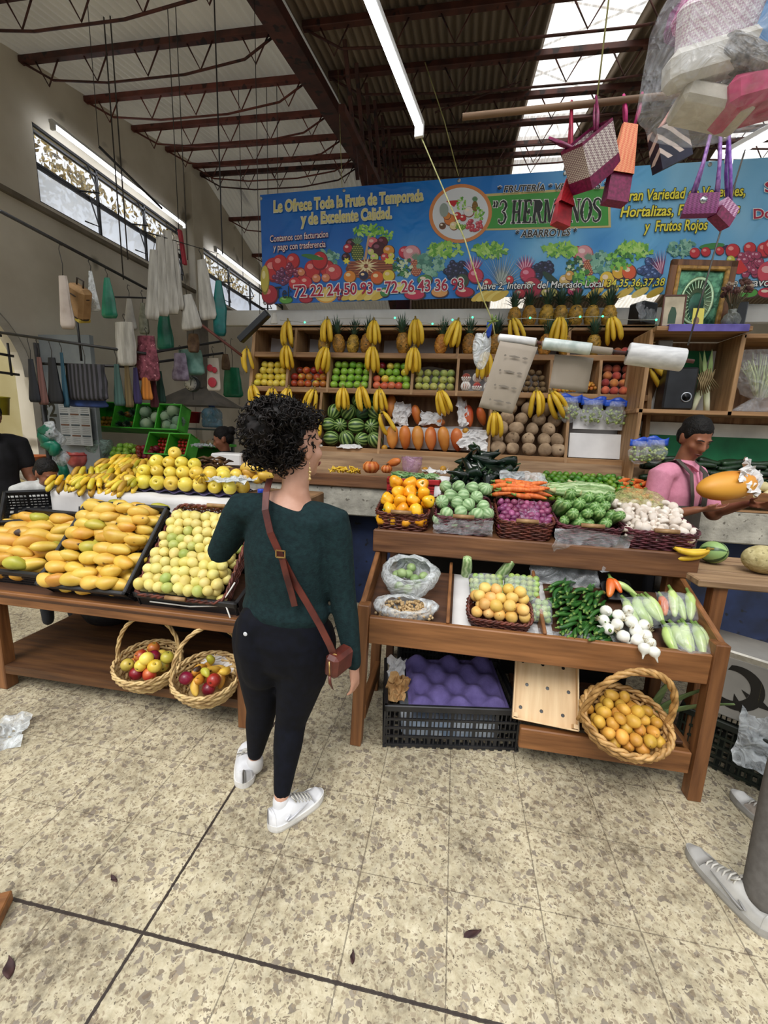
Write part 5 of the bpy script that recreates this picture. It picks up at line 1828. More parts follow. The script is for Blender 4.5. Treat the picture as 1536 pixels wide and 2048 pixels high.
# second crate behind it
crate('black plastic crate standing in the shade behind the egg tray crate', (.05, 2.56, .0), (0, 0, 0), .6, .38, .3)
t = thing('poplar_tray', 'pale wooden tray with rows of punched holes, leaning beside the black crate', 'tray', (.49, 1.81, .245), (.92, 0, -.10))
mb = MB()
TL, TWd = .42, .28
# the board with real holes: a grid of cells with octagonal holes
nx, ny = 3, 4
cw, chh = TWd / nx, TL / ny
for i in range(nx):
	for j in range(ny):
		cx, cy = -TWd / 2 + (i + .5) * cw, (j + .5) * chh
		hx = cx + (.012 if j % 2 else -.012)
		o = len(mb.v)
		ring = [V((hx + .0085 * math.cos(PI / 8 + k * PI / 4), cy + .0085 * math.sin(PI / 8 + k * PI / 4), 0)) for k in range(8)]
		sq = [V((cx + cw / 2, cy + chh * .2, 0)), V((cx + cw / 2, cy + chh / 2, 0)), V((cx - cw / 2, cy + chh / 2, 0)), V((cx - cw / 2, cy + chh * .2, 0)), V((cx - cw / 2, cy - chh * .2, 0)), V((cx - cw / 2, cy - chh / 2, 0)), V((cx + cw / 2, cy - chh / 2, 0)), V((cx + cw / 2, cy - chh * .2, 0))]
		mb.add(ring + sq, [(k, k + 8, (k + 1) % 8 + 8, (k + 1) % 8) for k in range(8)])
mb.build('punched_board', w_pale, t, solid=.005)
mb = MB()
for x in (-TWd / 2, TWd / 2):
	mb.box((x, TL / 2, .022), (.006, TL, .05), ch=0)
for y in (0, TL):
	mb.box((0, y, .022), (TWd, .006, .05), ch=0)
mb.build('sides', w_pale, t)
mb = MB()
for x in (-1, 1):
	for y in (.015, TL - .015):
		mb.box((x * (TWd / 2 - .012), y, .025), (.018, .018, .06), ch=0)
mb.build('corner_block', w_pale, t)
mb = MB()
mb.box((0, TL / 2, -.006), (TWd * .98, TL * .98, .003), ch=0)
mb.build('dark_backing', black_tray, t)
bk = basket('large golden round wicker basket of yellow guavas at the right under the stand', (.79, 1.79, .265), (.44, .06, .0), .35, .31, .13, wick_o, rows=7, taper=.62, stakes=22, round_=True, handle=(.40, .06), lean=-.16, tr=.008, rimr=.0135, name='round_basket')
Mb = Matrix.Translation((.79, 1.79, .265)) @ Euler((.44, .06, 0)).to_matrix().to_4x4()
for l, (rad, zz) in enumerate(((.13, .085), (.115, .125), (.06, .155))):
	for p in range(-4, 5):
		for q in range(-4, 5):
			x, y = (p + .5 * (q % 2)) * .053 + l * .02, q * .046 + l * .012
			if (x / 1.12) ** 2 + (y / .98) ** 2 < rad ** 2:
				put('yellow_guava', Mb @ V((x, y, zz + rnd(-.005, .005))), (rnd(0, 6), rnd(0, 6), 0), rnd(.9, 1.08), 'small dull yellow guava in the large golden basket under the stand', 'guavas in the large golden basket')
mb = MB()
for i, a in enumerate((-.3, .1, .5)):
	mb.grid(lambda u, v: V(((u - .5) * .05 * (1 - .8 * v), .02 * math.sin(v * 3), v * .36)), 3, 8)
	for p in mb.v[-36:]:
		p.x, p.z = p.x * math.cos(a) + p.z * math.sin(a), p.z * math.cos(a) - p.x * math.sin(a)
tag(mb.build('leek_leaves', mat('leek_leaf', '#4f6b3a', '#8aa06a', scale=6, rough=.6, stretch=(6, 1, .5)), None, (1.02, 2.0, .23), (.5, .3, 0), solid=.003), 'green leek leaves stuck behind the large golden basket', 'leaves')
# ================================================================ LEFT TABLE
A_, B_, G_ = ((-2.47, 1.86, .60), .47), ((-1.87, 1.84, .60), .82), ((-1.335, 1.86, .61), .80)
for (o, ang), L, lb in ((A_, .60, 'black plastic crate of long mangoes at the outer end of the fruit table'), (B_, .52, 'black plastic crate of yellow mangoes in the middle of the fruit table')):
	M = tiltM(o, ang)
	c = crate(lb, M @ V((0, .26, .0)), (ang, 0, 0), L, .52, .13, group='mango crates')
M = tiltM((A_[0][0], A_[0][1], A_[0][2]), A_[1])
heap('long_mango', -.26, .25, .04, .50, lambda x, y: .07, .13, .072, 'long yellow orange mango with dark specks in the outer crate', 'long mangoes in the outer crate', 3, dz=.045, lie='along', M=M, s=(.9, 1.2), yaw=.35, jit=.28)
M = tiltM((B_[0][0], B_[0][1], B_[0][2]), B_[1])
heap('mango', -.235, .235, .03, .56, lambda x, y: .06, .096, .064, 'yellow mango in the steep heap in the middle of the fruit table', 'mangoes in the middle crate', 3, dz=.042, lie='along', M=M, s=(.9, 1.15), yaw=.1, jit=.28)
M = tiltM(G_[0], G_[1])
basket('large red brown wicker basket of guavas at the near end of the fruit table', M @ V((0, .27, 0)), (G_[1], 0, 0), .50, .56, .10, wick_r, rows=8, taper=.92, stakes=46, grips=True, tr=.005, rimr=.011)
heap('guava', -.22, .215, .03, .52, lambda x, y: .07, .054, .047, 'pale yellow guava with a dark eye in the large wicker basket', 'guavas in the large wicker basket', 3, dz=.034, lie=True, M=M, s=(.93, 1.08))
# black crates that carry the basket and the heaps
crate('black plastic crate lying under the guava basket', (-1.30, 1.98, .64), (.31, 0, .0), .56, .34, .10)
mb = MB()
for i in range(2):
	p0 = at(285, 1180, Y=1.79)
	mb.tube([at(300, 1203, Y=1.80), at(380, 1213, Y=1.80), at(440, 1212, Y=1.80), at(470, 1165, Y=1.82)] if i == 0 else [at(452, 1212, Y=1.79), at(462, 1240, Y=1.785), at(468, 1268, Y=1.79)], .004, n=6)
tag(mb.build('basket_tie', mat('basket_tie', '#d9d6cf', rough=.7)), 'white cord tied round the guava basket with a loose hanging end', 'cord')
# the cloth covered tier behind
tier = thing('display_tier', 'raised display tier covered with white cloth behind the mango crates', 'display', (-2.02, 2.62, 0))
mb = MB()
mb.box((0, .1, .53), (1.3, .62, 1.04), ch=.01)
mb.build('box', w_dk, tier)
mb = MB()
def clothfn(u, v):
	x = (u - .5) * 1.33
	if v < .4:
		z, y = 1.06 - (.4 - v) * .42 + .02 * math.sin(u * 23) * (.4 - v), -.225 - .02 * math.sin(u * 17) * (.4 - v) - .02
	else:
		z, y = 1.06 + .012 * noise.noise(V((u * 9, v * 6, 0))), -.24 + (v - .4) * 1.0
	return V((x, y, z + .01))
mb.grid(clothfn, 60, 14)
mb.build('white_cover', cloth_w, tier, solid=.003)
# bananas (small), two masses
def small_banana_bunch(loc, n, label, group, seed, s=1.0):
	R_ = random.Random(seed)
	t = thing('small_banana_cluster', label, 'bananas', loc, (0, 0, R_.uniform(-.6, .6)), group)
	link('stalk', BST, t).location = (0, .09, .05)
	for i in range(n):
		o = link('banana', BANS[R_.randrange(3)], t)
		u, w_ = (i % 4) / 3 - .5, i // 4
		o.location = (u * .11 + R_.uniform(-.006, .006), .045 - .01 * w_, .075 - w_ * .032)
		o.rotation_euler = (Matrix.Rotation(u * .7, 3, 'Z') @ Matrix.Rotation(-1.25 + .12 * w_ + R_.uniform(-.1, .1), 3, 'X') @ Matrix.Rotation(PI / 2, 3, 'Z')).to_euler()
	t.scale = (s, s, s)
	return t
cells = []
for r_ in range(6):
	for c in range(6):
		cells.append((r_, c))
for r_, c in cells:
	x = -2.60 + c * .125 + .06 * (r_ % 2) + r_ * .018
	if x > -2.12:
		continue
	small_banana_bunch((x + rnd(-.03, .03), 2.42 + r_ * .075 + rnd(-.015, .015), 1.07 + r_ * .024 + rnd(-.01, .01)), 8, 'cluster of short greenish bananas in the stacked mass at the end of the cloth tier', 'short banana clusters', r_ * 10 + c, rnd(.95, 1.25))
# yellow apples on purple trays
pulp = mat('purple_tray_pulp', '#3a3350', '#4d456a', scale=12, rough=.9)
for i, (x0, x1, y, z) in enumerate(((-2.22, -1.42, 2.60, 1.125), (-2.16, -1.55, 2.72, 1.19))):
	mb = MB()
	mb.grid(lambda u, v: V((x0 + (x1 - x0) * u, y - .12 + .3 * v, z - .035 + .012 * math.cos(u * 46) * math.cos(v * 18))), 46, 16)
	tag(mb.build('apple_tray', pulp, solid=.004), f'dark purple pulp tray under the {"lower" if i == 0 else "upper"} layer of large yellow apples', 'tray')
for r_, (n, x0, x1, y, z) in enumerate(((8, -2.18, -1.44, 2.50, 1.14), (7, -2.14, -1.54, 2.60, 1.205), (4, -2.07, -1.78, 2.64, 1.268), (1, -1.95, -1.95, 2.67, 1.332))):
	for c in range(n):
		for b in range(2 if r_ < 2 else 1):
			put('large_yellow_apple', (x0 + (x1 - x0) * c / max(1, n - 1) + b * .04, y + b * .095, z + rnd(-.004, .004)), (PI / 2 + rnd(-.5, .2), 0, rnd(-.6, .6)), rnd(.92, 1.08), (f'large yellow apple in the {["lowest", "second", "third", "topmost"][r_]} layer of the pyramid, {ORD[c]} from the left' + (', behind' if b else '')), 'large yellow apples on the cloth tier')
banana_hand(at(405, 950, Y=2.45), 6, 'ripe banana hand lying on the white cloth beside the apple trays', None, .5, .45, 1.15, .8)
for i, (px, py) in enumerate(((398, 1000), (436, 962))):
	pass
crumple('crumpled clear plastic on the cloth at the inner end of the tier', at(460, 960, Y=2.55), (.3, .2, .1), film_soft, 'plastic_bag', 4, cat='plastic')
# orange mangoes half behind the curly hair
for i, (px, py) in enumerate(((492, 935), (512, 932), (500, 948), (524, 945), (515, 958), (494, 956), (532, 953), (508, 918))):
	put('mango', at(px, py, Y=2.72), (rnd(0, 6), rnd(0, 6), 0), .95, 'orange mango in the small heap beside the curly hair', 'orange mangoes beside the hair', var=4 if i % 3 else 0)
mb = MB()
mb.box((-1.2, 2.78, .55), (.5, .4, 1.06), ch=.01)
tag(mb.build('cardboard_stack', mat('cardboard', '#6d5238', '#8f6d4a', scale=4, rough=.9)), 'brown cardboard stack carrying the small heap of orange mangoes', 'cardboard')
# straw baskets on the lower shelf
for i, (x, y, yaw, ang, lb) in enumerate(((-1.555, 1.84, .15, .06, 'round straw basket of mixed apples with arched handle, on the low shelf'), (-1.185, 1.80, .1, .5, 'round straw basket of overripe fruit with arched handle, nearest the leggings'))):
	basket(lb, (x, y, .165), (.28, .0, yaw), .34, .30, .125, wick_y, rows=7, taper=.66, stakes=22, round_=True, handle=(.37, ang), lean=-.3, tr=.0065, rimr=.010, name='round_basket', group='straw baskets under the fruit table')
	Mb = Matrix.Translation((x, y, .165)) @ Euler((.28, 0, yaw)).to_matrix().to_4x4()
	kk = 0
	for l, (rad, zz) in enumerate(((.125, .095), (.10, .135), (.045, .165))):
		for p in range(-3, 4):
			for q in range(-3, 4):
				xx, yy = (p + .5 * (q % 2)) * .072 + l * .025, q * .063 + l * .02
				if xx * xx + yy * yy < rad * rad:
					kk += 1
					if i == 0:
						put('mixed_apple' if kk % 3 else 'yellow_apple', Mb @ V((xx, yy, zz)), (rnd(0, 6), rnd(0, 6), 0), rnd(.9, 1.05), 'apple of mottled red and yellow in the straw basket with the full arched handle', 'mixed apples in the straw basket')
					else:
						kd = 'dark_red_apple' if kk % 4 == 0 else 'long_mango'
						put(kd, Mb @ V((xx, yy, zz)), (rnd(0, 6), rnd(0, 6), 0), .95 if kd != 'long_mango' else .62, ('dark red apple' if kd == 'dark_red_apple' else 'small overripe speckled mango') + ' in the straw basket nearest the leggings', 'fruit in the second straw basket')
crumple('white paper lining sticking up inside the straw basket nearest the leggings', (-1.17, 1.90, .27), (.2, .1, .05), paper, seed=8, rot=(1.0, 0, .2))
# ================================================================ THE BANNER
BY = 4.0
banner = thing('banner', 'long blue printed vinyl shop banner with fruit pictures hanging above the shelves', 'banner', at(527, 608, Y=BY))
BO = banner.location.copy()
def bp(px, py, e=0.0):
	return at(px, py, Y=BY - e) - BO
def banner_mat():
	m = mat('banner_vinyl', '#0f5fb4', rough=.42)
	nt = m.node_tree
	N, L = nt.nodes, nt.links
	b = N['Principled BSDF']
	tc = N.new('ShaderNodeTexCoord')
	sx = N.new('ShaderNodeSeparateXYZ')
	L.new(tc.outputs['Object'], sx.inputs[0])
	ng = N.new('ShaderNodeTexNoise')
	ng.inputs['Scale'].default_value = 1.3
	L.new(tc.outputs['Object'], ng.inputs['Vector'])
	a = N.new('ShaderNodeMath')
	a.operation = 'MULTIPLY_ADD'
	a.inputs[1].default_value = .22
	L.new(sx.outputs[0], a.inputs[0])
	L.new(ng.outputs['Fac'], a.inputs[2])
	r = N.new('ShaderNodeValToRGB')
	e = r.color_ramp.elements
	e.new(.5)
	e.new(.75)
	for el, (p, c) in zip(e, ((.40, '#0f62ba'), (.62, '#1c80d4'), (.85, '#6ab4e4'), (1.0, '#a2d4f0'))):
		el.position, el.color = p, lin(c)
	mr = N.new('ShaderNodeMapRange')
	mr.inputs['From Min'].default_value = 0
	mr.inputs['From Max'].default_value = 1.45
	L.new(a.outputs[0], mr.inputs[0])
	L.new(mr.outputs[0], r.inputs[0])
	L.new(r.outputs[0], b.inputs['Base Color'])
	w_ = N.new('ShaderNodeTexNoise')
	w_.inputs['Scale'].default_value = 2.6
	w_.inputs['Distortion'].default_value = 1.5
	L.new(tc.outputs['Object'], w_.inputs['Vector'])
	bu = N.new('ShaderNodeBump')
	bu.inputs['Strength'].default_value = .5
	bu.inputs['Distance'].default_value = .05
	L.new(w_.outputs['Fac'], bu.inputs['Height'])
	L.new(bu.outputs[0], b.inputs['Normal'])
	return m
mb = MB()
mb.poly([bp(527, 608), bp(760, 601), bp(1000, 594), bp(1300, 589), bp(1700, 583), bp(1700, 300), bp(1536, 315), bp(1130, 341), bp(915, 356), bp(700, 374), bp(520, 390)], 0, .004)
mb.build('sheet', banner_mat(), banner)
def ink(name, c, **k):
	return mat('ink_' + name, c, rough=.45, **k)
def text_shapes(s, bold=0.0, shear=0.0, spacing=1.0):
	cu = bpy.data.curves.new('lettering', 'FONT')
	cu.body = s
	cu.size = 1
	cu.shear = shear
	cu.offset = bold
	cu.space_character = spacing
	cu.resolution_u = 3
	o = bpy.data.objects.new('lettering', cu)
	COL.objects.link(o)
	dg = bpy.context.evaluated_depsgraph_get()
	me = bpy.data.meshes.new_from_object(o.evaluated_get(dg))
	vs = [v.co.copy() for v in me.vertices]
	fs = [tuple(p.vertices) for p in me.polygons]
	bpy.data.objects.remove(o)
	bpy.data.meshes.remove(me)
	return vs, fs
def letter(s, p0, p1, cap, fill, outline=None, bold=.012, ow=.05, shear=0.0, e=.012, parent=None, fn=None, name='lettering', spacing=1.0):
	"""lettering whose baseline runs from p0 to p1 in the banner's own frame; cap is the letter height in the same units"""
	fn = fn or bp
	base, _ = text_shapes(s, 0.0, shear, spacing)
	x0, x1 = min(v.x for v in base), max(v.x for v in base)
	ks = (cap / .70)
	def place(vs, ee):
		out = []
		for v in vs:
			t = (v.x - x0) / (x1 - x0)
			out.append(fn(p0[0] + (p1[0] - p0[0]) * t, p0[1] + (p1[1] - p0[1]) * t - v.y * ks, ee))
		return out
	mb = MB()
	ms = [fill]
	if outline:
		vs, fs = text_shapes(s, bold + ow, shear, spacing)
		mb.add(place(vs, e), fs, 1)
		ms.append(outline)
	vs, fs = text_shapes(s, bold, shear, spacing)
	mb.add(place(vs, e + .0025), fs, 0)
	return mb.build(name, ms, parent if parent is not None else banner)
I_W, I_Y, I_K, I_R = ink('white', '#f2f2ee'), ink('pale_yellow', '#d9cf86'), ink('black', '#111111'), ink('crimson', '#b0123c')
I_S, I_Y2, I_DR = ink('silver', '#d4d6cf'), ink('yellow', '#efe44a'), ink('maroon', '#8e1434')
letter('Le Ofrece Toda la Fruta de Temporada', (548, 424), (846, 401), 22, I_Y, I_S, .025, .05)
letter('y de Excelente Calidad.', (603, 449), (783, 436), 22, I_Y, I_S, .025, .05)
letter('Contamos con facturacion', (540, 484), (656, 474), 13, I_W, I_DR, .0, .05)
letter('y pago con trasferencia', (547, 501), (651, 494), 13, I_W, I_DR, .0, .05)
letter('Tel:', (550, 597), (583, 595), 24, I_K, None, .0)
letter('72 22 24 50 93 - 72 26 43 36 93', (588, 594), (927, 579), 23, I_R, I_W, .015, .055, spacing=.95)
letter('Gran Variedad de Vegetales,', (1244, 402), (1490, 391), 21, I_Y2, I_K, .02, .045, .25)
letter('Hortalizas, Frutas Secas', (1241, 434), (1480, 426), 21, I_Y2, I_K, .02, .045, .25)
letter('y  Frutos Rojos', (1288, 463), (1415, 459), 21, I_Y2, I_K, .02, .045, .25)
letter('Nave 2, Interior del Mercado Local', (954, 579), (1208, 574), 14, I_W, I_K, .01, .05, .25)
letter('34,35,36,37,38', (1213, 574), (1330, 571), 15, I_Y2, I_K, .01, .05, .25)
letter('Valle de Bravo', (1400, 574), (1540, 572), 16, I_W, I_K, .01, .05, .25)
letter('Do', (1508, 437), (1545, 435), 19, I_R, I_W, .02, .05)
letter('S', (1531, 384), (1548, 383), 20, I_R, I_W, .02, .05)
# the green name plate and the oval badge
mb = MB()
mb.poly([bp(970, 461, .002), bp(1222, 455, .002), bp(1220, 372, .002), bp(970, 388, .002)], 0)
mb.poly([bp(972, 457, .003), bp(1217, 451, .003), bp(1215, 377, .003), bp(972, 393, .003)], 1)
mb.build('name_plate', [ink('gold', '#c9b878'), ink('green', '#3f9a3c')], banner)
mb = MB()
for k, (rx, ry, e) in enumerate(((63, 59, .0035), (56, 52, .0045))):
	mb.poly([bp(921 + rx * math.cos(a), 427 - ry * math.sin(a) - .05 * rx * math.cos(a), e) for a in np.linspace(0, 2 * PI, 40, endpoint=False)], k)
mb.build('oval_badge', [ink('orange', '#d98a4e'), ink('badge_white', '#dfe4ea')], banner)
# serif capitals drawn as outlines: stems, bars and bowls with feet
GL = {
	'H': (.78, [[(.06, 0), (.36, 0), (.36, .05), (.28, .05), (.28, .46), (.52, .46), (.52, .05), (.44, .05), (.44, 0), (.74, 0), (.74, .05), (.66, .05), (.66, .95), (.74, .95), (.74, 1), (.44, 1), (.44, .95), (.52, .95), (.52, .53), (.28, .53), (.28, .95), (.36, .95), (.36, 1), (.06, 1), (.06, .95), (.14, .95), (.14, .05), (.06, .05)]]),
	'E': (.66, [[(.04, 0), (.62, 0), (.64, .26), (.58, .26), (.52, .06), (.28, .06), (.28, .47), (.42, .47), (.44, .38), (.49, .38), (.49, .63), (.44, .63), (.42, .53), (.28, .53), (.28, .94), (.5, .94), (.56, .76), (.61, .76), (.6, 1), (.04, 1), (.04, .95), (.13, .95), (.13, .05), (.04, .05)]]),
	'R': (.76, [[(.04, 0), (.36, 0), (.36, .05), (.28, .05), (.28, .46), (.36, .46), (.58, 0), (.78, 0), (.78, .05), (.71, .05), (.5, .48), (.62, .56), (.66, .72), (.62, .89), (.48, 1), (.04, 1), (.04, .95), (.13, .95), (.13, .05), (.04, .05)]]),
	'M': (.98, [[(.04, 0), (.3, 0), (.3, .05), (.2, .05), (.2, .84), (.46, 0), (.52, 0), (.76, .84), (.76, .05), (.68, .05), (.68, 0), (.98, 0), (.98, .05), (.9, .05), (.9, .95), (.98, .95), (.98, 1), (.76, 1), (.52, .2), (.27, 1), (.04, 1), (.04, .95), (.13, .95), (.13, .05), (.04, .05)]]),
	'A': (.76, [[(.0, 0), (.26, 0), (.26, .05), (.17, .05), (.24, .28), (.5, .28), (.56, .05), (.46, .05), (.46, 0), (.78, 0), (.78, .05), (.71, .05), (.43, 1), (.36, 1), (.08, .05), (0, .05)]]),
	'N': (.8, [[(.04, 0), (.3, 0), (.3, .05), (.2, .05), (.2, .8), (.62, 0), (.7, 0), (.7, .95), (.79, .95), (.79, 1), (.53, 1), (.53, .95), (.63, .95), (.63, .3), (.27, 1), (.04, 1), (.04, .95), (.13, .95), (.13, .05), (.04, .05)]]),
}
def ringglyph(cx, cy, rx, ry, wx, wy):
	out = [(cx + rx * math.cos(a), cy + ry * math.sin(a)) for a in np.linspace(0, 2 * PI, 24)]
	inn = [(cx + (rx - wx) * math.cos(a), cy + (ry - wy) * math.sin(a)) for a in np.linspace(2 * PI, 0, 24)]
	return [out + inn]
def strokeglyph(pts, w_):
	"""a pen stroke of changing width"""
	L_, R_ = [], []
	for i, p in enumerate(pts):
		a, b = pts[max(0, i - 1)], pts[min(len(pts) - 1, i + 1)]
		d = V((b[0] - a[0], b[1] - a[1])).normalized()
		k = w_[i] / 2
		L_.append((p[0] - d.y * k, p[1] + d.x * k))
		R_.append((p[0] + d.y * k, p[1] - d.x * k))
	return [L_ + R_[::-1]]
GL['O'] = (.8, ringglyph(.4, .5, .37, .52, .15, .05))
sp = [(.56, .78), (.5, .95), (.34, 1.0), (.16, .93), (.1, .76), (.18, .62), (.34, .53), (.5, .42), (.57, .26), (.5, .08), (.33, 0), (.15, .04), (.08, .22)]
GL['S'] = (.66, strokeglyph(sp, [.06, .06, .07, .11, .14, .15, .16, .15, .14, .11, .07, .06, .06]))
t3 = [(.08, .78), (.14, .94), (.3, 1.0), (.46, .92), (.5, .76), (.42, .6), (.26, .53), (.44, .46), (.54, .28), (.46, .08), (.28, 0), (.12, .06), (.08, .2)]
GL['3'] = (.6, strokeglyph(t3, [.07, .07, .07, .11, .14, .1, .05, .1, .15, .11, .07, .07, .09]))
cm = lambda x: [[(x, .72), (x + .07, .7), (x + .13, .78), (x + .13, .95), (x + .06, 1.0), (x + .0, .93), (x + .05, .87), (x + .07, .8)]]
GL['“'] = (.42, [[(p[0], 1.7 - p[1]) for p in q][::-1] for q in cm(.04) + cm(.22)])
GL['”'] = (.42, cm(.04) + cm(.22))
GL[' '] = (.26, [])
def serif_word(s, p0, p1, cap, fill, outline, shear=.2, e=.0045):
	tot = sum(GL[c][0] for c in s)
	mb = MB()
	for lay, (dx, dy) in enumerate(((-1, -1), (1, -1), (-1, 1), (1, 1), (0, 0))):
		x = 0
		for c in s:
			for q in GL[c][1]:
				pts = []
				for gx, gy in q:
					t = (x + gx + shear * (gy - .5) * .6) / tot
					px = p0[0] + (p1[0] - p0[0]) * t + dx * 1.3
					py = p0[1] + (p1[1] - p0[1]) * t - gy * cap + dy * 1.3
					pts.append(bp(px, py, e + (.0025 if lay == 4 else 0)))
				mb.poly(pts, 0 if lay == 4 else 1)
			x += GL[c][0]
	mb.build('lettering', [fill, outline], banner)
serif_word('“3 HERMANOS”', (984, 448), (1216, 442), 46, I_K, I_W)
letter('* FRUTERÍA * VERDURAS *', (995, 385), (1216, 376), 13, I_K, I_W, .015, .05, .22)
letter('* ABARROTES *', (1031, 475), (1154, 470), 14, I_K, I_W, .015, .05, .22)
# the printed fruit: flat printed shapes in the banner's colours
PC = {}
def pc(c):
	if c not in PC:
		PC[c] = (len(PC), ink('print_' + c[1:], c))
	return PC[c][0]
fp = MB()
PE = [.0012]
def shape(pts, c):
	PE[0] += .000004
	fp.poly([bp(x, y, PE[0]) for x, y in pts], pc(c))
def disc(x, y, rx, ry, c, n=18, rot=0.0, wob=0.0, k=3):
	ca, sa = math.cos(rot), math.sin(rot)
	pts = []
	for a in np.linspace(0, 2 * PI, n, endpoint=False):
		q = 1 + wob * math.sin(k * a + x)
		u, v = rx * q * math.cos(a), ry * q * math.sin(a)
		pts.append((x + u * ca - v * sa, y + u * sa + v * ca))
	shape(pts, c)
def pball(x, y, r, c, hi, dark, ry=None):
	ry = ry or r
	disc(x, y, r, ry, dark)
	disc(x - r * .06, y - ry * .08, r * .9, ry * .88, c)
	disc(x - r * .28, y - ry * .35, r * .38, ry * .28, hi, 10)
def leafy(x, y, rx, ry, cs, n, R_):
	for i in range(n):
		a, q = R_.uniform(0, 6.28), R_.random() ** .5
		disc(x + rx * q * math.cos(a), y + ry * q * math.sin(a), R_.uniform(.14, .26) * rx, R_.uniform(.14, .26) * ry, R_.choice(cs), 11, R_.uniform(0, 3), .3, 5)
def cluster(x, y, rx, ry, r, c, hi, dark, n, R_):
	for i in range(n):
		a, q = R_.uniform(0, 6.28), R_.random() ** .5
		pball(x + rx * q * math.cos(a), y + ry * q * math.sin(a), r, c, hi, dark)
def ppine(x, y, rx, ry, base='#b5832c', dk='#5f4a1c', leaf='#4f7a4a'):
	for i in range(11):
		a = -PI / 2 + (i - 5) * .22
		shape([(x - 3, y - ry * .9), (x + math.cos(a) * rx * 1.2, y - ry * 1.05 + math.sin(a) * ry * .9), (x + 3, y - ry * .9)], leaf if i % 2 else '#6d9a72')
	disc(x, y, rx, ry, dk)
	for i in range(-4, 5):
		for j in range(-3, 4):
			u, v = (j + .5 * (i % 2)) * rx * .36, i * ry * .22
			if (u / rx) ** 2 + (v / ry) ** 2 < .82:
				disc(x + u, y + v, rx * .16, ry * .095, base, 4)
RF = random.Random(5)
GREEN, LG, TEAL = ['#4f9a3c', '#6fb84a', '#3a7a34', '#8fce5a'], ['#9ccf5a', '#7fbf4a', '#b5dd7a', '#5fa33a'], ['#5f9a86', '#7fb59c', '#4a8272', '#93c2ac']
leafy(655, 516, 24, 16, TEAL, 60, RF)
for x, y, r in ((548, 540, 21), (560, 528, 16), (655, 538, 15), (586, 523, 14), (625, 540, 17), (640, 522, 16), (600, 550, 13)):
	pball(x, y, r, '#c22a2c', '#e88a86', '#7c1420', r * 1.2)
pball(668, 545, 17, '#cf4a4a', '#efc0b0', '#8c2030')
for x, y in ((620, 512), (630, 516)):
	disc(x, y, 18, 4, '#3f7a3c', 12, .1)
cluster(565, 553, 17, 15, 5, '#6d2a52', '#b07a9c', '#3c1230', 26, RF)
cluster(585, 540, 12, 14, 5, '#8a2a48', '#c98aa0', '#4a1028', 16, RF)
for x, y, r in ((590, 567, 13), (612, 565, 13), (633, 557, 9), (652, 556, 9), (603, 545, 8)):
	pball(x, y, r, '#d0323a' if r > 10 else '#d9885a', '#f0b0a0', '#8a1a24')
pball(540, 590, 17, '#b02430', '#e07a78', '#6a101c', 20)
pball(572, 600, 14, '#5fa33a', '#a8d67c', '#356a20', 8)
pball(530, 560, 9, '#c9b84a', '#ece0a0', '#8c7a24', 30)
disc(652, 590, 22, 16, '#e0a23c')
disc(652, 590, 19, 13, '#efd27a')
pball(612, 598, 14, '#b5283a', '#e08a90', '#6a1020', 9)
cluster(690, 590, 16, 12, 4, '#8a2440', '#c98aa0', '#4a1028', 18, RF)
# fruit basket in the print
leafy(738, 462, 30, 12, LG, 50, RF)
leafy(772, 470, 14, 12, LG, 24, RF)
for x, y, r, c in ((702, 488, 11, '#3a1420'), (696, 497, 10, '#b0243a'), (692, 515, 9, '#2a1018'), (746, 486, 12, '#d96a72'), (765, 484, 11, '#5a1420'), (757, 498, 15, '#4a101c'), (778, 502, 12, '#e0962a'), (742, 504, 7, '#cfd07a'), (770, 515, 9, '#d0423c'), (783, 512, 7, '#dcd45a'), (749, 515, 9, '#c9d66a')):
	pball(x, y, r, c, '#f0c0b8' if c > '#6' else '#8a5060', '#40101a')
ppine(715, 505, 13, 18, '#9ca04a', '#3a5224')
disc(741, 538, 50, 20, '#7a3a24')
for i in range(7):
	shape([(692 + 2 * i, 523 + i * 5), (792 - 2 * i, 520 + i * 5), (792 - 2 * i, 522 + i * 5), (692 + 2 * i, 525.5 + i * 5)], '#a8623c')
for a in np.linspace(0, 2 * PI, 14, endpoint=False):
	shape([(732 + 5 * math.cos(a + .5), 532 - 5 * math.sin(a + .5)), (732 + 26 * math.cos(a), 532 - 20 * math.sin(a)), (732 + 5 * math.cos(a - .5), 532 - 5 * math.sin(a - .5))], '#d9c48a' if a % 1 > .5 else '#efe0b0')
shape([(728, 518), (736, 470), (739, 472), (733, 520)], '#c9a07a')
for x in (693, 775, 782):
	disc(x, 522, 6, 6, '#e8e04a', 12, 0, .3, 6)
for x, y, r, c in ((700, 554, 13, '#e08a2a'), (755, 556, 14, '#d9621e'), (778, 552, 13, '#e0c83a'), (728, 552, 10, '#1c2348')):
	pball(x, y, r, c, '#f6d8a0', '#7a4a18')
# right of the basket
for x0 in (820, 1165):
	pball(x0 - 10, 505, 13, '#c9324a', '#ef9aa0', '#7c1a2c')
	pball(x0 + 4, 508, 18, '#dd9aa0', '#f2cfcf', '#a8606c')
	ppine(x0 + 12, 536, 12, 17, '#d99a72', '#9c4a34', '#7a8a82')
	leafy(x0 - 14, 534, 18, 20, ['#2f6a3a', '#4a8a4a', '#1f5030', '#cfe0b8'], 44, RF)
	leafy(x0 + 42, 528, 26, 24, TEAL, 80, RF)
for x0 in (880, 970, 1110, 1260):
	leafy(x0 + 10, 500, 34, 15, LG, 70, RF)
cluster(912, 540, 22, 17, 6, '#1f2340', '#5a6090', '#0c0e20', 34, RF)
cluster(1085, 540, 20, 18, 6, '#1f2340', '#5a6090', '#0c0e20', 30, RF)
cluster(1300, 540, 20, 20, 7, '#2f4a80', '#7a96c9', '#18264a', 30, RF)
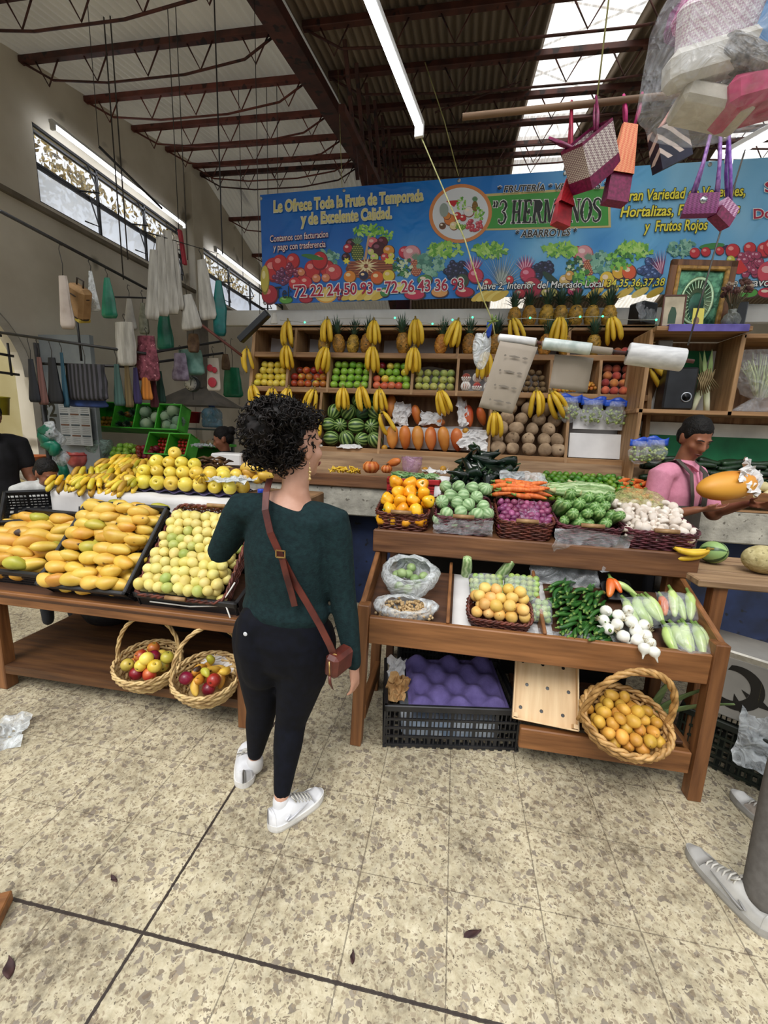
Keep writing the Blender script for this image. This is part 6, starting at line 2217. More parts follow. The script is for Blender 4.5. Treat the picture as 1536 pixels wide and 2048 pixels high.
for x, y in ((948, 530), (1052, 528)):
	for i in range(12):
		a = -2.7 + i * .18
		shape([(x - 3, y + 18), (x + 26 * math.cos(a), y + 10 + 30 * math.sin(a)), (x + 3, y + 18)], '#b0386a' if i % 2 else '#e8b0c4')
	pball(x + 4, y + 22, 16, '#c93a5a', '#ef9ab0', '#7a1a34')
for i in range(26):
	a = -PI / 2 + (i - 13) * .12
	shape([(1000, 570), (1000 + 52 * math.cos(a) - 2, 562 + 64 * math.sin(a)), (1003, 572)], ['#9ca8a4', '#b9c4be', '#7d8c88'][i % 3])
for x, y, r, c in ((925, 562, 13, '#2f4f38'), (1020, 560, 8, '#d0323a'), (1066, 576, 20, '#b02440'), (975, 568, 10, '#c92a3a'), (1130, 562, 12, '#d9b86a'), (1140, 552, 10, '#cfa04a'), (1215, 560, 16, '#e8c43a'), (1238, 545, 14, '#dfae2c'), (1259, 545, 15, '#df5a2a'), (1192, 570, 12, '#b0243a'), (1278, 572, 9, '#7fb04a')):
	pball(x, y, r, c, '#f4dcc0', '#5a2a20', r * 1.1)
leafy(1170, 556, 24, 14, GREEN, 50, RF)
disc(1105, 560, 26, 7, '#24402c', 14, .7)
leafy(1240, 520, 26, 18, GREEN, 44, RF)
for i in range(10):
	a = -2.9 + i * .2
	shape([(1322, 548), (1322 + 26 * math.cos(a), 530 + 32 * math.sin(a)), (1326, 548)], '#8a2458' if i % 2 else '#e0b8cc')
leafy(1364, 497, 30, 16, TEAL, 60, RF)
disc(1424, 492, 26, 6, '#3f8a44', 12, -.1)
disc(1445, 498, 14, 4, '#3a1c48', 12, -.6)
for x, y, r in ((1390, 506, 11), (1412, 504, 10), (1440, 502, 9), (1466, 502, 15), (1500, 497, 13), (1530, 500, 16), (1546, 496, 20)):
	pball(x, y, r, '#cf2a34', '#f09a92', '#7c1420')
cluster(1500, 528, 30, 22, 8, '#a83a5c', '#dca0b4', '#5a1430', 50, RF)
pball(1462, 520, 9, '#cfd04a', '#eef0b0', '#8a8a24')
shape([(1450, 545), (1458, 524), (1482, 520), (1496, 540), (1480, 548)], '#d9302c')
pball(1540, 548, 26, '#d9485a', '#f0b0b0', '#8a1a2c')
for x0, x1, y in ((700, 760, 590), (960, 1000, 592), (1190, 1310, 585)):
	for i in range(5):
		x = x0 + (x1 - x0) * i / 4
		disc(x, y, 20, 7, '#e8cf6a' if i % 2 else '#d9b84a', 14, -.5)
for x, y, r, c in ((770, 585, 10, '#3f8a44'), (800, 575, 14, '#e0dc6a'), (830, 590, 22, '#c92a50'), (850, 560, 16, '#4a8a4a'), (880, 585, 18, '#e0a05a'), (930, 585, 20, '#b5203a'), (1100, 586, 18, '#c9c26a'), (1150, 582, 16, '#c93a6a'), (1040, 588, 12, '#c92a3a'), (1495, 586, 24, '#4fa33a'), (1535, 586, 20, '#c92a44')):
	pball(x, y, r, c, '#f2dcc4', '#4a2420', min(r, 11))
# inside the oval badge
PE[0] = .0056
shape([(892, 402), (918, 400), (908, 414)], '#c9242c')
for x, y, r, c in ((900, 440, 12, '#e0823a'), (885, 452, 7, '#6a4a2c'), (915, 432, 8, '#c92a2c'), (926, 436, 7, '#c92a2c'), (908, 452, 9, '#e8d8a0'), (938, 424, 11, '#e8e4e0'), (894, 432, 8, '#d98a3c')):
	pball(x, y, r, c, '#f8e8d8', '#8a4a30')
ppine(950, 413, 6, 11)
leafy(923, 408, 9, 13, LG, 20, RF)
leafy(958, 426, 11, 14, LG, 26, RF)
cluster(922, 452, 9, 6, 3, '#7fae3a', '#c9e08a', '#4a6a20', 16, RF)
cluster(948, 450, 16, 11, 4, '#cf4a58', '#f0b0b0', '#8a2a34', 26, RF)
disc(888, 420, 9, 14, '#9aa8a0')
fp.build('fruit_print', [m for _, m in sorted(PC.values(), key=lambda q: q[0])], banner)
mb = MB()
for px, py in ((522, 394), (688, 378), (918, 358), (1130, 344), (1420, 326), (530, 604)):
	mb.lathe([(.006, -.003), (.014, -.003), (.014, .003), (.006, .003)], 12, 0, Matrix.Translation(bp(px, py + 3, .003)) @ Matrix.Rotation(PI / 2, 4, 'X'))
mb.build('eyelets', mat('eyelet', '#b5b5b0', metal=.8, rough=.4), banner)
# ================================================================ ALTAR SHELF
cream = mat('picture_ground', '#a89c84', '#cbbfa4', scale=9, rough=.6)
gold_f = mat('gold_frame', '#8a6426', '#c99a48', scale=30, rough=.4, bump=.4, bscale=60)
wood_f = wood('frame_wood', '#5a381e', '#8a5c34', 'Z', .5)
g_rel = mat('green_foil', '#1d4a38', '#6fae86', scale=16, rough=.3, metal=.5, bump=.6, bscale=30)
g_dark = mat('green_foil_dark', '#15382c', '#2c6a50', scale=8, rough=.35, metal=.3)
g_lite = mat('green_foil_light', '#8fc49c', '#d2e8b8', scale=12, rough=.3, metal=.4)
AS = 2.352
t = thing('gold_framed_picture', 'large picture in gilt wooden frame with embossed green panel on the altar shelf', 'picture', (at(1385, 640, Y=3.70).x, 3.70, AS), (-.06, .05, 0))
W_, H_ = .40, .50
mb = MB()
for x in (-1, 1):
	mb.box((x * W_ / 2, 0, H_ / 2), (.05, .03, H_ + .05), ch=.006)
for z in (0.0, H_):
	mb.box((0, 0, z + (.0 if z else .024)), (W_ + .05, .03, .05), ch=.006)
mb.build('outer_frame', wood_f, t)
mb = MB()
for x in (-1, 1):
	mb.box((x * (W_ / 2 - .035), -.01, H_ / 2), (.028, .03, H_ - .04), ch=.006)
for z in (.045, H_ - .035):
	mb.box((0, -.01, z), (W_ - .05, .03, .028), ch=.006)
mb.build('gilt_frame', gold_f, t)
mb = MB()
mb.box((0, .008, H_ / 2), (W_ - .06, .01, H_ - .06), ch=0)
mb.build('embossed_panel', g_rel, t)
mb = MB()
mb.lathe([(.10, 0), (.108, .006), (.116, 0)], 36, 0, Matrix.Translation((0, .0, .24)) @ Matrix.Rotation(PI / 2, 4, 'X') @ Matrix.Diagonal((1, 1.5, 1, 1)))
for k in range(26):
	a = 2 * PI * k / 26
	mb.beam((.06 * math.cos(a), -.001, .24 + .09 * math.sin(a)), (.096 * math.cos(a), -.001, .24 + .145 * math.sin(a)), .006, .004, ch=0)
mb.build('oval_ornament', g_lite, t)
mb = MB()
mb.ball((-.0, .0, .2), (.055, .008, .1), 20)
mb.build('dark_oval', g_dark, t)
t = thing('small_framed_picture', 'small framed picture with a green upright shape on tan, before the gilt one', 'picture', (at(1345, 640, Y=3.46).x, 3.46, AS), (-.08, 0, 0))
mb = MB()
for x in (-.07, .07):
	mb.box((x, 0, .105), (.01, .014, .22), ch=.002)
for z in (.0, .21):
	mb.box((0, 0, z), (.15, .014, .01), ch=.002)
mb.build('frame', mat('brown_frame', '#5a3428', rough=.4), t)
mb = MB()
mb.box((0, .003, .105), (.14, .006, .21), ch=0)
mb.build('print', cream, t)
mb = MB()
mb.poly([(-.03, -.001, .02), (.02, -.001, .02), (.022, -.001, .09), (.01, -.001, .13), (-.015, -.001, .135), (-.03, -.001, .08)], 0)
mb.build('green_shape', ink('dark_green', '#26482f'), t)
t = thing('yellow_card', 'small yellow card propped between the two framed pictures on the altar shelf', 'card', (at(1396, 640, Y=3.45).x, 3.45, AS + .001), (-.1, 0, .1))
mb = MB()
mb.box((0, 0, .06), (.075, .003, .12), ch=0)
mb.build('card', ink('card_yellow', '#d9cf5a'), t)
mb = MB()
mb.ball((-.01, -.002, .035), (.02, .001, .028), 12)
mb.build('oval_print', ink('card_brown', '#8a6a4c'), t)
# vase with dried flowers
glass_m = clear_plastic('vase_glass', '#8f948c', .55, .1, 6)
t = thing('flower_vase', 'round glass vase of dark dried flowers at the right end of the altar shelf', 'vase', (at(1462, 640, Y=3.50).x, 3.50, AS))
mb = MB()
mb.lathe([(.03, 0), (.05, .02), (.058, .05), (.045, .085), (.022, .105), (.028, .12)], 20)
mb.build('vase', glass_m, t)
R_ = random.Random(3)
dfm = mat('dried_flower', '#3a2a26', '#6b4a44', scale=14, rough=.9)
mb = MB()
for k in range(16):
	a = k * 2.4
	mb.tube([(0, 0, .03), (.03 * math.cos(a), .03 * math.sin(a), .16), (.075 * math.cos(a), .05 * math.sin(a), .2 + R_.uniform(0, .1))], .003, n=5)
mb.build('stems', mat('dry_stem', '#4a4432', '#6d6446', scale=9, rough=.9), t)
for k in range(9):
	a, zz = k * 2.4, R_.uniform(.19, .3)
	mb = MB()
	for q in range(14):
		e = Euler((R_.uniform(0, 6), R_.uniform(0, 6), 0)).to_matrix()
		mb.ball(e @ V((0, 0, .014)), (.013, .008, .018), 7, 0, e)
	mb.build('flower', dfm if k % 3 else mat('faded_flower', '#8f7a6a', '#b5a08a', scale=9, rough=.9), t, (.07 * math.cos(a), .05 * math.sin(a), zz))
# black boxes on top
blackbox = mat('black_box', '#17181b', '#24262a', scale=9, rough=.35)
mb = MB()
mb.box((0, 0, .085), (.16, .14, .17), ch=.012)
tag(mb.build('black_box', blackbox, None, (at(1285, 640, Y=3.9).x, 3.92, 2.463), (0, 0, .5)), 'black box under clear plastic on the shelf top right of the pineapples', 'box')
film_sheet('clear plastic wrap over the black box on the shelf top', (at(1287, 600, Y=3.9).x, 3.83, 2.57), (1.2, 0, .4), 21, size=(.18, .2), amp=.02)
mb = MB()
mb.box((0, 0, .09), (.07, .12, .18), ch=.008)
tag(mb.build('dark_speaker', blackbox, None, (at(1486, 640, Y=3.5).x, 3.58, AS), (0, 0, -.1)), 'narrow dark speaker box standing behind the flower vase', 'speaker')
# inside the cabinet: subwoofer, flags, leeks, celery bag
cs = 1.782
t = thing('subwoofer', 'black subwoofer speaker with round port in the cabinet under the altar', 'speaker', (at(1352, 820, Y=3.52).x, 3.58, cs), (0, 0, -.12))
mb = MB()
mb.box((0, 0, .15), (.2, .2, .30), ch=.012)
mb.build('case', blackbox, t)
mb = MB()
mb.lathe([(.026, 0), (.034, .006), (.036, 0)], 24, 0, Matrix.Translation((.045, -.101, .09)) @ Matrix.Rotation(PI / 2, 4, 'X'))
mb.build('port_ring', mat('chrome', '#b5b8bc', metal=.9, rough=.25), t)
mb = MB()
mb.lathe([(.001, .0), (.028, .001)], 20, 0, Matrix.Translation((.045, -.102, .09)) @ Matrix.Rotation(PI / 2, 4, 'X'))
mb.build('port', black_tray, t)
gflag, wflag = mat('flag_green', '#14603a', '#1d7a4a', scale=5, rough=.7), mat('flag_white', '#c9c9c4', '#e0e0da', scale=5, rough=.7)
t = thing('green_white_flag', 'green and white cloth hung as backing in the cabinet behind the leeks', 'flag', (1.80, 3.735, 2.24))
for nm, x0, x1, m in (('white_band', -.22, -.09, wflag), ('green_band', -.09, .07, gflag), ('white_band', .07, .24, wflag)):
	mb = MB()
	mb.grid(lambda u, v: V((x0 + (x1 - x0) * u - .08 * v, .008 * math.sin(u * 7 + x0 * 30 + v * 2), -.45 * v)), 6, 6)
	mb.build(nm, m, t)
t = thing('green_white_streamer', 'green and white cloth strip along the back wall above the cucumbers', 'flag', (1.36, 3.735, 1.70))
for nm, z0, z1, m in (('white_band', 0, -.10, wflag), ('green_band', -.10, -.36, gflag)):
	mb = MB()
	mb.grid(lambda u, v: V((1.12 * u, .008 * math.sin(u * 19), z0 + (z1 - z0) * v)), 20, 3)
	mb.build(nm, m, t)
mb = MB()
mb.box((0, 0, .06), (.1, .06, .13), ch=.006)
t = thing('meter_box', 'small grey box with a dark triangle mark in the cabinet corner', 'box', (at(1340, 690, Y=3.5).x, 3.6, 2.16))
mb.build('box', mat('grey_box', '#8a8c90', rough=.4), t)
mb = MB()
mb.box((0, -.031, .045), (.06, .002, .06), ch=0)
mb.build('white_label', I_W, t)
mb = MB()
mb.poly([(-.018, -.0325, .06), (0, -.0325, .03), (.018, -.0325, .06)], 0)
mb.build('triangle_mark', ink('dark_red', '#6a2430'), t)
mb = MB()
mb.box((0, .06, .06), (.02, .1, .02), ch=0)
mb.build('bracket', black_metal, t)
leek_w = mat('leek_white', '#c9cfa0', '#e8ead0', scale=6, rough=.5, stretch=(6, 6, 1))
leek_g = mat('leek_green', '#6f8a4a', '#9ab070', scale=6, rough=.5, stretch=(6, 6, 1))
dryb = mat('dry_leaf', '#6b5a3c', '#95825c', scale=9, rough=.8)
for i, (x, tilt_, hh) in enumerate(((1.74, .28, .30), (1.84, -.12, .42))):
	t = thing('leek', 'leek standing upright in the cabinet, ' + ('shorter leaning one' if i == 0 else 'taller one at the upright'), 'leek', (x - .02, 3.55, cs), (-.1, tilt_, 0))
	mb = MB()
	mb.tube([(0, 0, 0), (0, 0, .1), (.0, 0, hh * .5)], [.02, .021, .022], n=10)
	mb.build('white_stem', leek_w, t)
	mb = MB()
	for q in range(5):
		a = q * 1.3
		mb.add([V((math.cos(a) * .015 - .012, math.sin(a) * .015, hh * .45)), V((math.cos(a) * .015 + .012, math.sin(a) * .015, hh * .45)), V((math.cos(a) * .03 + .014, math.sin(a) * .03, hh * .8)), V((math.cos(a) * .04, math.sin(a) * .04, hh * 1.05)), V((math.cos(a) * .03 - .014, math.sin(a) * .03, hh * .8))], [(0, 1, 2, 3, 4)])
	mb.build('leaves', leek_g if i else dryb, t, solid=.003)
mb = MB()
for q in range(9):
	mb.tube([(q * .012 - .05, 0, 0), (q * .01 - .06, -.02, -.07), (q * .016 - .09, -.03, -.15)], [.006, .01, .005], n=5, flat=.5)
tag(mb.build('dry_husks', dryb, None, (1.74, 3.52, 2.06), (0, -.5, 0)), 'bundle of dry brown husks hanging over the leeks', 'husks')
t = thing('celery_bag', 'large clear bag of pale green celery stalks in the right compartment', 'bag', (2.17, 3.58, cs + .01))
mb = MB()
for q in range(46):
	a = (q / 45 - .5) * 1.5
	b = rnd(-.05, .05)
	mb.tube([(.03 * math.sin(a * 2), b * .3, .1), (.15 * math.sin(a), b, .24), (.24 * math.sin(a) + rnd(-.02, .02), b, .36 + rnd(-.05, .06))], [.007, .006, .003], n=5)
tag(mb.build('stalks', mat('celery_stalk', '#8fa05a', '#d2d8a4', scale=14, rough=.5, stretch=(5, 5, 1)), t), kind='stuff')
mb = MB()
def celf(u, v):
	a = u * 2 * PI
	w_ = (.05 + .2 * v ** .7) if v > .22 else .05 + .55 * (.22 - v)
	k = 1 + .12 * noise.noise(V((math.cos(a) * 1.5, math.sin(a) * 1.5, v * 5)))
	return V((w_ * k * math.cos(a), (.04 + .05 * v) * k * math.sin(a), .42 * v))
mb.grid(celf, 26, 14, closeu=True)
mb.build('clear_bag', film, t)
# cucumbers, roots and pale squash on the counter behind the vendor
heap('cucumber', 1.50, 2.5, 0, .26, lambda x, y: 0, .16, .052, 'dark green cucumber in the long pile behind the vendor', 'cucumbers behind the vendor', 2, dz=.042, lie='along', M=tiltM((0, 3.42, 1.21), .85), yaw=.05)
heap('pale_squash', 1.78, 2.4, 0, .12, lambda x, y: 0, .085, .075, 'pale yellow squash in the row in front of the cucumbers', 'pale squash behind the vendor', 2, dz=.04, lie='along', M=tiltM((0, 3.345, 1.21), .35), yaw=.6)
heap('carrot', 1.58, 1.76, 0, .12, lambda x, y: 0, .08, .034, 'orange carrot beside the pale squash behind the vendor', 'carrots behind the vendor', 2, dz=.03, lie='along', M=tiltM((0, 3.345, 1.21), .5), yaw=-.5)
# counter goods left of the stand
sqm = stripe_mat('pumpkin_skin', '#b5561c', '#d98a4a', 9, .5, 9, (.2, .9), .5, .08)
def pumpkin(loc, r, label, rot=(0, 0, 0)):
	t = thing('ribbed_squash', label, 'squash', loc, rot)
	mb = MB()
	mb.lathe([(.001, -.7 * r), (.6 * r, -.62 * r), (.95 * r, -.2 * r), (.95 * r, .25 * r), (.6 * r, .6 * r), (.2 * r, .62 * r), (.001, .55 * r)], 32, 0, None, lambda a, i, p: V((p.x * (1 - .1 * abs(math.sin(4.5 * a))), p.y * (1 - .1 * abs(math.sin(4.5 * a))), p.z)))
	mb.build('squash_body', sqm, t)
	mb = MB()
	mb.tube([(0, 0, .55 * r), (.004, 0, .8 * r), (.014, 0, .95 * r)], [.007, .005, .005], n=6)
	mb.build('stem', stem_m, t)
	return t
pumpkin(at(742, 934, Y=3.42), .075, 'large ribbed orange squash on the counter below the papayas')
pumpkin(at(773, 938, Y=3.40), .05, 'smaller ribbed orange squash with a stem beside the large one')
put('papaya', at(787, 925, Y=3.46), (.5, 1.2, 0), .7, 'halved looking papaya lying behind the smaller orange squash', None)
for i, (px, py) in enumerate(((850, 940), (862, 947), (886, 938))):
	put('orange', at(px, py, Y=3.4), (0, 0, i), .75, 'small orange fruit on the counter near the red crate, ' + ORD[i] + ' from the left', 'orange fruit on the counter')
soft_bag('pinkish clear bag standing on the counter behind the green beans', at(822, 948, Y=3.42), .085, .05, .14, pur, 17, .95)
crumple('white crumpled paper on the counter left of the poblano heap', at(872, 943, Y=3.38), (.2, .16, .08), seed=15)
mb = MB()
R_ = random.Random(21)
for k in range(34):
	x = R_.uniform(-.13, .13)
	a = R_.uniform(0, 3.1)
	L_ = R_.uniform(.02, .04)
	mb.tube([(x, R_.uniform(-.05, .05), R_.uniform(0, .03)), (x + L_ * math.cos(a), R_.uniform(-.05, .05), R_.uniform(.01, .05)), (x + 2 * L_ * math.cos(a), R_.uniform(-.05, .05), R_.uniform(0, .06))], [.006, .009, .004], n=6)
tag(mb.build('tiny_bananas', ban_m, None, at(690, 946, Y=3.40)), 'low spread of tiny yellow banana tips on the counter right of the face', 'bananas', kind='stuff')
# ================================================================ HANGING THINGS ON THE RIGHT
p, q = at(735, 0, Z=3.3), at(840, 265, Z=3.3)
strip_lamp('long fluorescent strip lamp hanging over the middle of the stall', p - (q - p) * 1.2, q)
p, q = at(1453, 318, Z=3.2), at(1513, 285, Z=3.2)
strip_lamp('second fluorescent strip lamp, partly behind the big plastic bundle', p, p + (q - p) * 9)
for (yy, ln, lb) in ((4.3, 2.2, 'first'), (7.3, 2.0, 'second')):
	strip_lamp(f'fluorescent strip lamp along the head of the {lb} long window', (WX + .16, yy, WZ[1] + .0), (WX + .16, yy + ln, WZ[1]))
cordm = mat('yellow_green_cord', '#8a8a4a', '#b5b07a', scale=30, rough=.8)
wire = mat('dark_wire', '#2a2724', '#453f39', scale=20, rough=.6)
def cord(label, pts, r=.004, m=wire, name='cord', cat='cord', group=None):
	mb = MB()
	mb.tube(pts, r, n=6)
	return tag(mb.build(name, m), label, cat, group)
KN = at(985, 642, Y=2.36)
cord('yellowish rope running from the strip lamp down to the paper roll rod', [at(840, 265, Z=3.3) + V((0, .02, 0)), at(930, 480, Y=2.3), at(967, 600, Y=2.34), KN, at(990, 672, Y=2.36)], .0035, cordm, 'rope', 'rope')
cord('thin string hanging to the banner edge beside the oval badge', [at(850, 125, Y=4.0), at(888, 240, Y=4.0), at(917, 352, Y=3.99)], .004, cordm, 'string', 'string')
cord('thin string from the roof to the upper left part of the banner', [at(676, 140, Y=4.6), at(684, 374, Y=3.99)], .003, cordm, 'string', 'string')
cord('grey cord holding the outer end of the paper roll rod', [at(1490, 300, Y=2.6), at(1430, 500, Y=2.4), at(1376, 690, Y=2.2)], .004, wire)
for i, (px, py0, py1) in enumerate(((205, 0, 560), (218, 0, 520), (340, 110, 480), (360, 200, 520), (480, 300, 560), (535, 320, 420), (555, 330, 410))):
	Yq = 3.9 if i < 4 else 5.0
	a, b = at(px, py0, Y=Yq), at(px + (14 if i < 4 else 2), py1, Y=Yq)
	b.x, b.y = a.x, a.y
	a.z = roofz(Yq)
	cord('thin dark wire hanging straight from the roof on the left, ' + ORD[i] + ' from the left', [a, b], .006 if i < 2 else .004, wire, 'hanging_wire', 'wire')
# the pole with woven bags
PY = 1.95
pa, pb = at(925, 234, Y=PY), at(1560, 168, Y=PY)
mb = MB()
mb.tube([pa, pb], .012, n=8)
tag(mb.build('hanging_pole', wood('pole_wood', '#5a4433', '#8a6d52', 'X', .7)), 'horizontal wooden pole from which the woven bags hang', 'pole')
cord('string carrying the bag pole at its inner part', [V((pa.x + .5, PY, 5.0 - .4)), V((pa.x + .5, PY, pa.z))], .003, cordm, 'string', 'string')
def weave_mat(name, c1, c2, sc=60):
	m = mat(name, c1, rough=.5)
	nt = m.node_tree
	N, L = nt.nodes, nt.links
	tc = N.new('ShaderNodeTexCoord')
	mp = N.new('ShaderNodeMapping')
	mp.inputs['Rotation'].default_value = (.6, .6, .785)
	ck = N.new('ShaderNodeTexChecker')
	ck.inputs['Scale'].default_value = sc
	ck.inputs['Color1'].default_value = lin(c1)
	ck.inputs['Color2'].default_value = lin(c2)
	L.new(tc.outputs['Object'], mp.inputs[0])
	L.new(mp.outputs[0], ck.inputs['Vector'])
	L.new(ck.outputs[0], N['Principled BSDF'].inputs['Base Color'])
	return m
maroon = mat('maroon_weave', '#5e1038', '#841a50', scale=90, rough=.45)
redw = weave_mat('red_weave', '#8a0f1c', '#b51f2a', 260)
greyw = weave_mat('grey_white_weave', '#ded6cf', '#8a7076', 170)
coral = weave_mat('coral_weave', '#d96a4c', '#e8a070', 230)
navyw = mat('navy_stripe_weave', '#15172c', '#c9b9b0', rough=.5, wave=(12, 1.5, 'DIAGONAL'), ramp=(.6, .75))
purw = weave_mat('purple_weave', '#5a1448', '#8a3a78', 240)
def woven_bag(label, c, size, rot, body, base, straps, strapm, pinch=.0, band=.35, lip=None):
	"""a woven tote: four woven walls, a plain base band and long straps reaching up to given points"""
	t = thing('woven_bag', label, 'bag', c, rot)
	w_, d, h = size
	R_ = Euler(rot).to_matrix().inverted()
	def wall(z0, z1, k0, k1, nm, m, cap=False):
		mb = MB()
		def fn(u, v):
			a = u * 4
			i, f = int(a) % 4, a - int(a)
			cs = [(-1, -1), (1, -1), (1, 1), (-1, 1), (-1, -1)]
			x, y = cs[i][0] + (cs[i + 1][0] - cs[i][0]) * f, cs[i][1] + (cs[i + 1][1] - cs[i][1]) * f
			k = k0 + (k1 - k0) * v
			return V((x * w_ / 2 * k, y * d / 2 * (k if pinch < .3 else max(.15, k - pinch * v)), z0 + (z1 - z0) * v))
		mb.grid(fn, 24, 6, smooth=False, closeu=True)
		if cap:
			mb.add([fn(i / 4, 0) for i in range(4)], [(3, 2, 1, 0)])
		mb.build(nm, m, t)
	wall(0, h * band, 1, 1, 'base_band', base, True)
	wall(h * band, h, 1, 1 - pinch, 'woven_side', body)
	if lip:
		wall(h, h * 1.07, 1 - pinch, 1 - pinch, 'rim_band', lip)
	for (x0, tx, ty) in straps:
		top = R_ @ (at(tx, ty, Y=PY) - V(c))
		mb = MB()
		a = V((x0 * w_ / 2 * (1 - pinch), 0, h * .98))
		mb.tube([a, a.lerp(top, .5) + V((.006, 0, 0)), top + V((0, 0, .006)), a.lerp(top, .5) + V((.01, .02, 0)), a + V((.012, .02, 0))], .006, n=6)
		mb.build('strap', strapm, t)
	return t
woven_bag('small red woven pouch hanging low on long thin straps', at(1120, 452, Y=PY), (.068, .04, .17), (0, .12, .5), redw, mat('red_plain', '#7a0f1c', '#a01a26', scale=30, rough=.5), ((.1, 1143, 206),), mat('crimson_strap', '#8a1030', '#b02048', scale=40, rough=.5), .6, .45)
woven_bag('large grey and white woven tote with maroon base, tilted', at(1192, 362, Y=PY), (.155, .10, .145), (.25, -.72, .45), greyw, maroon, ((.7, 1193, 197), (-.8, 1100, 280)), maroon, .0, .30, maroon)
woven_bag('tall coral woven bag with plain maroon lower part', at(1228, 408, Y=PY), (.085, .05, .27), (0, .08, .2), coral, maroon, ((-.5, 1247, 194), (.6, 1284, 190)), mat('magenta_strap', '#a01a5a', '#c93a7c', scale=40, rough=.5), .35, .36)
woven_bag('small navy bag with pale diagonal stripes', at(1345, 330, Y=PY), (.13, .05, .13), (.1, -.5, .3), navyw, mat('navy_plain', '#14142a', '#22223a', scale=30, rough=.5), ((-.5, 1352, 210), (.8, 1415, 250)), mat('pink_strap', '#c98a80', '#dca89c', scale=40, rough=.5), .1, .2)
woven_bag('small purple woven bag with a flap and silver clasp, left of the pair', at(1395, 432, Y=PY), (.11, .04, .07), (0, .12, -.25), purw, purw, ((-.8, 1424, 255), (.8, 1440, 255)), mat('lilac_strap', '#7a4a9c', '#b58ac9', scale=60, rough=.5), .1, .3)
woven_bag('small plain purple woven bag, right of the pair', at(1436, 446, Y=PY), (.075, .04, .075), (0, .5, .35), weave_mat('purple_white_weave', '#7a2460', '#d0a8c4', 220), maroon, ((.3, 1456, 258),), mat('purple_strap', '#6a3a9c', '#9a6ac4', scale=60, rough=.5), .1, .5)
mb = MB()
mb.lathe([(.001, -.004), (.012, -.003), (.012, .003), (.001, .004)], 14, 0, Matrix.Translation(at(1407, 400, Y=PY - .06)) @ Matrix.Rotation(PI / 2, 4, 'X'))
tag(mb.build('bag_clasp', MATS['chrome']), 'round silver clasp on the flap of the small purple bag', 'clasp')
# the big clear bundle, nearer to the viewer
BC = at(1462, 92, Y=1.5)
t = thing('plastic_bundle', 'big clear plastic bag stuffed with coloured woven bags hanging at the upper right corner', 'bag', BC)
t.scale = (.86, .86, .86)
def bund(u, v):
	a = u * 2 * PI
	zz = -.24 + .62 * v
	r_ = .235 * min(1, (v / .12) ** .5 if v < .12 else 1) * (1 if v < .5 else 1 - (v - .5) * 1.5)
	n_ = 1 + .13 * noise.noise(V((math.cos(a) * 1.8, math.sin(a) * 1.8, v * 4)))
	return V((r_ * n_ * math.cos(a), r_ * .8 * n_ * math.sin(a), zz))
mb = MB()
mb.grid(bund, 40, 26, closeu=True)
mb.build('clear_bag', clear_plastic('bundle_film', '#dfe3e8', .2, .12, 14), t)
mgw = weave_mat('magenta_weave', '#a82a78', '#d68ab5', 150)
bluew = mat('blue_felt', '#2f6aa0', '#4f8ac0', scale=30, rough=.7)
whitew = weave_mat('white_rose_weave', '#e0d8d6', '#c2a0b0', 160)
gryw = mat('grey_knit', '#4a4540', '#8f8880', scale=70, rough=.9)
crmw = mat('cream_felt', '#b5b0a6', '#cfcac0', scale=14, rough=.9)
for i, (nm, m, c, sz, r_) in enumerate((('magenta_bag', mgw, (-.07, -.02, .1), (.2, .1, .16), (.2, .3, .1)), ('white_rose_bag', whitew, (-.06, -.06, .03), (.26, .06, .12), (.3, -.25, .1)), ('cream_bag', crmw, (-.06, -.05, -.07), (.28, .1, .09), (.2, -.2, 0)),
										('blue_bag', bluew, (.10, -.09, .02), (.13, .08, .24), (.1, .25, -.3)), ('knit_bag', gryw, (.03, -.07, -.09), (.2, .08, .07), (.1, .4, 0)), ('pink_bag', mat('pink_felt', '#9c2450', '#c44a74', scale=20, rough=.8), (.09, -.02, -.16), (.22, .16, .09), (0, -.2, 0)),
										('cream_cloth', crmw, (-.03, 0, -.17), (.22, .14, .06), (0, .25, 0)), ('purple_bag', purw, (-.13, .03, .1), (.1, .1, .1), (0, .2, .3)), ('lilac_bag', mgw, (.06, .03, .2), (.16, .1, .14), (0, 0, .5)))):
	mb = MB()
	mb.box(c, sz, r_, 0, .02)
	mb.build(nm, m, t)
cord('grey string from which the plastic bundle hangs', [BC + V((0, 0, .36)), BC + V((0, .02, 1.6))], .004, cordm, 'string', 'string')
# rod with paper and plastic rolls
ra, rb = at(996, 676, Y=2.36), at(1388, 723, Y=2.2)
t = thing('roll_rod', 'dark rod slung on ropes carrying the paper and plastic rolls', 'rod', ra)
mb = MB()
mb.tube([V((0, 0, 0)), rb - ra], .009, n=8)
mb.build('rod', rust, t)
rwhite, rfilm = mat('roll_white', '#c9c9c9', '#ececec', scale=40, rough=.4, stretch=(.3, 1, 1)), mat('roll_film', '#b5c4bf', '#dde6e2', scale=24, rough=.3)
def roll(label, px0, px1, r, m, core=None):
	f0, f1 = (px0 - 996) / 392, (px1 - 996) / 392
	a, b = ra.lerp(rb, f0), ra.lerp(rb, f1)
	t = thing('roll', label, 'roll', a)
	d = b - a
	mb = MB()
	mb.tube([V((0, 0, 0)), d * .02, d * .98, d], [r * .93, r, r, r * .93], n=24)
	mb.build('sheet_roll', m, t)
	mb = MB()
	mb.tube([d * -.03, d * 1.03], .014, n=14)
	mb.build('core', core or MATS['kraft_paper'], t)
	return t
t = roll('narrow white roll at the inner end of the rod, its paper hanging down', 998, 1080, .022, rwhite)
tp0, tp1 = at(1000, 682, Y=2.32), at(1076, 694, Y=2.30)
bt0, bt1 = at(957, 814, Y=2.30), at(1024, 828, Y=2.27)
mb = MB()
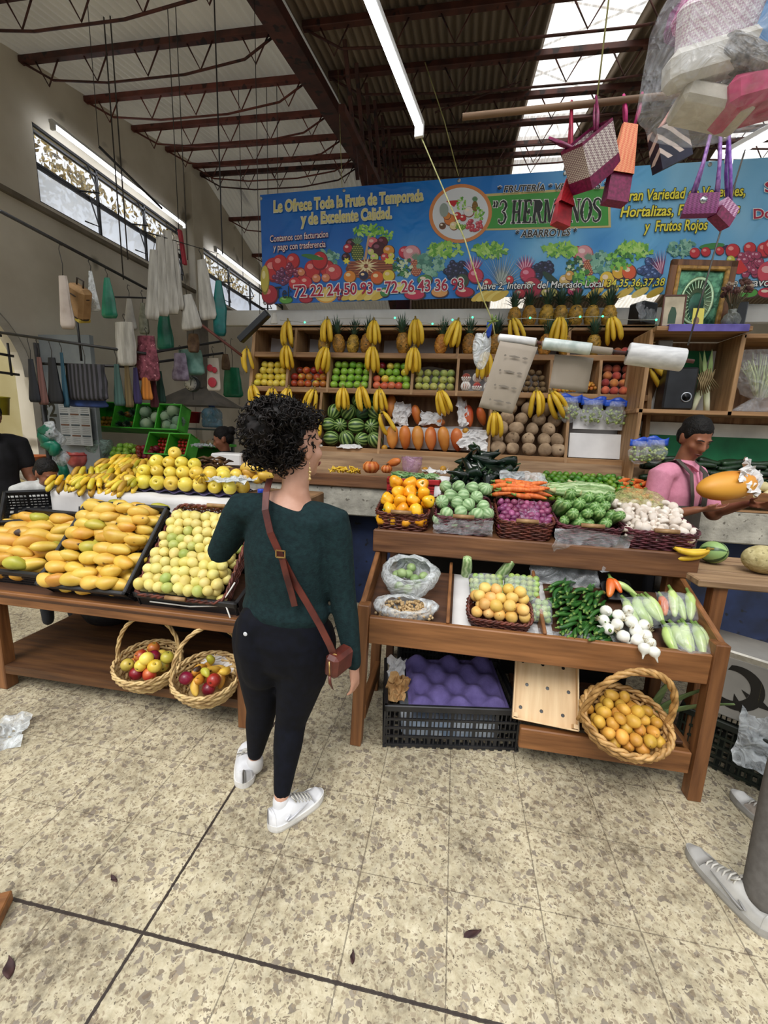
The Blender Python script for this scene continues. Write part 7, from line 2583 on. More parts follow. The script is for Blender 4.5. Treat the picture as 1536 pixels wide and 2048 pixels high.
mb.grid(lambda u, v: tp0.lerp(tp1, u).lerp(bt0.lerp(bt1, u), v) + V((0, -.012 * math.sin(PI * v) + .004 * math.sin(u * 9), 0)) - ra.lerp(rb, (998 - 996) / 392), 8, 12)
mb.build('hanging_sheet', paper_gray, t, solid=.001)
mb = MB()
for v in (.2, .42, .64, .86):
	for u, w_ in ((.25, .03), (.5, .14), (.78, .07)):
		c = tp0.lerp(tp1, u).lerp(bt0.lerp(bt1, u), v) - ra.lerp(rb, (998 - 996) / 392) + V((0, -.022, 0))
		du, dv = (tp1 - tp0) * w_, (bt0 - tp0) * .018
		mb.add([c - du - dv * .3, c - dv, c + du - dv * .3, c + du + dv * .3, c + dv, c - du + dv * .3], [(0, 1, 2, 3, 4, 5)])
mb.build('printed_marks', ink('grey_print', '#6f665a'), t)
roll('second roll of greenish white plastic on the rod', 1096, 1195, .028, rfilm)
roll('bare cardboard tube on the rod between the plastic rolls', 1196, 1236, .017, MATS['kraft_paper'])
roll('big white plastic roll at the outer end of the rod', 1266, 1370, .05, rwhite, black_tray)
mb = MB()
tq, tr_ = at(1110, 708, Y=2.34), at(1188, 716, Y=2.32)
mb.grid(lambda u, v: tq.lerp(tr_, u) + V((-.01 * v, .005 * math.sin(u * 8), -.165 * v)), 6, 6)
tag(mb.build('brown_sheet', paper_gray, solid=.001), 'brown paper sheet hanging behind the second roll', 'paper')
soft_bag('limp clear plastic bag hanging below the knot left of the paper sheet', at(960, 738, Y=2.42), .045, .02, .18, film_soft, 23, .5)
cord('white strings holding the limp clear bag', [at(962, 700, Y=2.42), at(968, 668, Y=2.40), KN], .002, cordm, 'string', 'string')
soft_bag('dangling strip of blue plastic below the knot', at(977, 675, Y=2.40), .014, .01, .08, blue_p, 25, .8)
mb = MB()
for i in range(7):
	a = i * .9
	mb.tube([KN, KN + V((.03 * math.cos(a), .015 * math.sin(a), .03 * math.sin(a * 1.7)))], [.008, .003], n=5)
tag(mb.build('rope_knot', mat('green_knot', '#3a5a34', '#7a8f4a', scale=30, rough=.7)), 'frayed green knot where the ropes of the rod meet', 'knot')
# green fairy lights along the shelf top
t = thing('fairy_lights', 'string of green fairy lights looped along the top of the shelves', 'lights', (0, 3.78, 2.5))
pts = [at(px, py, Y=3.78) - V((0, 3.78, 2.5)) for px, py in ((560, 640), (610, 645), (660, 638), (720, 636), (790, 636), (865, 648), (905, 640), (945, 635), (1000, 640), (1060, 636), (1110, 640), (1160, 634), (1205, 633), (1260, 640), (1312, 640), (1318, 660), (1322, 690))]
mb = MB()
mb.tube(pts, .0025, n=5)
mb.build('cable', mat('pale_cable', '#b5b5a8', rough=.5), t)
gl = mat('green_led', '#3fe08a', emit='#2fe07a', estr=5)
for k in (1, 4, 5, 6, 7, 9, 11, 12, 14, 15, 16):
	mb = MB()
	mb.ball((0, 0, 0), .008, 8)
	mb.build('bulb', gl, t, pts[k] + V((0, -.006, 0)))
# black bar at the shelf corner
mb = MB()
mb.beam(at(480, 681, Y=3.5), at(536, 626, Y=3.5), .06, .055, ch=.006)
tag(mb.build('black_bar_speaker', blackbox), 'black oblong bar hanging aslant at the upper left corner of the shelves', 'bar')
# the plank table at the right with melons
t = thing('plank_table', 'rough plank table joining the vegetable stand on its right side', 'table', (1.2, 2.04, 0))
mb = MB()
for i in range(3):
	mb.box((.55, .09 + i * .165, .912), (1.2, .16, .035), (0, 0, .0), ch=.006)
mb.build('tabletop', w_gray, t)
for x, y in ((.06, .06), (1.05, .06), (.06, .46), (1.05, .46)):
	mb = MB()
	mb.box((x, y, .447), (.06, .06, .894), ch=.004)
	mb.build('leg', w_or_z, t)
wms = stripe_mat('pale_watermelon_skin', '#2f4f2a', '#8faf6c', 5, .25, 6, (.12, .3), .35, .05)
wo = put('watermelon', at(1430, 1088, Y=2.36), (1.2, .6, .4), .78, 'round pale green watermelon with thin dark stripes on the plank table', None)
wo.data = wo.data.copy()
wo.data.materials[0] = wms
wo.location.z = .93 + .062
banana_hand(at(1414, 1106, Y=2.16) + V((0, 0, .02)), 4, 'yellow banana hand lying on the plank table beside the mushroom basket', None, 1.4, .3, 1.3, .8)
me_ = egg_mesh('melon', .19, .14, .14, mel, 0, 0, n=20, k=14)
o = link('melon', me_, None, (at(1530, 1105, Y=2.25).x, 2.25, 1.0), (0, PI / 2 + .1, .1))
tag(o, 'long netted tan melon lying at the right end of the plank table', 'melon')
# cartons under it
t = thing('carton', 'white cardboard carton with a black ring emblem standing under the plank table', 'box', (1.52, 2.12, .27), (0, 0, -.62))
mb = MB()
mb.box((0, 0, .15), (.46, .34, .3), ch=.004)
mb.build('carton_body', mat('white_carton', '#8f8c86', '#aeaba4', scale=3, rough=.8), t)
mb = MB()
mb.box((0, -.17, .315), (.46, .012, .04), (.5, 0, 0), ch=0)
mb.build('torn_flap', mat('torn_card', '#c9c4b8', '#e0dcd0', scale=40, rough=.9), t)
mb = MB()
out = [(-.06 + .1 * math.cos(a), .16 + .11 * math.sin(a)) for a in np.linspace(-2.5, 1.9, 26)]
inn = [(-.08 + .07 * math.cos(a), .165 + .075 * math.sin(a)) for a in np.linspace(1.9, -2.5, 26)]
mb.poly([(x, -.1715, z) for x, z in out + inn], 0)
for a in (-.35, -1.15):
	c, s_ = math.cos(a), math.sin(a)
	mb.poly([(-.06 + .1 * math.cos(a + .16), -.1718, .16 + .11 * math.sin(a + .16)), (-.06 + .145 * c, -.1718, .16 + .155 * s_), (-.06 + .1 * math.cos(a - .16), -.1718, .16 + .11 * math.sin(a - .16))], 0)
	mb.poly([(-.08 + .07 * math.cos(a + .16), -.1718, .165 + .075 * math.sin(a + .16)), (-.08 + .04 * c, -.1718, .165 + .045 * math.sin(a + .3)), (-.08 + .07 * math.cos(a - .16), -.1718, .165 + .075 * math.sin(a - .16))], 0)
mb.build('ring_emblem', ink('emblem_black', '#141210'), t)
letter('MEVVAN', (.02, .235), (.022, .150), .02, ink('emblem_yellow', '#b5a84a'), None, .01, e=.0, parent=t, fn=lambda x, z, e: V((x, -.1725 - e, z)))
crate('dark crate of greens below the white carton', (1.52, 2.1, .0), (0, 0, -.62), .5, .38, .26, mat('dark_green_crate', '#10160f', '#1c261a', scale=9, rough=.6))
film_sheet('crumpled clear plastic bag in front of the white carton', (1.50, 1.88, .30), (1.0, 0, -.5), 31, size=(.3, .34), m=film_soft, amp=.05)
# floor litter
film_sheet('clear plastic scrap on the floor at the left edge', (-2.14, 1.42, .03), (.1, 0, .6), 33, size=(.32, .22), m=film_soft, amp=.05)
mb = MB()
mb.box((0, 0, .02), (.26, .1, .04), ch=.004)
tag(mb.build('wood_block', w_or, None, (at(-95, 1850, Z=.02).x, at(-95, 1850, Z=.02).y, .001), (0, 0, .5)), 'end of an orange brown wooden block at the lower left edge of the floor', 'block')
leafm = mat('brown_leaf', '#2c1a1c', '#4a2f2c', scale=20, rough=.8)
for i, (px, py, s_, r_) in enumerate(((18, 1938, .034, .9), (705, 1916, .018, .2), (228, 1760, .02, 1.2), (945, 1868, .03, 2.0))):
	mb = MB()
	mb.grid(lambda u, v: V(((u - .5) * 2 * s_ * math.sin(PI * min(.98, v + .02)) * .4, (v - .5) * 2 * s_, .004 + .006 * math.sin(v * 5 + u * 3))), 4, 8)
	tag(mb.build('dry_leaf_scrap', leafm, None, at(px, py, Z=.002), (0, 0, r_), solid=.001), ['long dark dry leaf on the floor at the lower left corner', 'small dark scrap on the floor in front of the shoes', 'small dry leaf scrap on the tile beside the long joint', 'curled dry scrap on the floor below the poplar tray'][i], 'leaf')
# ================================================================ THE LEFT BACKGROUND
# rails from which the bags hang
def rail(label, pts, r=.012, m=black_metal):
	mb = MB()
	mb.tube(pts, r, n=8)
	return tag(mb.build('hanging_rail', m), label, 'rail')
rail('upper black rail sloping across the left wall with bags on hooks', [at(0, 422, X=-2.9), at(292, 577, X=-2.9)])
rail('middle black rail bent into a corner below the hanging sacks', [at(0, 665, Y=3.2), at(290, 707, Y=3.5), at(446, 682, Y=4.4)])
rail('lower black rail bent into a corner above the dark bags', [at(75, 727, Y=3.3), at(250, 733, Y=3.5), at(446, 706, Y=4.4)])
rail('brown wooden stick running from the white bags to the fruit shelves', [at(325, 590, Y=3.7), at(485, 712, Y=3.7)], .012, rust_red)
rail('short black rail joining the sacks', [at(230, 594, Y=3.6), at(300, 596, Y=3.9)], .008)
pa = at(82, 815, Y=3.4)
rail('black iron post standing behind the boy', [V((at(100, 930, Y=3.4).x, 3.4, 0)), V((at(100, 930, Y=3.4).x, 3.4, 2.2))], .022)
cord('black pole leaning down through the hanging bags', [at(152, 620, Y=3.4), at(163, 722, Y=3.4)], .010, black_metal, 'pole', 'pole')
cord('dark stick hanging in front of the first long window', [at(198, 293, Y=3.6), at(325, 418, Y=4.0)], .012, black_metal, 'pole', 'pole')
cord('thin wire holding the dark stick before the window', [at(198, 293, Y=3.6), V((at(198, 293, Y=3.6).x, 3.6, roofz(3.6)))], .003, wire, 'hanging_wire', 'wire')
def hang_bag(label, px0, py0, px1, py1, Y, m, seed=0, top=.3, bot=.9, depth=.3, hook=True, name='hanging_bag', tilt=0.0, group=None, on=None):
	"""a soft bag that fills the given stretch of wall at depth Y, tied at its top"""
	mx = (px0 + px1) / 2
	if on == 'u':
		Y = at(mx, py0, X=-2.9).y
	elif on == 'm':
		Y = 3.2 + .3 * mx / 290 if mx < 290 else 3.5 + .9 * (mx - 290) / 156
	elif on == 'p':
		Y = 3.6 + .15 * (mx - 285) / 160
	ry = 462 + .3 * (mx - 285) if on == 'p' else 422 + .531 * mx if on == 'u' else (665 + .145 * mx if mx < 290 else 707 - .16 * (mx - 290))
	a, b = at(px0, py0, Y=Y), at(px1, py1, Y=Y)
	hz = max(.06, at(mx, ry, Y=Y).z - max(a.z, b.z)) if on else .10
	w_, h = abs(b.x - a.x), abs(a.z - b.z)
	t = thing(name, label, 'bag', ((a.x + b.x) / 2, Y, max(a.z, b.z)), (0, tilt, 0), group)
	mb = MB()
	def fn(u, v):
		an = u * 2 * PI
		k = top * (1 - v) + 1.0 * v if v < .5 else top * .5 + .5 + (bot - top * .5 - .5) * (v - .5) * 2
		if v > .94:
			k *= 1 - (v - .94) * 4
		k *= 1 + .13 * noise.noise(V((math.cos(an) * 2, math.sin(an) * 2, v * 3 + seed * 5))) + .05 * math.sin(an * 7 + seed)
		return V((w_ / 2 * k * math.cos(an), w_ / 2 * depth * k * math.sin(an), -h * v))
	mb.grid(fn, 28, 14, closeu=True)
	n = 28
	mb.f.append([14 * n + i for i in range(n)])
	mb.m.append(0)
	mb.sm.append(True)
	mb.build('bag_body', m, t)
	if hook:
		mb = MB()
		mb.tube([(0, 0, -.01), (.008, 0, hz * .4), (-.01, 0, hz * .9), (0, 0, hz + .012), (.014, 0, hz)], .003, n=5)
		mb.build('hook', wire, t)
	return t
grayb, beige, sackw = mat('grey_bag', '#8f8a82', '#b5b0a6', scale=6, rough=.6), mat('beige_bag', '#8d8076', '#b0a49a', scale=5, rough=.7), mat('white_bag', '#9c9890', '#cfccc4', scale=7, rough=.7, stretch=(3, 3, .5))
teal, tealg = mat('teal_plastic', '#0b5a58', '#14807a', scale=6, rough=.3, bump=.5, bscale=10), mat('green_plastic', '#0d5a44', '#1a7d60', scale=6, rough=.35, bump=.5, bscale=10)
HB = [('beige sack bag hanging at the left of the upper rail', 111, 552, 150, 658, 3.3, beige, .55, 1.0, .3), ('grey plastic bag between the yellow backpack and the green bag', 168, 542, 200, 622, 3.45, film_soft, .25, 1.2, .3),
	  ('dark green plastic bag hanging on the upper rail', 196, 556, 238, 636, 3.5, tealg, .3, .9, .35), ('pale grey bag tied at the top above the sacks', 244, 595, 276, 660, 3.8, grayb, .3, 1, .3),
	  ('olive patterned bag beside the pale grey sack', 272, 606, 302, 668, 3.8, mat('olive_bag', '#6a6a58', '#8f8f7a', scale=20, rough=.6), .3, .8, .4), ('long grey white sack hanging by the middle rail', 226, 645, 276, 732, 3.7, sackw, .8, .8, .3),
	  ('green plastic bag hanging below the white paper bags', 308, 622, 350, 700, 3.9, tealg, .5, .9, .3), ('brown lump of bags at the stick', 372, 668, 402, 705, 3.9, mat('brown_bag', '#5a4434', '#8a6d52', scale=14, rough=.8), .6, .7, .5),
	  ('grey green bag hanging left of the clock scale', 350, 700, 412, 750, 4.2, mat('sea_green_bag', '#5a8a7d', '#86b0a2', scale=9, rough=.5), .7, .9, .4), ('lilac gloves and cloths hanging above the scale', 342, 706, 380, 762, 4.2, mat('lilac_cloth', '#6a5a6d', '#a094a5', scale=14, rough=.8), .6, 1, .3),
	  ('maroon flowered apron hanging behind the middle rail', 268, 672, 322, 762, 4.3, mat('maroon_flowered', '#5a2430', '#8f4a58', scale=30, rough=.8, spots=('#c98a90', 40, .64)), .7, 1, .25), ('teal plastic bag hanging high before the second window', 415, 562, 462, 672, 3.6, teal, .25, .55, .45),
	  ('green plastic bag low beside the shelves', 444, 735, 486, 795, 4.0, mat('leaf_green_plastic', '#146a4a', '#1f8a62', scale=8, rough=.35), .7, 1, .3), ('brown bag above the low green bag', 440, 708, 462, 740, 4.0, MATS['brown_bag'], .5, .8, .4)]
for i, (lb, x0, y0, x1, y1, Y, m, tp, bt, dp) in enumerate(HB):
	hang_bag(lb, x0, y0, x1, y1, Y, m, i, tp, bt, dp, on='u' if i < 3 else 'm' if i in (5, 8, 9, 10, 12, 13) else 'p' if i == 11 else None)
# yellow backpack
t = thing('backpack', 'tan backpack with yellow bottom hanging under the upper rail', 'bag', at(160, 570, X=-2.9), (.3, .5, 0))
tanm = mat('tan_canvas', '#8a6a44', '#a8845a', scale=12, rough=.8)
mb = MB()
mb.box((0, 0, -.13), (.16, .11, .24), ch=.035)
mb.build('body', tanm, t)
mb = MB()
mb.box((0, 0, -.25), (.14, .1, .03), ch=.012)
mb.build('yellow_bottom', mat('mustard_panel', '#a89438', '#c2ad4a', scale=12, rough=.7), t)
mb = MB()
for z in (-.075, -.235):
	mb.tube([(.08 * math.cos(a), .056 * math.sin(a), z) for a in np.linspace(0, 2 * PI, 20)], .005, n=5)
mb.tube([(-.03, 0, -.01), (-.03, 0, .04), (.03, 0, .04), (.03, 0, -.01)], .006, n=5)
mb.build('dark_piping', mat('dark_piping', '#2c1f18', rough=.6), t)
# white paper bags
for i, (x0, y0, x1, y1, Y, tl) in enumerate(((292, 500, 330, 640, 3.55, .1), (304, 470, 345, 632, 3.6, .04), (318, 462, 360, 628, 3.65, 0), (335, 480, 366, 620, 3.55, -.03), (352, 590, 398, 660, 3.75, -.15), (384, 520, 425, 640, 3.8, -.1))):
	o = hang_bag(f'white paper carrier bag in the hanging cluster before the window, {ORD[i]} from the left', x0, y0, x1, y1, Y, sackw, i + 20, .45, 1.0, .22, True, 'paper_bag', tl, on='p')
mb = MB()
for dx in (0, .03):
	a = at(362 + dx * 100, 470, Y=3.7)
	mb.box((a.x, a.y, a.z - .1), (.012, .03, .28), (0, -.12, 0), ch=0)
tag(mb.build('red_bag_edges', mat('red_edge', '#9c2430', '#b53a44', scale=9, rough=.6)), 'red edged strips between the white paper bags', 'strips')
# dark market bags in a row
strp = mat('striped_market_bag', '#0a0a0d', '#403e45', rough=.7, wave=(7, .2, 'X'), ramp=(.5, .55))
DB = [(50, 718, 82, 805, '#0c0e16', 'black market bag at the left end of the dark row'), (68, 714, 98, 810, '#5a3a34', 'brown striped market bag second in the dark row'), (88, 715, 128, 808, '#0a0b10', 'black market bag third in the dark row'),
	  (116, 705, 140, 815, '#123a4a', 'blue green market bag left of the big striped bag'), (222, 728, 250, 812, '#2f4a44', 'grey green market bag right of the big striped bag'), (244, 728, 268, 815, '#5a4a2a', 'olive striped market bag in the dark row'),
	  (262, 735, 284, 808, '#241a44', 'dark violet market bag in the dark row'), (278, 736, 306, 800, '#a8641c', 'orange market bag in the dark row'), (296, 738, 318, 815, '#4a1a24', 'dark red market bag in the dark row'), (308, 742, 332, 806, '#1c3a30', 'bottle green market bag at the right end of the dark row')]
for i, (x0, y0, x1, y1, c, lb) in enumerate(DB):
	c2 = '#' + ''.join('%02x' % min(255, int(int(c[k:k + 2], 16) * 1.12 + 6)) for k in (1, 3, 5))
	hang_bag(lb, x0, y0, x1, y1, 3.35 + .05 * (i % 3), mat('market_bag_' + c[1:], c, c2, rough=.7, wave=(9, .4, 'X')), i + 40, .45, 1.1, .3, True, 'market_bag', on='m')
hang_bag('wide black and grey striped market bag in the middle of the dark row', 130, 728, 216, 802, 3.32, strp, 77, .95, 1.0, .16, True, 'market_bag', on='m')
hang_bag('blue market bag showing below the wide striped one', 134, 785, 214, 816, 3.42, mat('blue_market_bag', '#16244a', '#24407a', scale=6, rough=.7), 78, 1, 1, .15, False, 'market_bag')
# picture bag, scale, hood
a, b = at(285, 462, Y=3.6), at(445, 510, Y=3.75)
rail('thin wire rod high up carrying the white paper carrier bags', [a, b, V((b.x, b.y, roofz(b.y)))], .006)
cord('thin wire holding the black oblong bar from the roof', [at(520, 640, Y=3.5), V((at(520, 640, Y=3.5).x, 3.5, roofz(3.5)))], .003, wire, 'hanging_wire', 'wire')
t = hang_bag('white carrier bag printed with pink and red pictures hanging right of the scale', 412, 716, 442, 782, 4.1, mat('print_bag', '#cfc4b5', '#e2d8c8', scale=6, rough=.6), 91, .8, 1, .2)
mb = MB()
for x, z, r_, in ((-.02, -.1, .035), (.03, -.12, .03), (0, -.24, .05)):
	mb.ball((x, -.03, z), (r_, .004, r_), 10)
mb.build('red_print', ink('print_red', '#c23a48'), t)
t = thing('hanging_scale', 'round white clock scale hanging from the lower rail', 'scale', at(385, 768, Y=4.15))
mb = MB()
RXm = Matrix.Rotation(PI / 2, 4, 'X')
mb.lathe([(.001, -.03), (.075, -.03), (.08, -.02), (.08, .02), (.075, .03), (.07, .032)], 28, 0, RXm)
mb.build('case', mat('scale_case', '#4a4d50', metal=.5, rough=.4), t)
mb = MB()
mb.lathe([(.001, .0335), (.069, .033)], 28, 0, RXm)
mb.build('dial', I_W, t)
mb = MB()
for k in range(12):
	a = k * PI / 6
	mb.beam((.05 * math.cos(a), -.035, .05 * math.sin(a)), (.062 * math.cos(a), -.035, .062 * math.sin(a)), .005, .002, ch=0)
mb.beam((0, -.036, -.02), (.012, -.036, .05), .006, .002, ch=0)
mb.build('marks_and_needle', I_K, t)
mb = MB()
mb.tube([(0, 0, .08), (0, 0, .2)], .006, n=6)
mb.tube([(0, 0, -.08), (0, 0, -.16)], .004, n=6)
mb.build('hanger', wire, t)
t = thing('metal_hood', 'grey sheet metal hood over the rear stall', 'hood', at(395, 812, Y=5.6))
mb = MB()
mb.add([(-.55, -.3, 0), (.5, -.3, 0), (.5, .4, 0), (-.55, .4, 0), (-.12, 0, .27), (.16, 0, .27)], [(0, 1, 5, 4), (1, 2, 5), (2, 3, 4, 5), (3, 0, 4), (3, 2, 1, 0)])
mb.build('sheet', mat('hood_metal', '#5a544c', '#7a7268', scale=4, rough=.5), t)
mb = MB()
mb.box((.02, .05, .75), (.2, .2, 1.0), ch=0)
mb.build('duct', MATS['hood_metal'], t)
# green sloped display with compartments
greenp = mat('green_board', '#3aa82a', '#58c83e', scale=6, rough=.45)
def rackbox(label, a, b, h, Y, cols, tilt):
	p, q = at(*a, Y=Y), at(*b, Y=Y)
	w_ = q.x - p.x
	t = thing('green_display', label, 'display', p, (tilt, 0, 0))
	mb = MB()
	mb.box((w_ / 2, .01, h / 2), (w_, .015, h), ch=0)
	mb.build('back_board', mat('green_board_back', '#2f9a26', '#46b836', scale=6, rough=.5), t)
	for k in range(cols + 1):
		mb = MB()
		mb.box((w_ * k / cols, -.08, h / 2), (.014, .18, h), ch=0)
		mb.build('partition', greenp, t)
	for z in (0, h):
		mb = MB()
		mb.box((w_ / 2, -.08, z), (w_ + .014, .18, .014), ch=0)
		mb.build('ledge', greenp, t)
	return t, w_, Matrix.Translation(p) @ Matrix.Rotation(tilt, 4, 'X')
t, w_, M = rackbox('bright green sloping display with oranges, pineapples and cabbages', (203, 862), (372, 868), .30, 4.5, 4, -.35)
for r_ in range(3):
	for c in range(4):
		put('orange', M @ V((.035 + c * .055 + .01 * r_, -.06, .04 + r_ * .05)), (0, 0, c), .74, 'small orange in the left compartment of the green display', 'oranges in the green display')
for i, (x, z) in enumerate(((w_ * .33, .07), (w_ * .42, .08), (w_ * .36, .2), (w_ * .44, .22))):
	put('pineapple', M @ V((x, -.04, z)), (PI / 2 - .1, rnd(-.2, .2), rnd(-.3, .3)), .62, 'pineapple lying in the second compartment of the green display', 'pineapples in the green display')
for i, (x, z, s_) in enumerate(((.56, .25, .85), (.60, .09, .9), (.70, .18, .85), (.80, .2, .8), (.88, .28, 1.0), (.84, .08, .8), (.95, .14, .9), (.93, .05, .75))):
	put('cabbage', M @ V((w_ * x, -.10, z * .88)), (PI / 2, rnd(-.5, .5), 0), s_ * .88, f'pale green cabbage in the right half of the green display, {ORD[i]} from its left side', 'cabbages in the green display')
t, w_, M = rackbox('lower green display with two compartments of red tomatoes', (308, 918), (388, 924), .25, 4.25, 2, -.45)
for c in range(2):
	for r_ in range(6):
		for k in range(5):
			put('tomato', M @ V((w_ * .5 * c + .04 + k * .044 + .02 * (r_ % 2) * .5, -.03, .03 + r_ * .045)), (rnd(0, 6), 0, 0), .85, 'red tomato in the ' + ('left' if c == 0 else 'right') + ' compartment of the lower green display', 'tomatoes in the green display, ' + ('left' if c == 0 else 'right'))
t = thing('rear_bench', 'dark bench carrying the green displays and loose fruit of the rear stall', 'bench', V((-3.3, 4.35, 0)))
t.location.z = 0
mb = MB()
mb.box((0, 0, .5), (1.4, .75, 1.0), ch=.01)
mb.build('bench_body', mat('dark_bench', '#16181a', '#2a2c2a', scale=4, rough=.8), t)
heap('green_apple', at(228, 905, Y=4.15).x, at(264, 905, Y=4.15).x, 0, .2, lambda x, y: 0, .075, .065, 'light green apple in the loose heap left of the tomatoes', 'green apples of the rear stall', 2, dz=.045, M=tiltM((0, 4.1, 1.12), .7))
heap('dark_red_apple', at(268, 905, Y=4.15).x, at(304, 905, Y=4.15).x, 0, .18, lambda x, y: 0, .075, .065, 'dark red apple in the heap beside the tomatoes', 'dark red apples of the rear stall', 1, dz=.045, M=tiltM((0, 4.12, 1.16), .7))
heap('lime', at(205, 930, Y=3.9).x, at(258, 930, Y=3.9).x, 0, .16, lambda x, y: 0, .05, .045, 'green lime in the heap below the light green apples', 'limes of the rear stall', 2, dz=.03, M=tiltM((0, 3.95, 1.04), .5))
heap('large_potato', at(175, 930, Y=3.75).x, at(222, 930, Y=3.75).x, 0, .16, lambda x, y: 0, .07, .055, 'pale potato in the heap behind the short bananas', 'potatoes behind the short bananas', 2, dz=.04, M=tiltM((0, 3.8, 1.0), .4))
heap('yellow_guava', at(246, 930, Y=3.8).x, at(268, 930, Y=3.8).x, 0, .1, lambda x, y: 0, .058, .05, 'yellow orange fruit at the end of the potato heap', 'yellow fruit of the rear stall', 2, dz=.035, M=tiltM((0, 3.8, 1.06), .4))
soft_bag('pale green plastic bag at the left end of the rear stall', at(200, 915, Y=4.1), .15, .12, .2, clear_plastic('sea_film', '#9ab5aa', .6, .25, 12), 41, .7)
soft_bag('red plastic bag below the red tub behind the bananas', at(155, 935, Y=4.0), .12, .08, .17, mat('red_film', '#b5443a', '#d0706a', scale=9, rough=.3), 42, .8)
def tub(label, loc, r, h, m, name='tub'):
	mb = MB()
	mb.lathe([(.001, .004), (r * .78, 0), (r, h), (r * 1.06, h), (r * 1.06, h - .012), (r * .97, h - .01), (r * .76, .01), (.001, .012)], 28)
	return tag(mb.build(name, m, None, loc), label, 'tub')
redp = mat('red_tub', '#9c1f24', '#c23a3a', scale=6, rough=.35)
tub('red plastic tub on the shelf under the hood', at(384, 846, Y=5.3), .12, .15, redp)
tub('red basin with dark contents behind the bananas', at(160, 920, Y=4.05), .14, .07, redp, 'basin')
tub('orange basin on the left behind the boy', at(70, 925, Y=3.45), .13, .07, mat('orange_tub', '#b5582a', '#d0763c', scale=6, rough=.4), 'basin')
tub('mustard yellow bucket hanging at the left edge', at(2, 830, Y=3.2), .075, .16, mat('mustard_bucket', '#8a7f14', '#a89c22', scale=6, rough=.4), 'bucket')
t = thing('water_jug', 'clear blue water jug on the shelf behind the seated woman', 'jug', at(425, 855, Y=5.4))
mb = MB()
mb.lathe([(.12, 0), (.135, .02), (.135, .1), (.125, .115), (.135, .13), (.135, .2), (.1, .25), (.04, .27), (.04, .3)], 24)
mb.build('bottle', clear_plastic('blue_jug', '#6fa8c4', .6, .1, 4), t)
mb = MB()
mb.lathe([(.045, .28), (.045, .32), (.001, .32)], 16)
mb.build('cap', mat('blue_cap', '#1f3fae', rough=.35), t)
mb = MB()
mb.box((0, 0, 0), (.9, .4, .02), ch=.003)
for x in (-.4, .4):
	mb.box((x, .15, -.72), (.04, .04, 1.42), ch=.003)
tag(mb.build('steel_shelf', mat('steel_shelf', '#7a7d80', metal=.6, rough=.4), None, at(400, 858, Y=5.4)), 'steel shelf carrying the water jug and red tub', 'shelf')
heap('jicama', at(388, 880, Y=4.9).x, at(428, 880, Y=4.9).x, 0, .06, lambda x, y: 0, .13, .09, 'round brown bread like squash on the shelf right of the tomatoes', 'brown squash of the rear stall', 1, M=tiltM((0, 4.85, 1.29), .2))
mb = MB()
mb.box((0, 0, 0), (.62, .4, .03), ch=.004)
mb.box((0, .1, -.63), (.4, .1, 1.24), ch=.004)
tag(mb.build('green_shelf', greenp, None, at(412, 890, Y=4.9)), 'narrow green shelf under the brown squash', 'shelf')
mb = MB()
mb.box((0, 0, .055), (.28, .22, .11), ch=.012)
tag(mb.build('foam_box', paper, None, at(462, 930, Y=3.6), (0, 0, .1)), 'white foam box in front of the seated woman', 'box')
crumple('crumpled white plastic bag in front of the tomatoes end', at(408, 892, Y=4.15), (.2, .16, .12), film_soft, 'plastic_bag', 9, cat='plastic')
mb = MB()
R_ = random.Random(31)
for k in range(22):
	a = R_.uniform(0, 6.28)
	c = V((R_.uniform(-.12, .12), R_.uniform(-.08, .08), R_.uniform(0, .09)))
	mb.tube([c, c + V((math.cos(a), math.sin(a), .4)) * .05, c + V((math.cos(a), math.sin(a), .1)) * .1], [.016, .013, .004], n=6)
tag(mb.build('dark_ripe_bananas', mat('overripe_skin', '#2a1a10', '#6d4a20', scale=9, rough=.6, spots=('#d0b060', 9, .66)), None, at(425, 940, Y=3.3)), 'pile of blackened overripe fruit left of the white foam box', 'overripe fruit', kind='stuff')
# notice board with a year sheet
t = thing('year_calendar', 'large paper calendar sheet on the grey panel left of the rear stall', 'calendar', at(116, 804, Y=3.95))
cw_, chh = at(178, 804, Y=3.95).x - at(116, 804, Y=3.95).x, .45
mb = MB()
mb.box((cw_ / 2, 0, -chh / 2), (cw_, .004, chh), ch=0)
mb.build('sheet', mat('calendar_paper', '#a5a8a8', '#bcbfbf', scale=4, rough=.8), t)
mb = MB()
for r_ in range(4):
	for c in range(3):
		x, z = cw_ * (c + .5) / 3, -chh * (r_ + .1) / 4
		mb.box((x, -.004, z), (cw_ * .27, .002, .016), ch=0, m=(r_ + c) % 2)
		for k in range(4):
			mb.box((x, -.004, z - .025 - k * .02), (cw_ * .24, .001, .003), ch=0, m=2)
mb.build('month_headings', [ink('brown_head', '#6d4a3c'), ink('slate_head', '#3c4a54'), ink('fine_grey', '#7d8284')], t)
mb = MB()
mb.box((0, 0, 0), (.62, .05, 2.4), ch=0)
tag(mb.build('grey_panel', mat('grey_panel', '#7d8488', '#9aa0a2', scale=3, rough=.6), None, (at(150, 860, Y=4.03).x, 4.03, 1.2)), 'pale grey panel carrying the calendar and the stall numbers', 'panel')
for s_, py in (('32', 832), ('33', 862)):
	a = at(92, py, Y=3.95)
	t = thing('stall_number', 'black number thirty two, upper one on the grey panel' if s_ == '32' else 'black number thirty three, lower one on the grey panel', 'number', a)
	letter(s_, (0, 0), (.17, 0), .14, I_K, None, .03, parent=t, fn=lambda x, y, e: V((x, -.02 - e, -y)), name='digits')
mb = MB()
for k in range(14):
	a, z = rnd(0, 6.28), rnd(-.45, .2)
	mb.ball((.07 * math.cos(a), .05 * math.sin(a), z), (rnd(.05, .08), .04, rnd(.05, .1)), 8, k % 2)
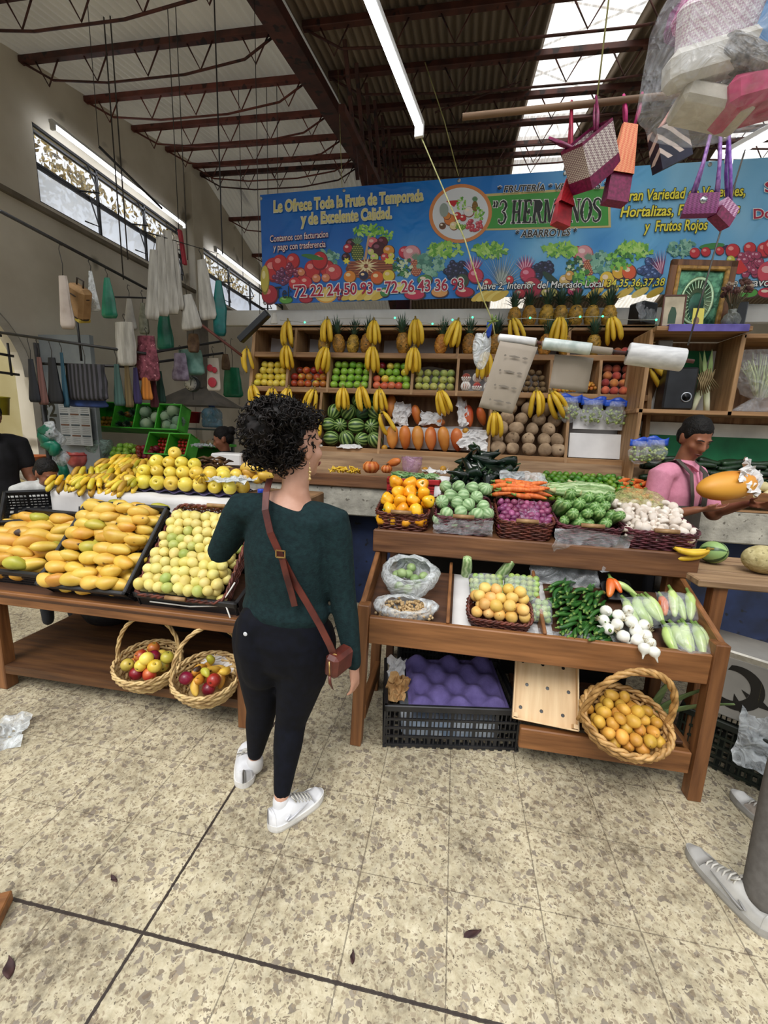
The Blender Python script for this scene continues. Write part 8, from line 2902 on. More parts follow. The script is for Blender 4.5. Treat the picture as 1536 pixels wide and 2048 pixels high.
for p in mb.v:
	p += noise.noise_vector(p * 14) * .03
tag(mb.build('tied_bags', [tealg, film_soft], None, at(108, 900, Y=3.4)), 'tuft of green and clear plastic bags tied to the iron post', 'bags')
crate('black crate tipped on its side in front of the boy', at(92, 1040, Y=2.32), (.5, .0, .75), .4, .3, .14)
soft_bag('heap of pale plastic bags under the orange basin', at(68, 962, Y=3.4), .17, .12, .14, film_soft, 44, .8)
mb = MB()
mb.box((0, 0, 0), (.6, .45, .04), ch=.004)
mb.box((0, .05, -.45), (.5, .35, .9), ch=.004)
tag(mb.build('side_table', mat('plum_cloth', '#3f1428', '#5c2440', scale=5, rough=.8), None, at(62, 975, Y=3.45)), 'plum covered side table behind the boy', 'table')
mb = MB()
mb.beam((-5.6, 4.2, .95), (-5.6, 1.4, .95), .05, .05)
mb.beam((-5.6, 4.2, .0), (-5.6, 4.2, .95), .05, .05)
tag(mb.build('white_handrail', white_paint), 'white painted rail outside the arch', 'rail')
hang_bag('white linen tag at the shelf corner', 540, 626, 556, 648, 3.75, sackw, 95, .5, 1, .2, False)
# ================================================================ PEOPLE
def limb(mb, pts, rads, front=(0, -1, 0), n=14, rnd_end=True):
	"""a tapering limb with elliptical section: rads are (across, deep) pairs; both ends rounded"""
	pts = [V(p) for p in pts]
	rads = [(r, r) if isinstance(r, (int, float)) else r for r in rads]
	d0, d1 = (pts[0] - pts[1]).normalized(), (pts[-1] - pts[-2]).normalized()
	P, R = [], []
	for k in (.98, .8, .45):
		P.append(pts[0] + d0 * min(rads[0]) * k)
		R.append(tuple(q * math.sqrt(1 - k * k) for q in rads[0]))
	for i, p in enumerate(pts):
		P.append(p)
		R.append(rads[i])
		if i + 1 < len(pts):
			P.append((p + pts[i + 1]) / 2)
			R.append(tuple((a + b) / 2 for a, b in zip(rads[i], rads[i + 1])))
	for k in (.45, .8, .98) if rnd_end else ():
		P.append(pts[-1] + d1 * min(rads[-1]) * k)
		R.append(tuple(q * math.sqrt(1 - k * k) for q in rads[-1]))
	vs, fs = [], []
	K = len(P)
	for i in range(K):
		t = (P[min(i + 1, K - 1)] - P[max(i - 1, 0)]).normalized()
		f = V(front)
		b = f - t * f.dot(t)
		b = b.normalized() if b.length > .05 else t.orthogonal().normalized()
		a = t.cross(b)
		for j in range(n):
			an = 2 * PI * j / n
			vs.append(P[i] + a * math.cos(an) * R[i][0] + b * math.sin(an) * R[i][1])
	for i in range(K - 1):
		for j in range(n):
			fs.append((i * n + j, i * n + (j + 1) % n, (i + 1) * n + (j + 1) % n, (i + 1) * n + j))
	fs += [tuple(range(n))[::-1], tuple((K - 1) * n + j for j in range(n))]
	mb.add(vs, fs, 0, True)
def fuse(name, mb, m, parent, voxel=.008, smooth=6):
	"""melts the overlapping limbs into one continuous surface"""
	o = mb.build(name, m, None, recalc=True)
	r = o.modifiers.new('remesh', 'REMESH')
	r.mode = 'VOXEL'
	r.voxel_size = voxel
	s_ = o.modifiers.new('smooth', 'SMOOTH')
	s_.factor = .5
	s_.iterations = smooth
	dg = bpy.context.evaluated_depsgraph_get()
	me = bpy.data.meshes.new_from_object(o.evaluated_get(dg))
	o.modifiers.clear()
	old = o.data
	o.data = me
	bpy.data.meshes.remove(old)
	me.polygons.foreach_set('use_smooth', [True] * len(me.polygons))
	o.parent = parent
	return o
def hand(mb, wrist, dirv, side, palmn, s=1.0, curl=.4, spread=.12):
	"""palm, four unequal bent fingers and a thumb leaving the palm's side"""
	w_, d, sd, pn = V(wrist), V(dirv).normalized(), V(side).normalized(), V(palmn).normalized()
	limb(mb, [w_, w_ + d * .04 * s, w_ + d * .08 * s], [(.024 * s, .016 * s), (.034 * s, .014 * s), (.036 * s, .012 * s)], pn, 10)
	for i, ln in enumerate((.066, .074, .07, .056)):
		u = (i - 1.5) * .0175 * s
		b = w_ + d * .083 * s + sd * u
		dd = (d + sd * (i - 1.5) * spread).normalized()
		p = [b - d * .02 * s, b]
		an = 0
		for k, f in enumerate((.45, .32, .23)):
			an += curl * (.5 if k == 0 else 1)
			p.append(p[-1] + (dd * math.cos(an) + pn * math.sin(an)) * ln * f * s)
		limb(mb, p, [.0085 * s, .0088 * s, .008 * s, .0074 * s, .0062 * s], pn, 8)
	b = w_ + d * .03 * s - sd * .022 * s
	limb(mb, [b, b + (d * .5 - sd * .8 + pn * .3).normalized() * .032 * s, b + (d * .5 - sd * .8 + pn * .3).normalized() * .032 * s + (d - sd * .15 + pn * .3).normalized() * .045 * s], [.012 * s, .0105 * s, .007 * s], pn, 8)
def head(mb, c, face, up, s=1.0):
	"""skull, jaw, nose, lips and ears; face is the direction the head looks"""
	f = V(face).normalized()
	up = V(up)
	up = (up - f * up.dot(f)).normalized()
	sd = f.cross(up)
	M = Matrix((sd, f, up)).transposed().to_4x4()
	M.translation = V(c)
	P = lambda x, y, z: M @ V((x * s, y * s, z * s))
	R3 = M.to_3x3()
	mb.ball(P(0, -.012, .03), (.074 * s, .094 * s, .092 * s), 20, 0, R3)
	mb.ball(P(0, .022, -.022), (.06 * s, .07 * s, .092 * s), 18, 0, R3)
	mb.ball(P(0, .058, -.088), (.03 * s, .026 * s, .024 * s), 12, 0, R3)
	for x in (-1, 1):
		mb.ball(P(x * .036, .058, -.025), (.026 * s, .026 * s, .026 * s), 10, 0, R3)
		mb.ball(P(x * .03, .078, .022), (.024 * s, .014 * s, .01 * s), 10, 0, R3)
		mb.ball(P(x * .076, -.008, -.01), (.010 * s, .02 * s, .034 * s), 12, 0, R3)
		mb.ball(P(x * .082, -.014, .008), (.007 * s, .018 * s, .018 * s), 10, 0, R3)
		mb.ball(P(x * .012, .098, -.034), (.010 * s, .01 * s, .008 * s), 8, 0, R3)
	limb(mb, [P(0, .086, .02), P(0, .098, -.008), P(0, .108, -.03)], [.008 * s, .010 * s, .0125 * s], up, 8)
	mb.ball(P(0, .086, -.058), (.024 * s, .012 * s, .006 * s), 10, 0, R3)
	mb.ball(P(0, .084, -.069), (.02 * s, .012 * s, .007 * s), 10, 0, R3)
	return P, R3
def face_bits(t, P, R3, s, lipm, iris=True, closed=False):
	mb, mb2, mb3 = MB(), MB(), MB()
	for x in (-1, 1):
		if not closed:
			mb.ball(P(x * .031, .083, .004), (.0135 * s, .008 * s, .006 * s), 12, 0, R3)
			mb2.ball(P(x * .031, .0895, .004), (.006 * s, .003 * s, .0055 * s), 10, 0, R3)
		mb3.tube([P(x * .014, .098, .024), P(x * .032, .097, .03), P(x * .05, .084, .024)], [.003 * s, .004 * s, .002 * s], n=6)
		mb3.tube([P(x * .018, .0935, .007), P(x * .031, .0945, .0115), P(x * .045, .085, .007)], [.0012 * s, .0016 * s, .001 * s], n=5)
	if not closed:
		mb.build('eyes', mat('eye_white', '#d8d4cc', rough=.3), t)
		mb2.build('iris', mat('iris_dark', '#1a0f0a', rough=.2), t)
	mb3.build('brows_and_lashes', mat('brow_hair', '#0f0b0a', rough=.8), t)
	mb = MB()
	mb.tube([P(-.024, .088, -.064), P(-.01, .099, -.0615), P(0, .1, -.063), P(.01, .099, -.0615), P(.024, .088, -.064)], [.002 * s, .0045 * s, .004 * s, .0045 * s, .002 * s], n=6)
	mb.tube([P(-.02, .088, -.067), P(0, .099, -.071), P(.02, .088, -.067)], [.002 * s, .0055 * s, .002 * s], n=6)
	mb.build('lips', lipm, t)
white_leather = mat('white_leather', '#b9b9bc', '#dcdcde', scale=9, rough=.5)
white_rubber = mat('white_rubber', '#c4c2be', '#dedcd8', scale=9, rough=.6)
lace_m = mat('shoe_lace', '#a8a59c', '#c9c6be', scale=30, rough=.8)
sole_grey = mat('outsole', '#8a8884', '#a5a39e', scale=9, rough=.7)
def sneaker(root, heel, yaw, L=.25, m=None, cap=None, pitch=0.0, laces=lace_m, swoosh=None):
	"""sole, upper open at the ankle, toe cap, tongue, laces"""
	m = m or white_leather
	parent = bpy.data.objects.new('sneaker', None)
	COL.objects.link(parent)
	parent.parent = root
	R = Matrix.Translation(V(heel)) @ Matrix.Rotation(yaw, 4, 'Z') @ Matrix.Rotation(pitch, 4, 'X')
	def outline(y, k=1.0):
		t = min(1, max(0, y))
		w_ = .036 + .008 * math.sin(PI * min(1, t * 1.25)) + .006 * max(0, t - .5)
		e = min(1, (t + .002) / .1) ** .5 * min(1, (1.002 - t) / .2) ** .5
		return w_ * e * k
	ys = [0, .015, .04, .08, .15, .25, .35, .45, .55, .65, .74, .82, .89, .94, .975, .993, 1]
	def shell(nm, zlo, zhi, k0, k1, mm, y0=0, y1=1, closed=True):
		mb = MB()
		yy = [y for y in ys if y0 <= y <= y1]
		n = 6
		vs, fs = [], []
		for y in yy:
			for j in range(n + 1):
				u = j / n
				x = (u - .5) * 2
				z0, z1 = zlo(y), zhi(y)
				vs.append(R @ V((outline(y, k1) * math.sin(x * PI / 2), y * L + (.004 if False else 0), z0 + (z1 - z0) * math.cos(x * PI / 2) ** .42)))
			for j in range(n + 1):
				x = (j / n - .5) * 2
				vs.append(R @ V((outline(y, k0) * x, y * L, zlo(y) - .0)))
		W2 = 2 * (n + 1)
		for i in range(len(yy) - 1):
			for j in range(n):
				fs.append((i * W2 + j, i * W2 + j + 1, (i + 1) * W2 + j + 1, (i + 1) * W2 + j))
		fs.append(tuple(range(n + 1)))
		fs.append(tuple((len(yy) - 1) * W2 + j for j in range(n, -1, -1)))
		mb.add(vs, fs, 0, True)
		return mb.build(nm, mm, parent)
	mb = MB()
	out = [(outline(y) * 1.1 + .001, y) for y in ys]
	ring = [(x, y) for x, y in out] + [(-x, y) for x, y in out[::-1]]
	n = len(ring)
	vs = [R @ V((x * .94, y * L, 0.001)) for x, y in ring] + [R @ V((x, y * L, .012)) for x, y in ring] + [R @ V((x * .98, y * L, .030 + .004 * (y > .8))) for x, y in ring]
	fs = [tuple(range(n))[::-1]] + [(r * n + i, r * n + (i + 1) % n, (r + 1) * n + (i + 1) % n, (r + 1) * n + i) for r in range(2) for i in range(n)] + [tuple(2 * n + i for i in range(n))]
	mb.add(vs, fs, 0, False)
	mb.build('sole', white_rubber if cap is None else sole_grey, parent)
	top = lambda y: .096 - .03 * math.sin(PI * min(1, y / .3)) * (y < .3) if y < .34 else max(.032, .098 - .075 * (y - .34) / .5) if y < .86 else .05 - .02 * (y - .86) / .14
	shell('upper', lambda y: .028, top, 1, 1, m)
	shell('toe_cap', lambda y: .029, lambda y: top(y) + .003, 1.03, 1.03, cap or m, .74, 1)
	shell('heel_tab', lambda y: .03, lambda y: top(y) + .003, 1.03, 1.03, m, 0, .08)
	mb = MB()
	for k in range(6):
		y = .40 + k * .062
		z = top(y) + .004
		w_ = outline(y) * .5
		mb.tube([R @ V((-w_ * 1.25, y * L, z - .014)), R @ V((-w_ * .5, (y + .012) * L, z + .002)), R @ V((w_ * .5, (y + .012) * L, z + .002)), R @ V((w_ * 1.25, (y + .03) * L, z - .014))], .0032, n=6)
	for sg in (-1, 1):
		mb.tube([R @ V((0, .41 * L, top(.4) + .006)), R @ V((sg * .02, .37 * L, top(.38) + .016)), R @ V((sg * .034, .42 * L, top(.4) + .002)), R @ V((sg * .008, .42 * L, top(.4) + .006))], .003, n=6)
	mb.build('laces', laces, parent)
	if swoosh:
		mb = MB()
		for sg in (-1, 1):
			pts = [(.30, .058), (.22, .045), (.25, .038), (.34, .042), (.62, .060)]
			mb.tube([R @ V((sg * (outline(y) * (1.0 if z < .05 else .95) + .002), y * L, z)) for y, z in pts], [.002, .004, .005, .004, .001], n=6)
		mb.build('side_stripe', swoosh, parent)
def skin(name, a, b):
	return mat(name, a, b, scale=9, rough=.5)
def curly(t, P, s, m, blobs, n, seed, r=(.006, .011)):
	"""a mass of curls: lumps covered with little corkscrews"""
	R_ = random.Random(seed)
	mb = MB()
	for (x, y, z), (a, b, c) in blobs:
		o = len(mb.v)
		mb.ball(P(x, y, z), (a * s * .88, b * s * .88, c * s * .88), 22)
	for p in mb.v:
		p += noise.noise_vector(p * 38) * .014 + noise.noise_vector(p * 90) * .008
	tot = sum(a * b + b * c for _, (a, b, c) in blobs)
	for (x, y, z), (a, b, c) in blobs:
		for k in range(int(n * (a * b + b * c) / tot)):
			th, ph = R_.uniform(0, 6.28), math.acos(R_.uniform(-1, 1))
			dv = V((math.sin(ph) * math.cos(th), math.sin(ph) * math.sin(th), math.cos(ph)))
			if y + dv.y * b > .015 and z + dv.z * c < .075:
				continue
			base = P(x + dv.x * a, y + dv.y * b, z + dv.z * c)
			tg = V((R_.uniform(-1, 1), R_.uniform(-1, 1), R_.uniform(-1.4, .4))).normalized()
			u = tg.orthogonal().normalized()
			w2 = tg.cross(u)
			rr, ln, tn = R_.uniform(*r), R_.uniform(.03, .055), R_.uniform(7, 12)
			mb.tube([base + dv * .004 + tg * ln * (q / 9 - .5) + (u * math.cos(tn * q / 9) + w2 * math.sin(tn * q / 9)) * rr for q in range(10)], [.0012 + .0016 * math.sin(PI * q / 9) for q in range(10)], n=4)
	return mb.build('curly_hair', m, t)
SK1, SK2 = skin('fair_skin', '#b5846c', '#cfa08a'), skin('brown_skin', '#7a4a34', '#956046')
lip1, lip2 = mat('lips_rose', '#9c5a54', rough=.45), mat('lips_brown', '#6d3f36', rough=.5)
green_knit = mat('dark_green_knit', '#122225', '#182d2f', scale=60, rough=.9, bump=.25, bscale=160, spec=.2)
legging = mat('navy_leggings', '#05070f', '#090c18', scale=40, rough=.8, spec=.2)
# ---- the shopper in the middle, seen from behind
wl = thing('person', 'woman with curly dark updo, dark green top, navy leggings and white sneakers, seen from behind', 'person', (-.62, 1.42, 0))
WO = V((-.62, 1.42, 0))
J = {k: V(v) - WO for k, v in dict(pelvis=(-.61, 1.43, .76), waist=(-.605, 1.43, .915), chest=(-.605, 1.435, 1.09), top=(-.60, 1.44, 1.235), neck=(-.572, 1.445, 1.33), hd=(-.572, 1.462, 1.475),
								 lsh=(-.785, 1.445, 1.235), lel=(-.895, 1.46, 1.045), lwr=(-.865, 1.655, 1.135), rsh=(-.42, 1.44, 1.21), rel=(-.378, 1.43, .93), rwr=(-.325, 1.405, .68),
								 lhip=(-.715, 1.44, .70), lkn=(-.735, 1.475, .37), lan=(-.788, 1.505, .10), rhip=(-.515, 1.43, .70), rkn=(-.585, 1.425, .37), ran=(-.588, 1.335, .10)).items()}
FR = (.25, .97, 0)
def trunk(mb, e=0.0, low=True):
	limb(mb, ([J['pelvis'] - V((0, 0, .05))] if low else []) + ([J['pelvis']] if low else [J['waist'] - V((0, 0, .05))]) + [J['waist'], J['chest'], J['top'], J['neck'] - V((0, 0, .03)) if low else J['top'].lerp(J['neck'], .34)],
		 ([(.180 + e, .122 + e)] if low else []) + ([(.198 + e, .142 + e)] if low else [(.182 + e, .125 + e)]) + [(.165 + e, .112 + e), (.172 + e, .118 + e), (.155 + e, .092 + e), (.062 + e, .058 + e) if low else (.128, .082)], FR, 20, low)
def arms(mb, e=0.0):
	for s_ in 'lr':
		limb(mb, [J[s_ + 'sh'].lerp(J['top'], .5), J[s_ + 'sh'], J[s_ + 'sh'].lerp(J[s_ + 'el'], .35), J[s_ + 'el'], J[s_ + 'el'].lerp(J[s_ + 'wr'], .35), J[s_ + 'wr']],
			 [.062 + e, .062 + e, .056 + e, .046 + e, .043 + e, .027 + e], FR)
def legs(mb, e=0.0, end=1.0):
	for s_ in 'lr':
		a, k, h = J[s_ + 'an'], J[s_ + 'kn'], J[s_ + 'hip']
		limb(mb, [h + V((0, 0, .04)), h, h.lerp(k, .4), k, k.lerp(a, .32), k.lerp(a, .68), k.lerp(a, end)], [.112 + e, .112 + e, .096 + e, .064 + e, .060 + e, .045 + e, .036 + e], FR)
	bt = V((0, -.075, 0))
	for s_ in (-1, 1):
		limb(mb, [J['pelvis'] + V((s_ * .08, -.04, .05)), J['pelvis'] + V((s_ * .086, -.038, -.05)), J['pelvis'] + V((s_ * .09, -.01, -.16))], [.088 + e, .092 + e, .088 + e], FR)
mb = MB()
trunk(mb, -.006)
arms(mb, -.006)
legs(mb, -.006)
limb(mb, [J['neck'] - V((0, 0, .05)), J['neck'], J['hd'] - V((-.006, .006, .03))], [(.062, .056), (.05, .05), (.05, .052)], FR)
Pw, Rw = head(mb, J['hd'] + V((.0, .0, .0)), (.52, .85, .05), (0, 0, 1), 1.0)
hand(mb, J['rwr'], (.12, -.05, -1), (-.25, -1, 0), (-1, .3, .05), .92, .38)
hand(mb, J['lwr'], (.35, .85, .3), (0, -.3, 1), (1, -.2, 0), .92, .9)
fuse('body', mb, SK1, wl, .007, 4)
mb = MB()
trunk(mb, .004, False)
arms(mb, .004)
fuse('sweater', mb, green_knit, wl, .008, 9)
mb = MB()
legs(mb, .0, .93)
limb(mb, [J['pelvis'] - V((0, 0, .06)), J['pelvis'], J['waist'] - V((0, 0, .03))], [(.18, .125), (.196, .138), (.168, .118)], FR, 20)
fuse('leggings', mb, legging, wl, .008, 14)
face_bits(wl, Pw, Rw, .98, lip1)
hair_m = mat('dark_curls', '#050303', '#170e0a', scale=40, rough=.55, spec=.3)
curly(wl, Pw, 1.0, hair_m, [((0, -.035, .04), (.082, .092, .095)), ((.0, -.055, -.015), (.072, .066, .07)), ((-.01, -.075, .11), (.105, .085, .062)), ((-.01, -.145, .07), (.075, .055, .075)), ((0, .01, .105), (.075, .075, .045)), ((-.03, -.135, .0), (.055, .045, .06))], 1250, 3, (.006, .012))
mb = MB()
ear = Pw(.086, -.012, -.045)
mb.tube([ear, ear - V((0, 0, .02))], .0012, n=5)
for k in range(4):
	mb.ball(ear - V((0, 0, .024 + .012 * k)), (.005 + .002 * (k % 2), .003, .006), 8)
mb.build('earring', mat('gold_bead', '#b5935a', '#d9bd8a', scale=60, metal=.6, rough=.35), wl)
mb = MB()
mb.ball(J['pelvis'] + V((-.085, -.152, .055)), (.008, .002, .008), 12)
mb.build('logo_dot', mat('silver_dot', '#c9ccd0', rough=.3), wl)
mb = MB()
for s_ in 'lr':
	limb(mb, [J[s_ + 'an'] - V((0, 0, .022)), J[s_ + 'an'] - V((0, .0, .05))], [.036, .036], FR)
mb.build('socks', mat('white_sock', '#c9c8c8', rough=.9), wl)
sneaker(wl, V((-.618, 1.272, 0)) - WO, math.atan2(-.16, .19), .25, swoosh=mat('pale_stripe', '#c4c4c8', rough=.5))
sneaker(wl, V((-.80, 1.425, 0)) - WO, 0.42, .25)
# her shoulder bag: strap over the left shoulder to the right hip
leather = mat('brown_leather', '#3a1712', '#5f2a20', scale=14, rough=.38)
bag = thing('shoulder_bag', 'small brown leather shoulder bag on a long strap worn across the back', 'bag', (-.375, 1.36, .70))
BGo = V((-.375, 1.36, .70))
sp_ = [at(540, 958, Y=1.40), at(533, 985, Y=1.355), at(531, 1020, Y=1.318), at(541, 1065, Y=1.300), at(562, 1112, Y=1.298), at(590, 1165, Y=1.305), at(617, 1210, Y=1.300), at(640, 1250, Y=1.285), at(660, 1290, Y=1.28), at(668, 1310, Y=1.285)]
def strap(pts, w_, th, m, nm):
	pts = [V(p) - BGo for p in pts]
	mb = MB()
	vs = []
	for i, p in enumerate(pts):
		t = (pts[min(i + 1, len(pts) - 1)] - pts[max(0, i - 1)]).normalized()
		out = V((0, -1, .12))
		sd = t.cross(out).normalized()
		nn = sd.cross(t).normalized()
		vs += [p - sd * w_ / 2, p + sd * w_ / 2, p + sd * w_ / 2 + nn * th, p - sd * w_ / 2 + nn * th]
	fs = [(i * 4 + j, i * 4 + (j + 1) % 4, i * 4 + 4 + (j + 1) % 4, i * 4 + 4 + j) for i in range(len(pts) - 1) for j in range(4)] + [(3, 2, 1, 0), tuple(len(vs) - 4 + k for k in range(4))]
	mb.add(vs, fs)
	return mb.build(nm, m, bag)
strap_o = strap(sp_, .024, .004, leather, 'strap')
strap([at(565, 1118, Y=1.288), at(573, 1150, Y=1.288), at(583, 1185, Y=1.286), at(590, 1212, Y=1.284)], .022, .004, leather, 'strap_end')
brass = mat('brass', '#a8844a', '#c9a768', scale=30, metal=.8, rough=.3)
mb = MB()
b0 = at(561, 1108, Y=1.285) - BGo
for dz in (-.012, .012):
	mb.beam(b0 + V((-.016, 0, dz)), b0 + V((.016, 0, dz)), .004, .004, ch=0)
for dx in (-.016, .016):
	mb.beam(b0 + V((dx, 0, -.012)), b0 + V((dx, 0, .012)), .004, .004, ch=0)
r0 = at(669, 1314, Y=1.278) - BGo
mb.tube([r0 + V((.011 * math.cos(a), 0, .011 * math.sin(a))) for a in np.linspace(0, 2 * PI, 14, endpoint=False)], .002, n=5, closed=True)
mb.build('buckle', brass, strap_o)
mb = MB()
bc = at(678, 1322, Y=1.31) - BGo
mb.box(bc, (.055, .11, .085), (0, .1, -.35), 0, .014)
pouch = mb.build('pouch', leather, bag)
mb = MB()
mb.tube([bc + V((-.018, -.06, .03)), bc + V((-.014, -.066, -.02))], .0025, n=5)
mb.build('zip', brass, pouch)
mb = MB()
mb.tube([bc + V((-.014, -.066, -.02)), bc + V((-.012, -.068, -.045)), bc + V((.0, -.066, -.07))], [.005, .006, .0015], n=6)
mb.build('tassel', leather, pouch)
# bottle in her left hand
t = thing('water_bottle', 'clear water bottle with blue cap held in front of the woman at her left side', 'bottle', (-.845, 1.73, 1.06))
mb = MB()
mb.lathe([(.001, 0), (.03, .004), (.032, .02), (.031, .12), (.026, .15), (.013, .175), (.013, .188)], 20)
mb.build('bottle_body', clear_plastic('bottle_plastic', '#c9d4dc', .35, .08, 6), t)
mb = MB()
mb.lathe([(.001, .186), (.016, .186), (.016, .208), (.014, .21), (.001, .21)], 18)
mb.build('cap', MATS['blue_cap'], t)
# ---- other people
def figure(label, o, f, J2, fem, s, clothes, hair, skinm, lips, hands, headf, voxel=.009, face=True, closed=False):
	"""J2 joints are offsets in the figure's own frame: x to its left side when it looks along +y"""
	t = thing('person', label, 'person', o, (0, 0, math.atan2(-f[0], f[1])))
	J3 = {k: V(v) * s for k, v in J2.items()}
	F = (0, 1, 0)
	def body(mb, e, a, parts):
		if 'trunk' in parts:
			limb(mb, [J3['pelvis'], J3['waist'], J3['chest'], J3['top'], J3['neck'] - V((0, 0, .03 * s))], [((q + e) * s, (r_ + e) * s) for q, r_ in ((.165, .125), (.15, .115), (.165, .12), (.15, .09), (.06, .06))], F, 18)
		for q in 'lr':
			if 'upper' in parts:
				limb(mb, [J3[q + 'sh'].lerp(J3['top'], .5), J3[q + 'sh'], J3[q + 'sh'].lerp(J3[q + 'el'], a)], [(.066 + e) * s, (.066 + e) * s, (.058 + e) * s], F)
			if 'arms' in parts:
				limb(mb, [J3[q + 'sh'], J3[q + 'sh'].lerp(J3[q + 'el'], .4), J3[q + 'el'], J3[q + 'el'].lerp(J3[q + 'wr'], .35), J3[q + 'wr']], [(r_ + e) * s for r_ in (.056, .05, .042, .04, .027)], F)
			if 'legs' in parts:
				h, k, an = J3[q + 'hip'], J3[q + 'kn'], J3[q + 'an']
				limb(mb, [h, h.lerp(k, .4), k, k.lerp(an, .35), an], [(r_ + e) * s for r_ in (.105, .09, .062, .057, .042)], F)
	mb = MB()
	body(mb, -.004, 1, ('trunk', 'upper', 'arms', 'legs'))
	limb(mb, [J3['neck'] - V((0, 0, .06 * s)), J3['neck'], J3['hd'] - V(headf).normalized() * .012 * s - V((0, 0, .03 * s))], [.062 * s, .054 * s, .054 * s], F)
	P, R3 = head(mb, J3['hd'], headf, (0, 0, 1), s)
	for q, args in hands.items():
		hand(mb, J3[q + 'wr'], *args)
	fuse('body', mb, skinm, t, voxel, 4)
	for nm, m, e, a, parts in clothes:
		mb = MB()
		body(mb, e, a, parts)
		fuse(nm, mb, m, t, voxel + .001, 4)
	if face:
		face_bits(t, P, R3, s, lips, closed=closed)
	if hair:
		mb = MB()
		hm, blobs = hair
		for c, r_ in blobs:
			mb.ball(P(*c), tuple(x * s for x in r_), 20, 0, R3)
		for p in mb.v:
			p += noise.noise_vector(p * 60) * .006 * s
		fuse('hair', mb, hm, t, .006, 2)
	return t, J3, P
black_hair = mat('black_hair', '#070606', '#15110f', scale=60, rough=.65, bump=.6, bscale=120, spec=.25)
pink = mat('pink_polo', '#d0869e', '#d88fa7', scale=40, rough=.85, bump=.2, bscale=140)
apron_m = mat('grey_apron', '#3a3632', '#565048', scale=9, rough=.9)
dark_tr = mat('dark_trousers', '#14161c', '#20232b', scale=9, rough=.8)
short_hair = [((0, -.022, .05), (.080, .098, .088)), ((0, -.06, .0), (.074, .06, .075)), ((-.066, .0, .035), (.015, .035, .04)), ((.066, .0, .035), (.015, .035, .04))]
# the vendor looks down at the papaya in his hands; his body turns to his left
vo = V((1.43, 2.98, 0))
vf = V((.62, -.78, 0))
vj = dict(pelvis=(0, 0, .93), waist=(0, 0, 1.06), chest=(0, .01, 1.22), top=(0, .0, 1.36), neck=(0, .02, 1.435), hd=(0, .06, 1.575), rsh=(.20, 0, 1.345), rel=(.235, .0, 1.065), rwr=(.194, .228, 1.165), lsh=(-.20, .0, 1.345), lel=(-.25, .13, 1.10), lwr=(-.17, .33, 1.20),
		  lhip=(-.1, 0, .88), lkn=(-.1, .02, .48), lan=(-.1, 0, .08), rhip=(.1, 0, .88), rkn=(.1, .02, .48), ran=(.1, 0, .08))
vt, VJ, VP = figure('man in a pink polo and grey apron holding a wrapped papaya behind the stand', vo, vf, vj, False, 1.0, [('polo_shirt', pink, .006, .8, ('trunk', 'upper')), ('trousers', dark_tr, .006, 1, ('legs',))], (black_hair, short_hair), SK2, lip2,
					{'r': ((-.55, .75, .12), (-.6, -.5, -.3), (-.2, -.3, 1), 1.0, .35), 'l': ((.3, .9, 0), (-.6, .3, -.5), (.5, .2, .8), 1.0, .35)}, (.42, .80, -.42), closed=True)
mb = MB()
for sx in (-1, 1):
	mb.tube([(sx * .075, -.09, 1.40), (sx * .09, .03, 1.44), (sx * .085, .115, 1.36), (sx * .075, .14, 1.22), (sx * .07, .145, 1.12)], .028, n=8, flat=.18)
mb.build('apron_straps', apron_m, vt)
mb = MB()
mb.grid(lambda u, v: V((-.185 + .37 * u, .148 - 1.0 * (u - .5) ** 2 * .42 + .02 * v, 1.16 - .55 * v)), 14, 8)
mb.build('apron_bib', apron_m, vt, solid=.006)
mb = MB()
mb.tube([(.055, -.03, 1.40), (.062, .035, 1.432), (.03, .085, 1.405), (0, .1, 1.375), (-.03, .085, 1.405), (-.062, .035, 1.432), (-.055, -.03, 1.40)], .016, n=8, flat=.45)
mb.tube([(0, .105, 1.375), (0, .128, 1.30), (0, .133, 1.25)], .008, n=6, flat=.4)
mb.build('collar', pink, vt)
# the papaya he holds, half wrapped
pv = at(1452, 972, Y=2.68)
o = put('papaya', pv, (0, PI / 2 - .16, .2), 1.42, 'large yellow orange papaya held in both hands by the man in pink', None)
o.data = egg_mesh('papaya', .235, .118, .118, mat('held_papaya_skin', '#c9741c', '#dfa03a', scale=6, rough=.5, stretch=(1, 1, .4)), 0, -.08, n=20, k=16, amp=.003)
crumple('white paper pulled back from the held papaya', at(1500, 956, Y=2.66), (.17, .16, .1), paper, seed=12, rot=(1.1, .7, .2))
# the person at the left edge in black
lj = dict(pelvis=(0, 0, .93), waist=(0, 0, 1.05), chest=(0, .01, 1.22), top=(0, .0, 1.36), neck=(0, .03, 1.43), hd=(0, .06, 1.57), rsh=(.19, 0, 1.345), rel=(.24, .02, 1.06), rwr=(.2, .2, .92), lsh=(-.19, 0, 1.345), lel=(-.24, .02, 1.06), lwr=(-.2, .2, .92),
		  lhip=(-.1, 0, .88), lkn=(-.1, .02, .48), lan=(-.1, 0, .08), rhip=(.1, 0, .88), rkn=(.1, .02, .48), ran=(.1, 0, .08))
blk = mat('black_shirt', '#0c0b0e', '#17151a', scale=20, rough=.85)
figure('person in black shirt and blue jeans at the left edge of the picture', (-3.76, 2.86, 0), (.9, -.35, 0), lj, True, .98, [('black_shirt', blk, .012, .6, ('trunk', 'upper')), ('jeans', mat('blue_jeans', '#1a2436', '#2c3a52', scale=30, rough=.85), .006, 1, ('legs',))], (black_hair, short_hair), SK2, lip2, {'l': ((0, .7, -.5), (-.4, 0, .2), (.6, 0, 0), .95, .4), 'r': ((0, .7, -.5), (.4, 0, .2), (-.6, 0, 0), .95, .4)}, (0, 1, -.2), .011)
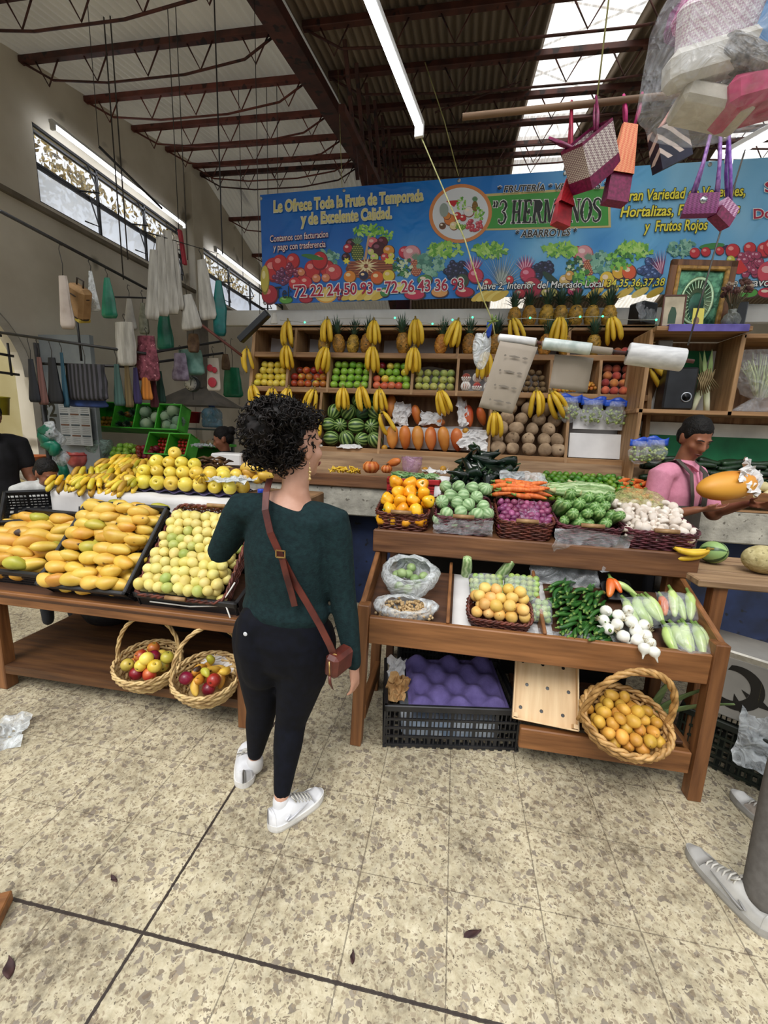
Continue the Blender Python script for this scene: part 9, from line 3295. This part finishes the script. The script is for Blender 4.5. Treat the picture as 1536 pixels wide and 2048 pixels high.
# the boy beside
figure('boy in a white shirt with blue sleeve stripes bending over behind the mango crates', (-2.86, 2.5, 0), (.82, -.55, 0), dict(lj, neck=(0, .06, 1.40), hd=(0, .13, 1.50)), True, .775, [('white_shirt', mat('white_shirt', '#a8a8a4', '#c4c4c0', scale=20, rough=.85), .012, .7, ('trunk', 'upper')), ('shorts', dark_tr, .006, 1, ('legs',))], (black_hair, short_hair), SK2, lip2, {'l': ((0, .7, -.5), (-.4, 0, .2), (.6, 0, 0), .75, .4), 'r': ((0, .7, -.5), (.4, 0, .2), (-.6, 0, 0), .75, .4)}, (-.35, .8, -.45), .009, closed=True)
# the seated woman in the rear stall
sj = dict(lj, lhip=(-.1, .05, .88), lkn=(-.1, .42, .86), lan=(-.1, .42, .46), rhip=(.1, .05, .88), rkn=(.1, .42, .86), ran=(.1, .42, .46), pelvis=(0, 0, .9))
st_, SJ, SP = figure('woman in a black top with dark bun seated behind the white foam box', V((at(455, 900, Y=4.12).x, 4.12, -.10)), (-.35, -.9, 0), sj, True, .95, [('black_top', blk, .012, .8, ('trunk', 'upper')), ('trousers', dark_tr, .006, 1, ('legs',))], (black_hair, short_hair + [((0, -.12, .06), (.05, .045, .05))]), SK2, lip2, {'l': ((0, .6, .4), (-.4, 0, .2), (.6, 0, 0), .95, .4), 'r': ((0, .6, .4), (.4, 0, .2), (-.6, 0, 0), .95, .4)}, (.6, .7, -.3), .011, closed=True)
mb = MB()
mb.box((0, 0, .31), (.34, .34, .62), ch=.01)
tag(mb.build('stool', w_dk, None, (at(455, 900, Y=4.12).x, 4.18, 0)), 'wooden stool under the seated woman of the rear stall', 'stool')
# the shopper cut off by the right edge: trousers and two sneakers
so = V((1.35, 1.45, 0))
gj = {k: (x + .06, y, z) for k, (x, y, z) in lj.items()}
gj.update(lan=(-.27, -.02, .09), ran=(.15, .15, .09), lkn=(-.14, .04, .48), rkn=(.16, .12, .48), lhip=(-.02, 0, .88), rhip=(.16, 0, .88), lel=(-.12, -.14, 1.08), lwr=(-.0, -.1, .87))
gt, GJ, GP = figure('person in grey trousers and white sneakers, only the feet inside the right edge', so, (-.42, .91, 0), gj, False, 1.0, [('grey_trousers', mat('grey_trousers', '#57534f', '#625e5a', scale=50, rough=.9), .018, 1, ('legs',)), ('dark_jacket', dark_tr, .012, 1, ('trunk', 'upper', 'arms'))], (black_hair, short_hair), SK1, lip1, {'l': ((0, .3, -1), (-.4, 0, .2), (.6, 0, 0), .95, .4), 'r': ((0, .3, -1), (.4, 0, .2), (-.6, 0, 0), .95, .4)}, (0, 1, -.1), .012)
sneaker(gt, (-.30, -.085, 0), 0, .30, mat('worn_white_leather', '#9a9894', '#b9b7b2', scale=12, rough=.5), mat('toe_white', '#a8a6a2', rough=.5), swoosh=mat('grey_stripe', '#8a8886', rough=.5))
sneaker(gt, (.144, .079, 0), 0, .29, mat('beige_canvas', '#8d8278', '#a89d92', scale=40, rough=.85), white_rubber)
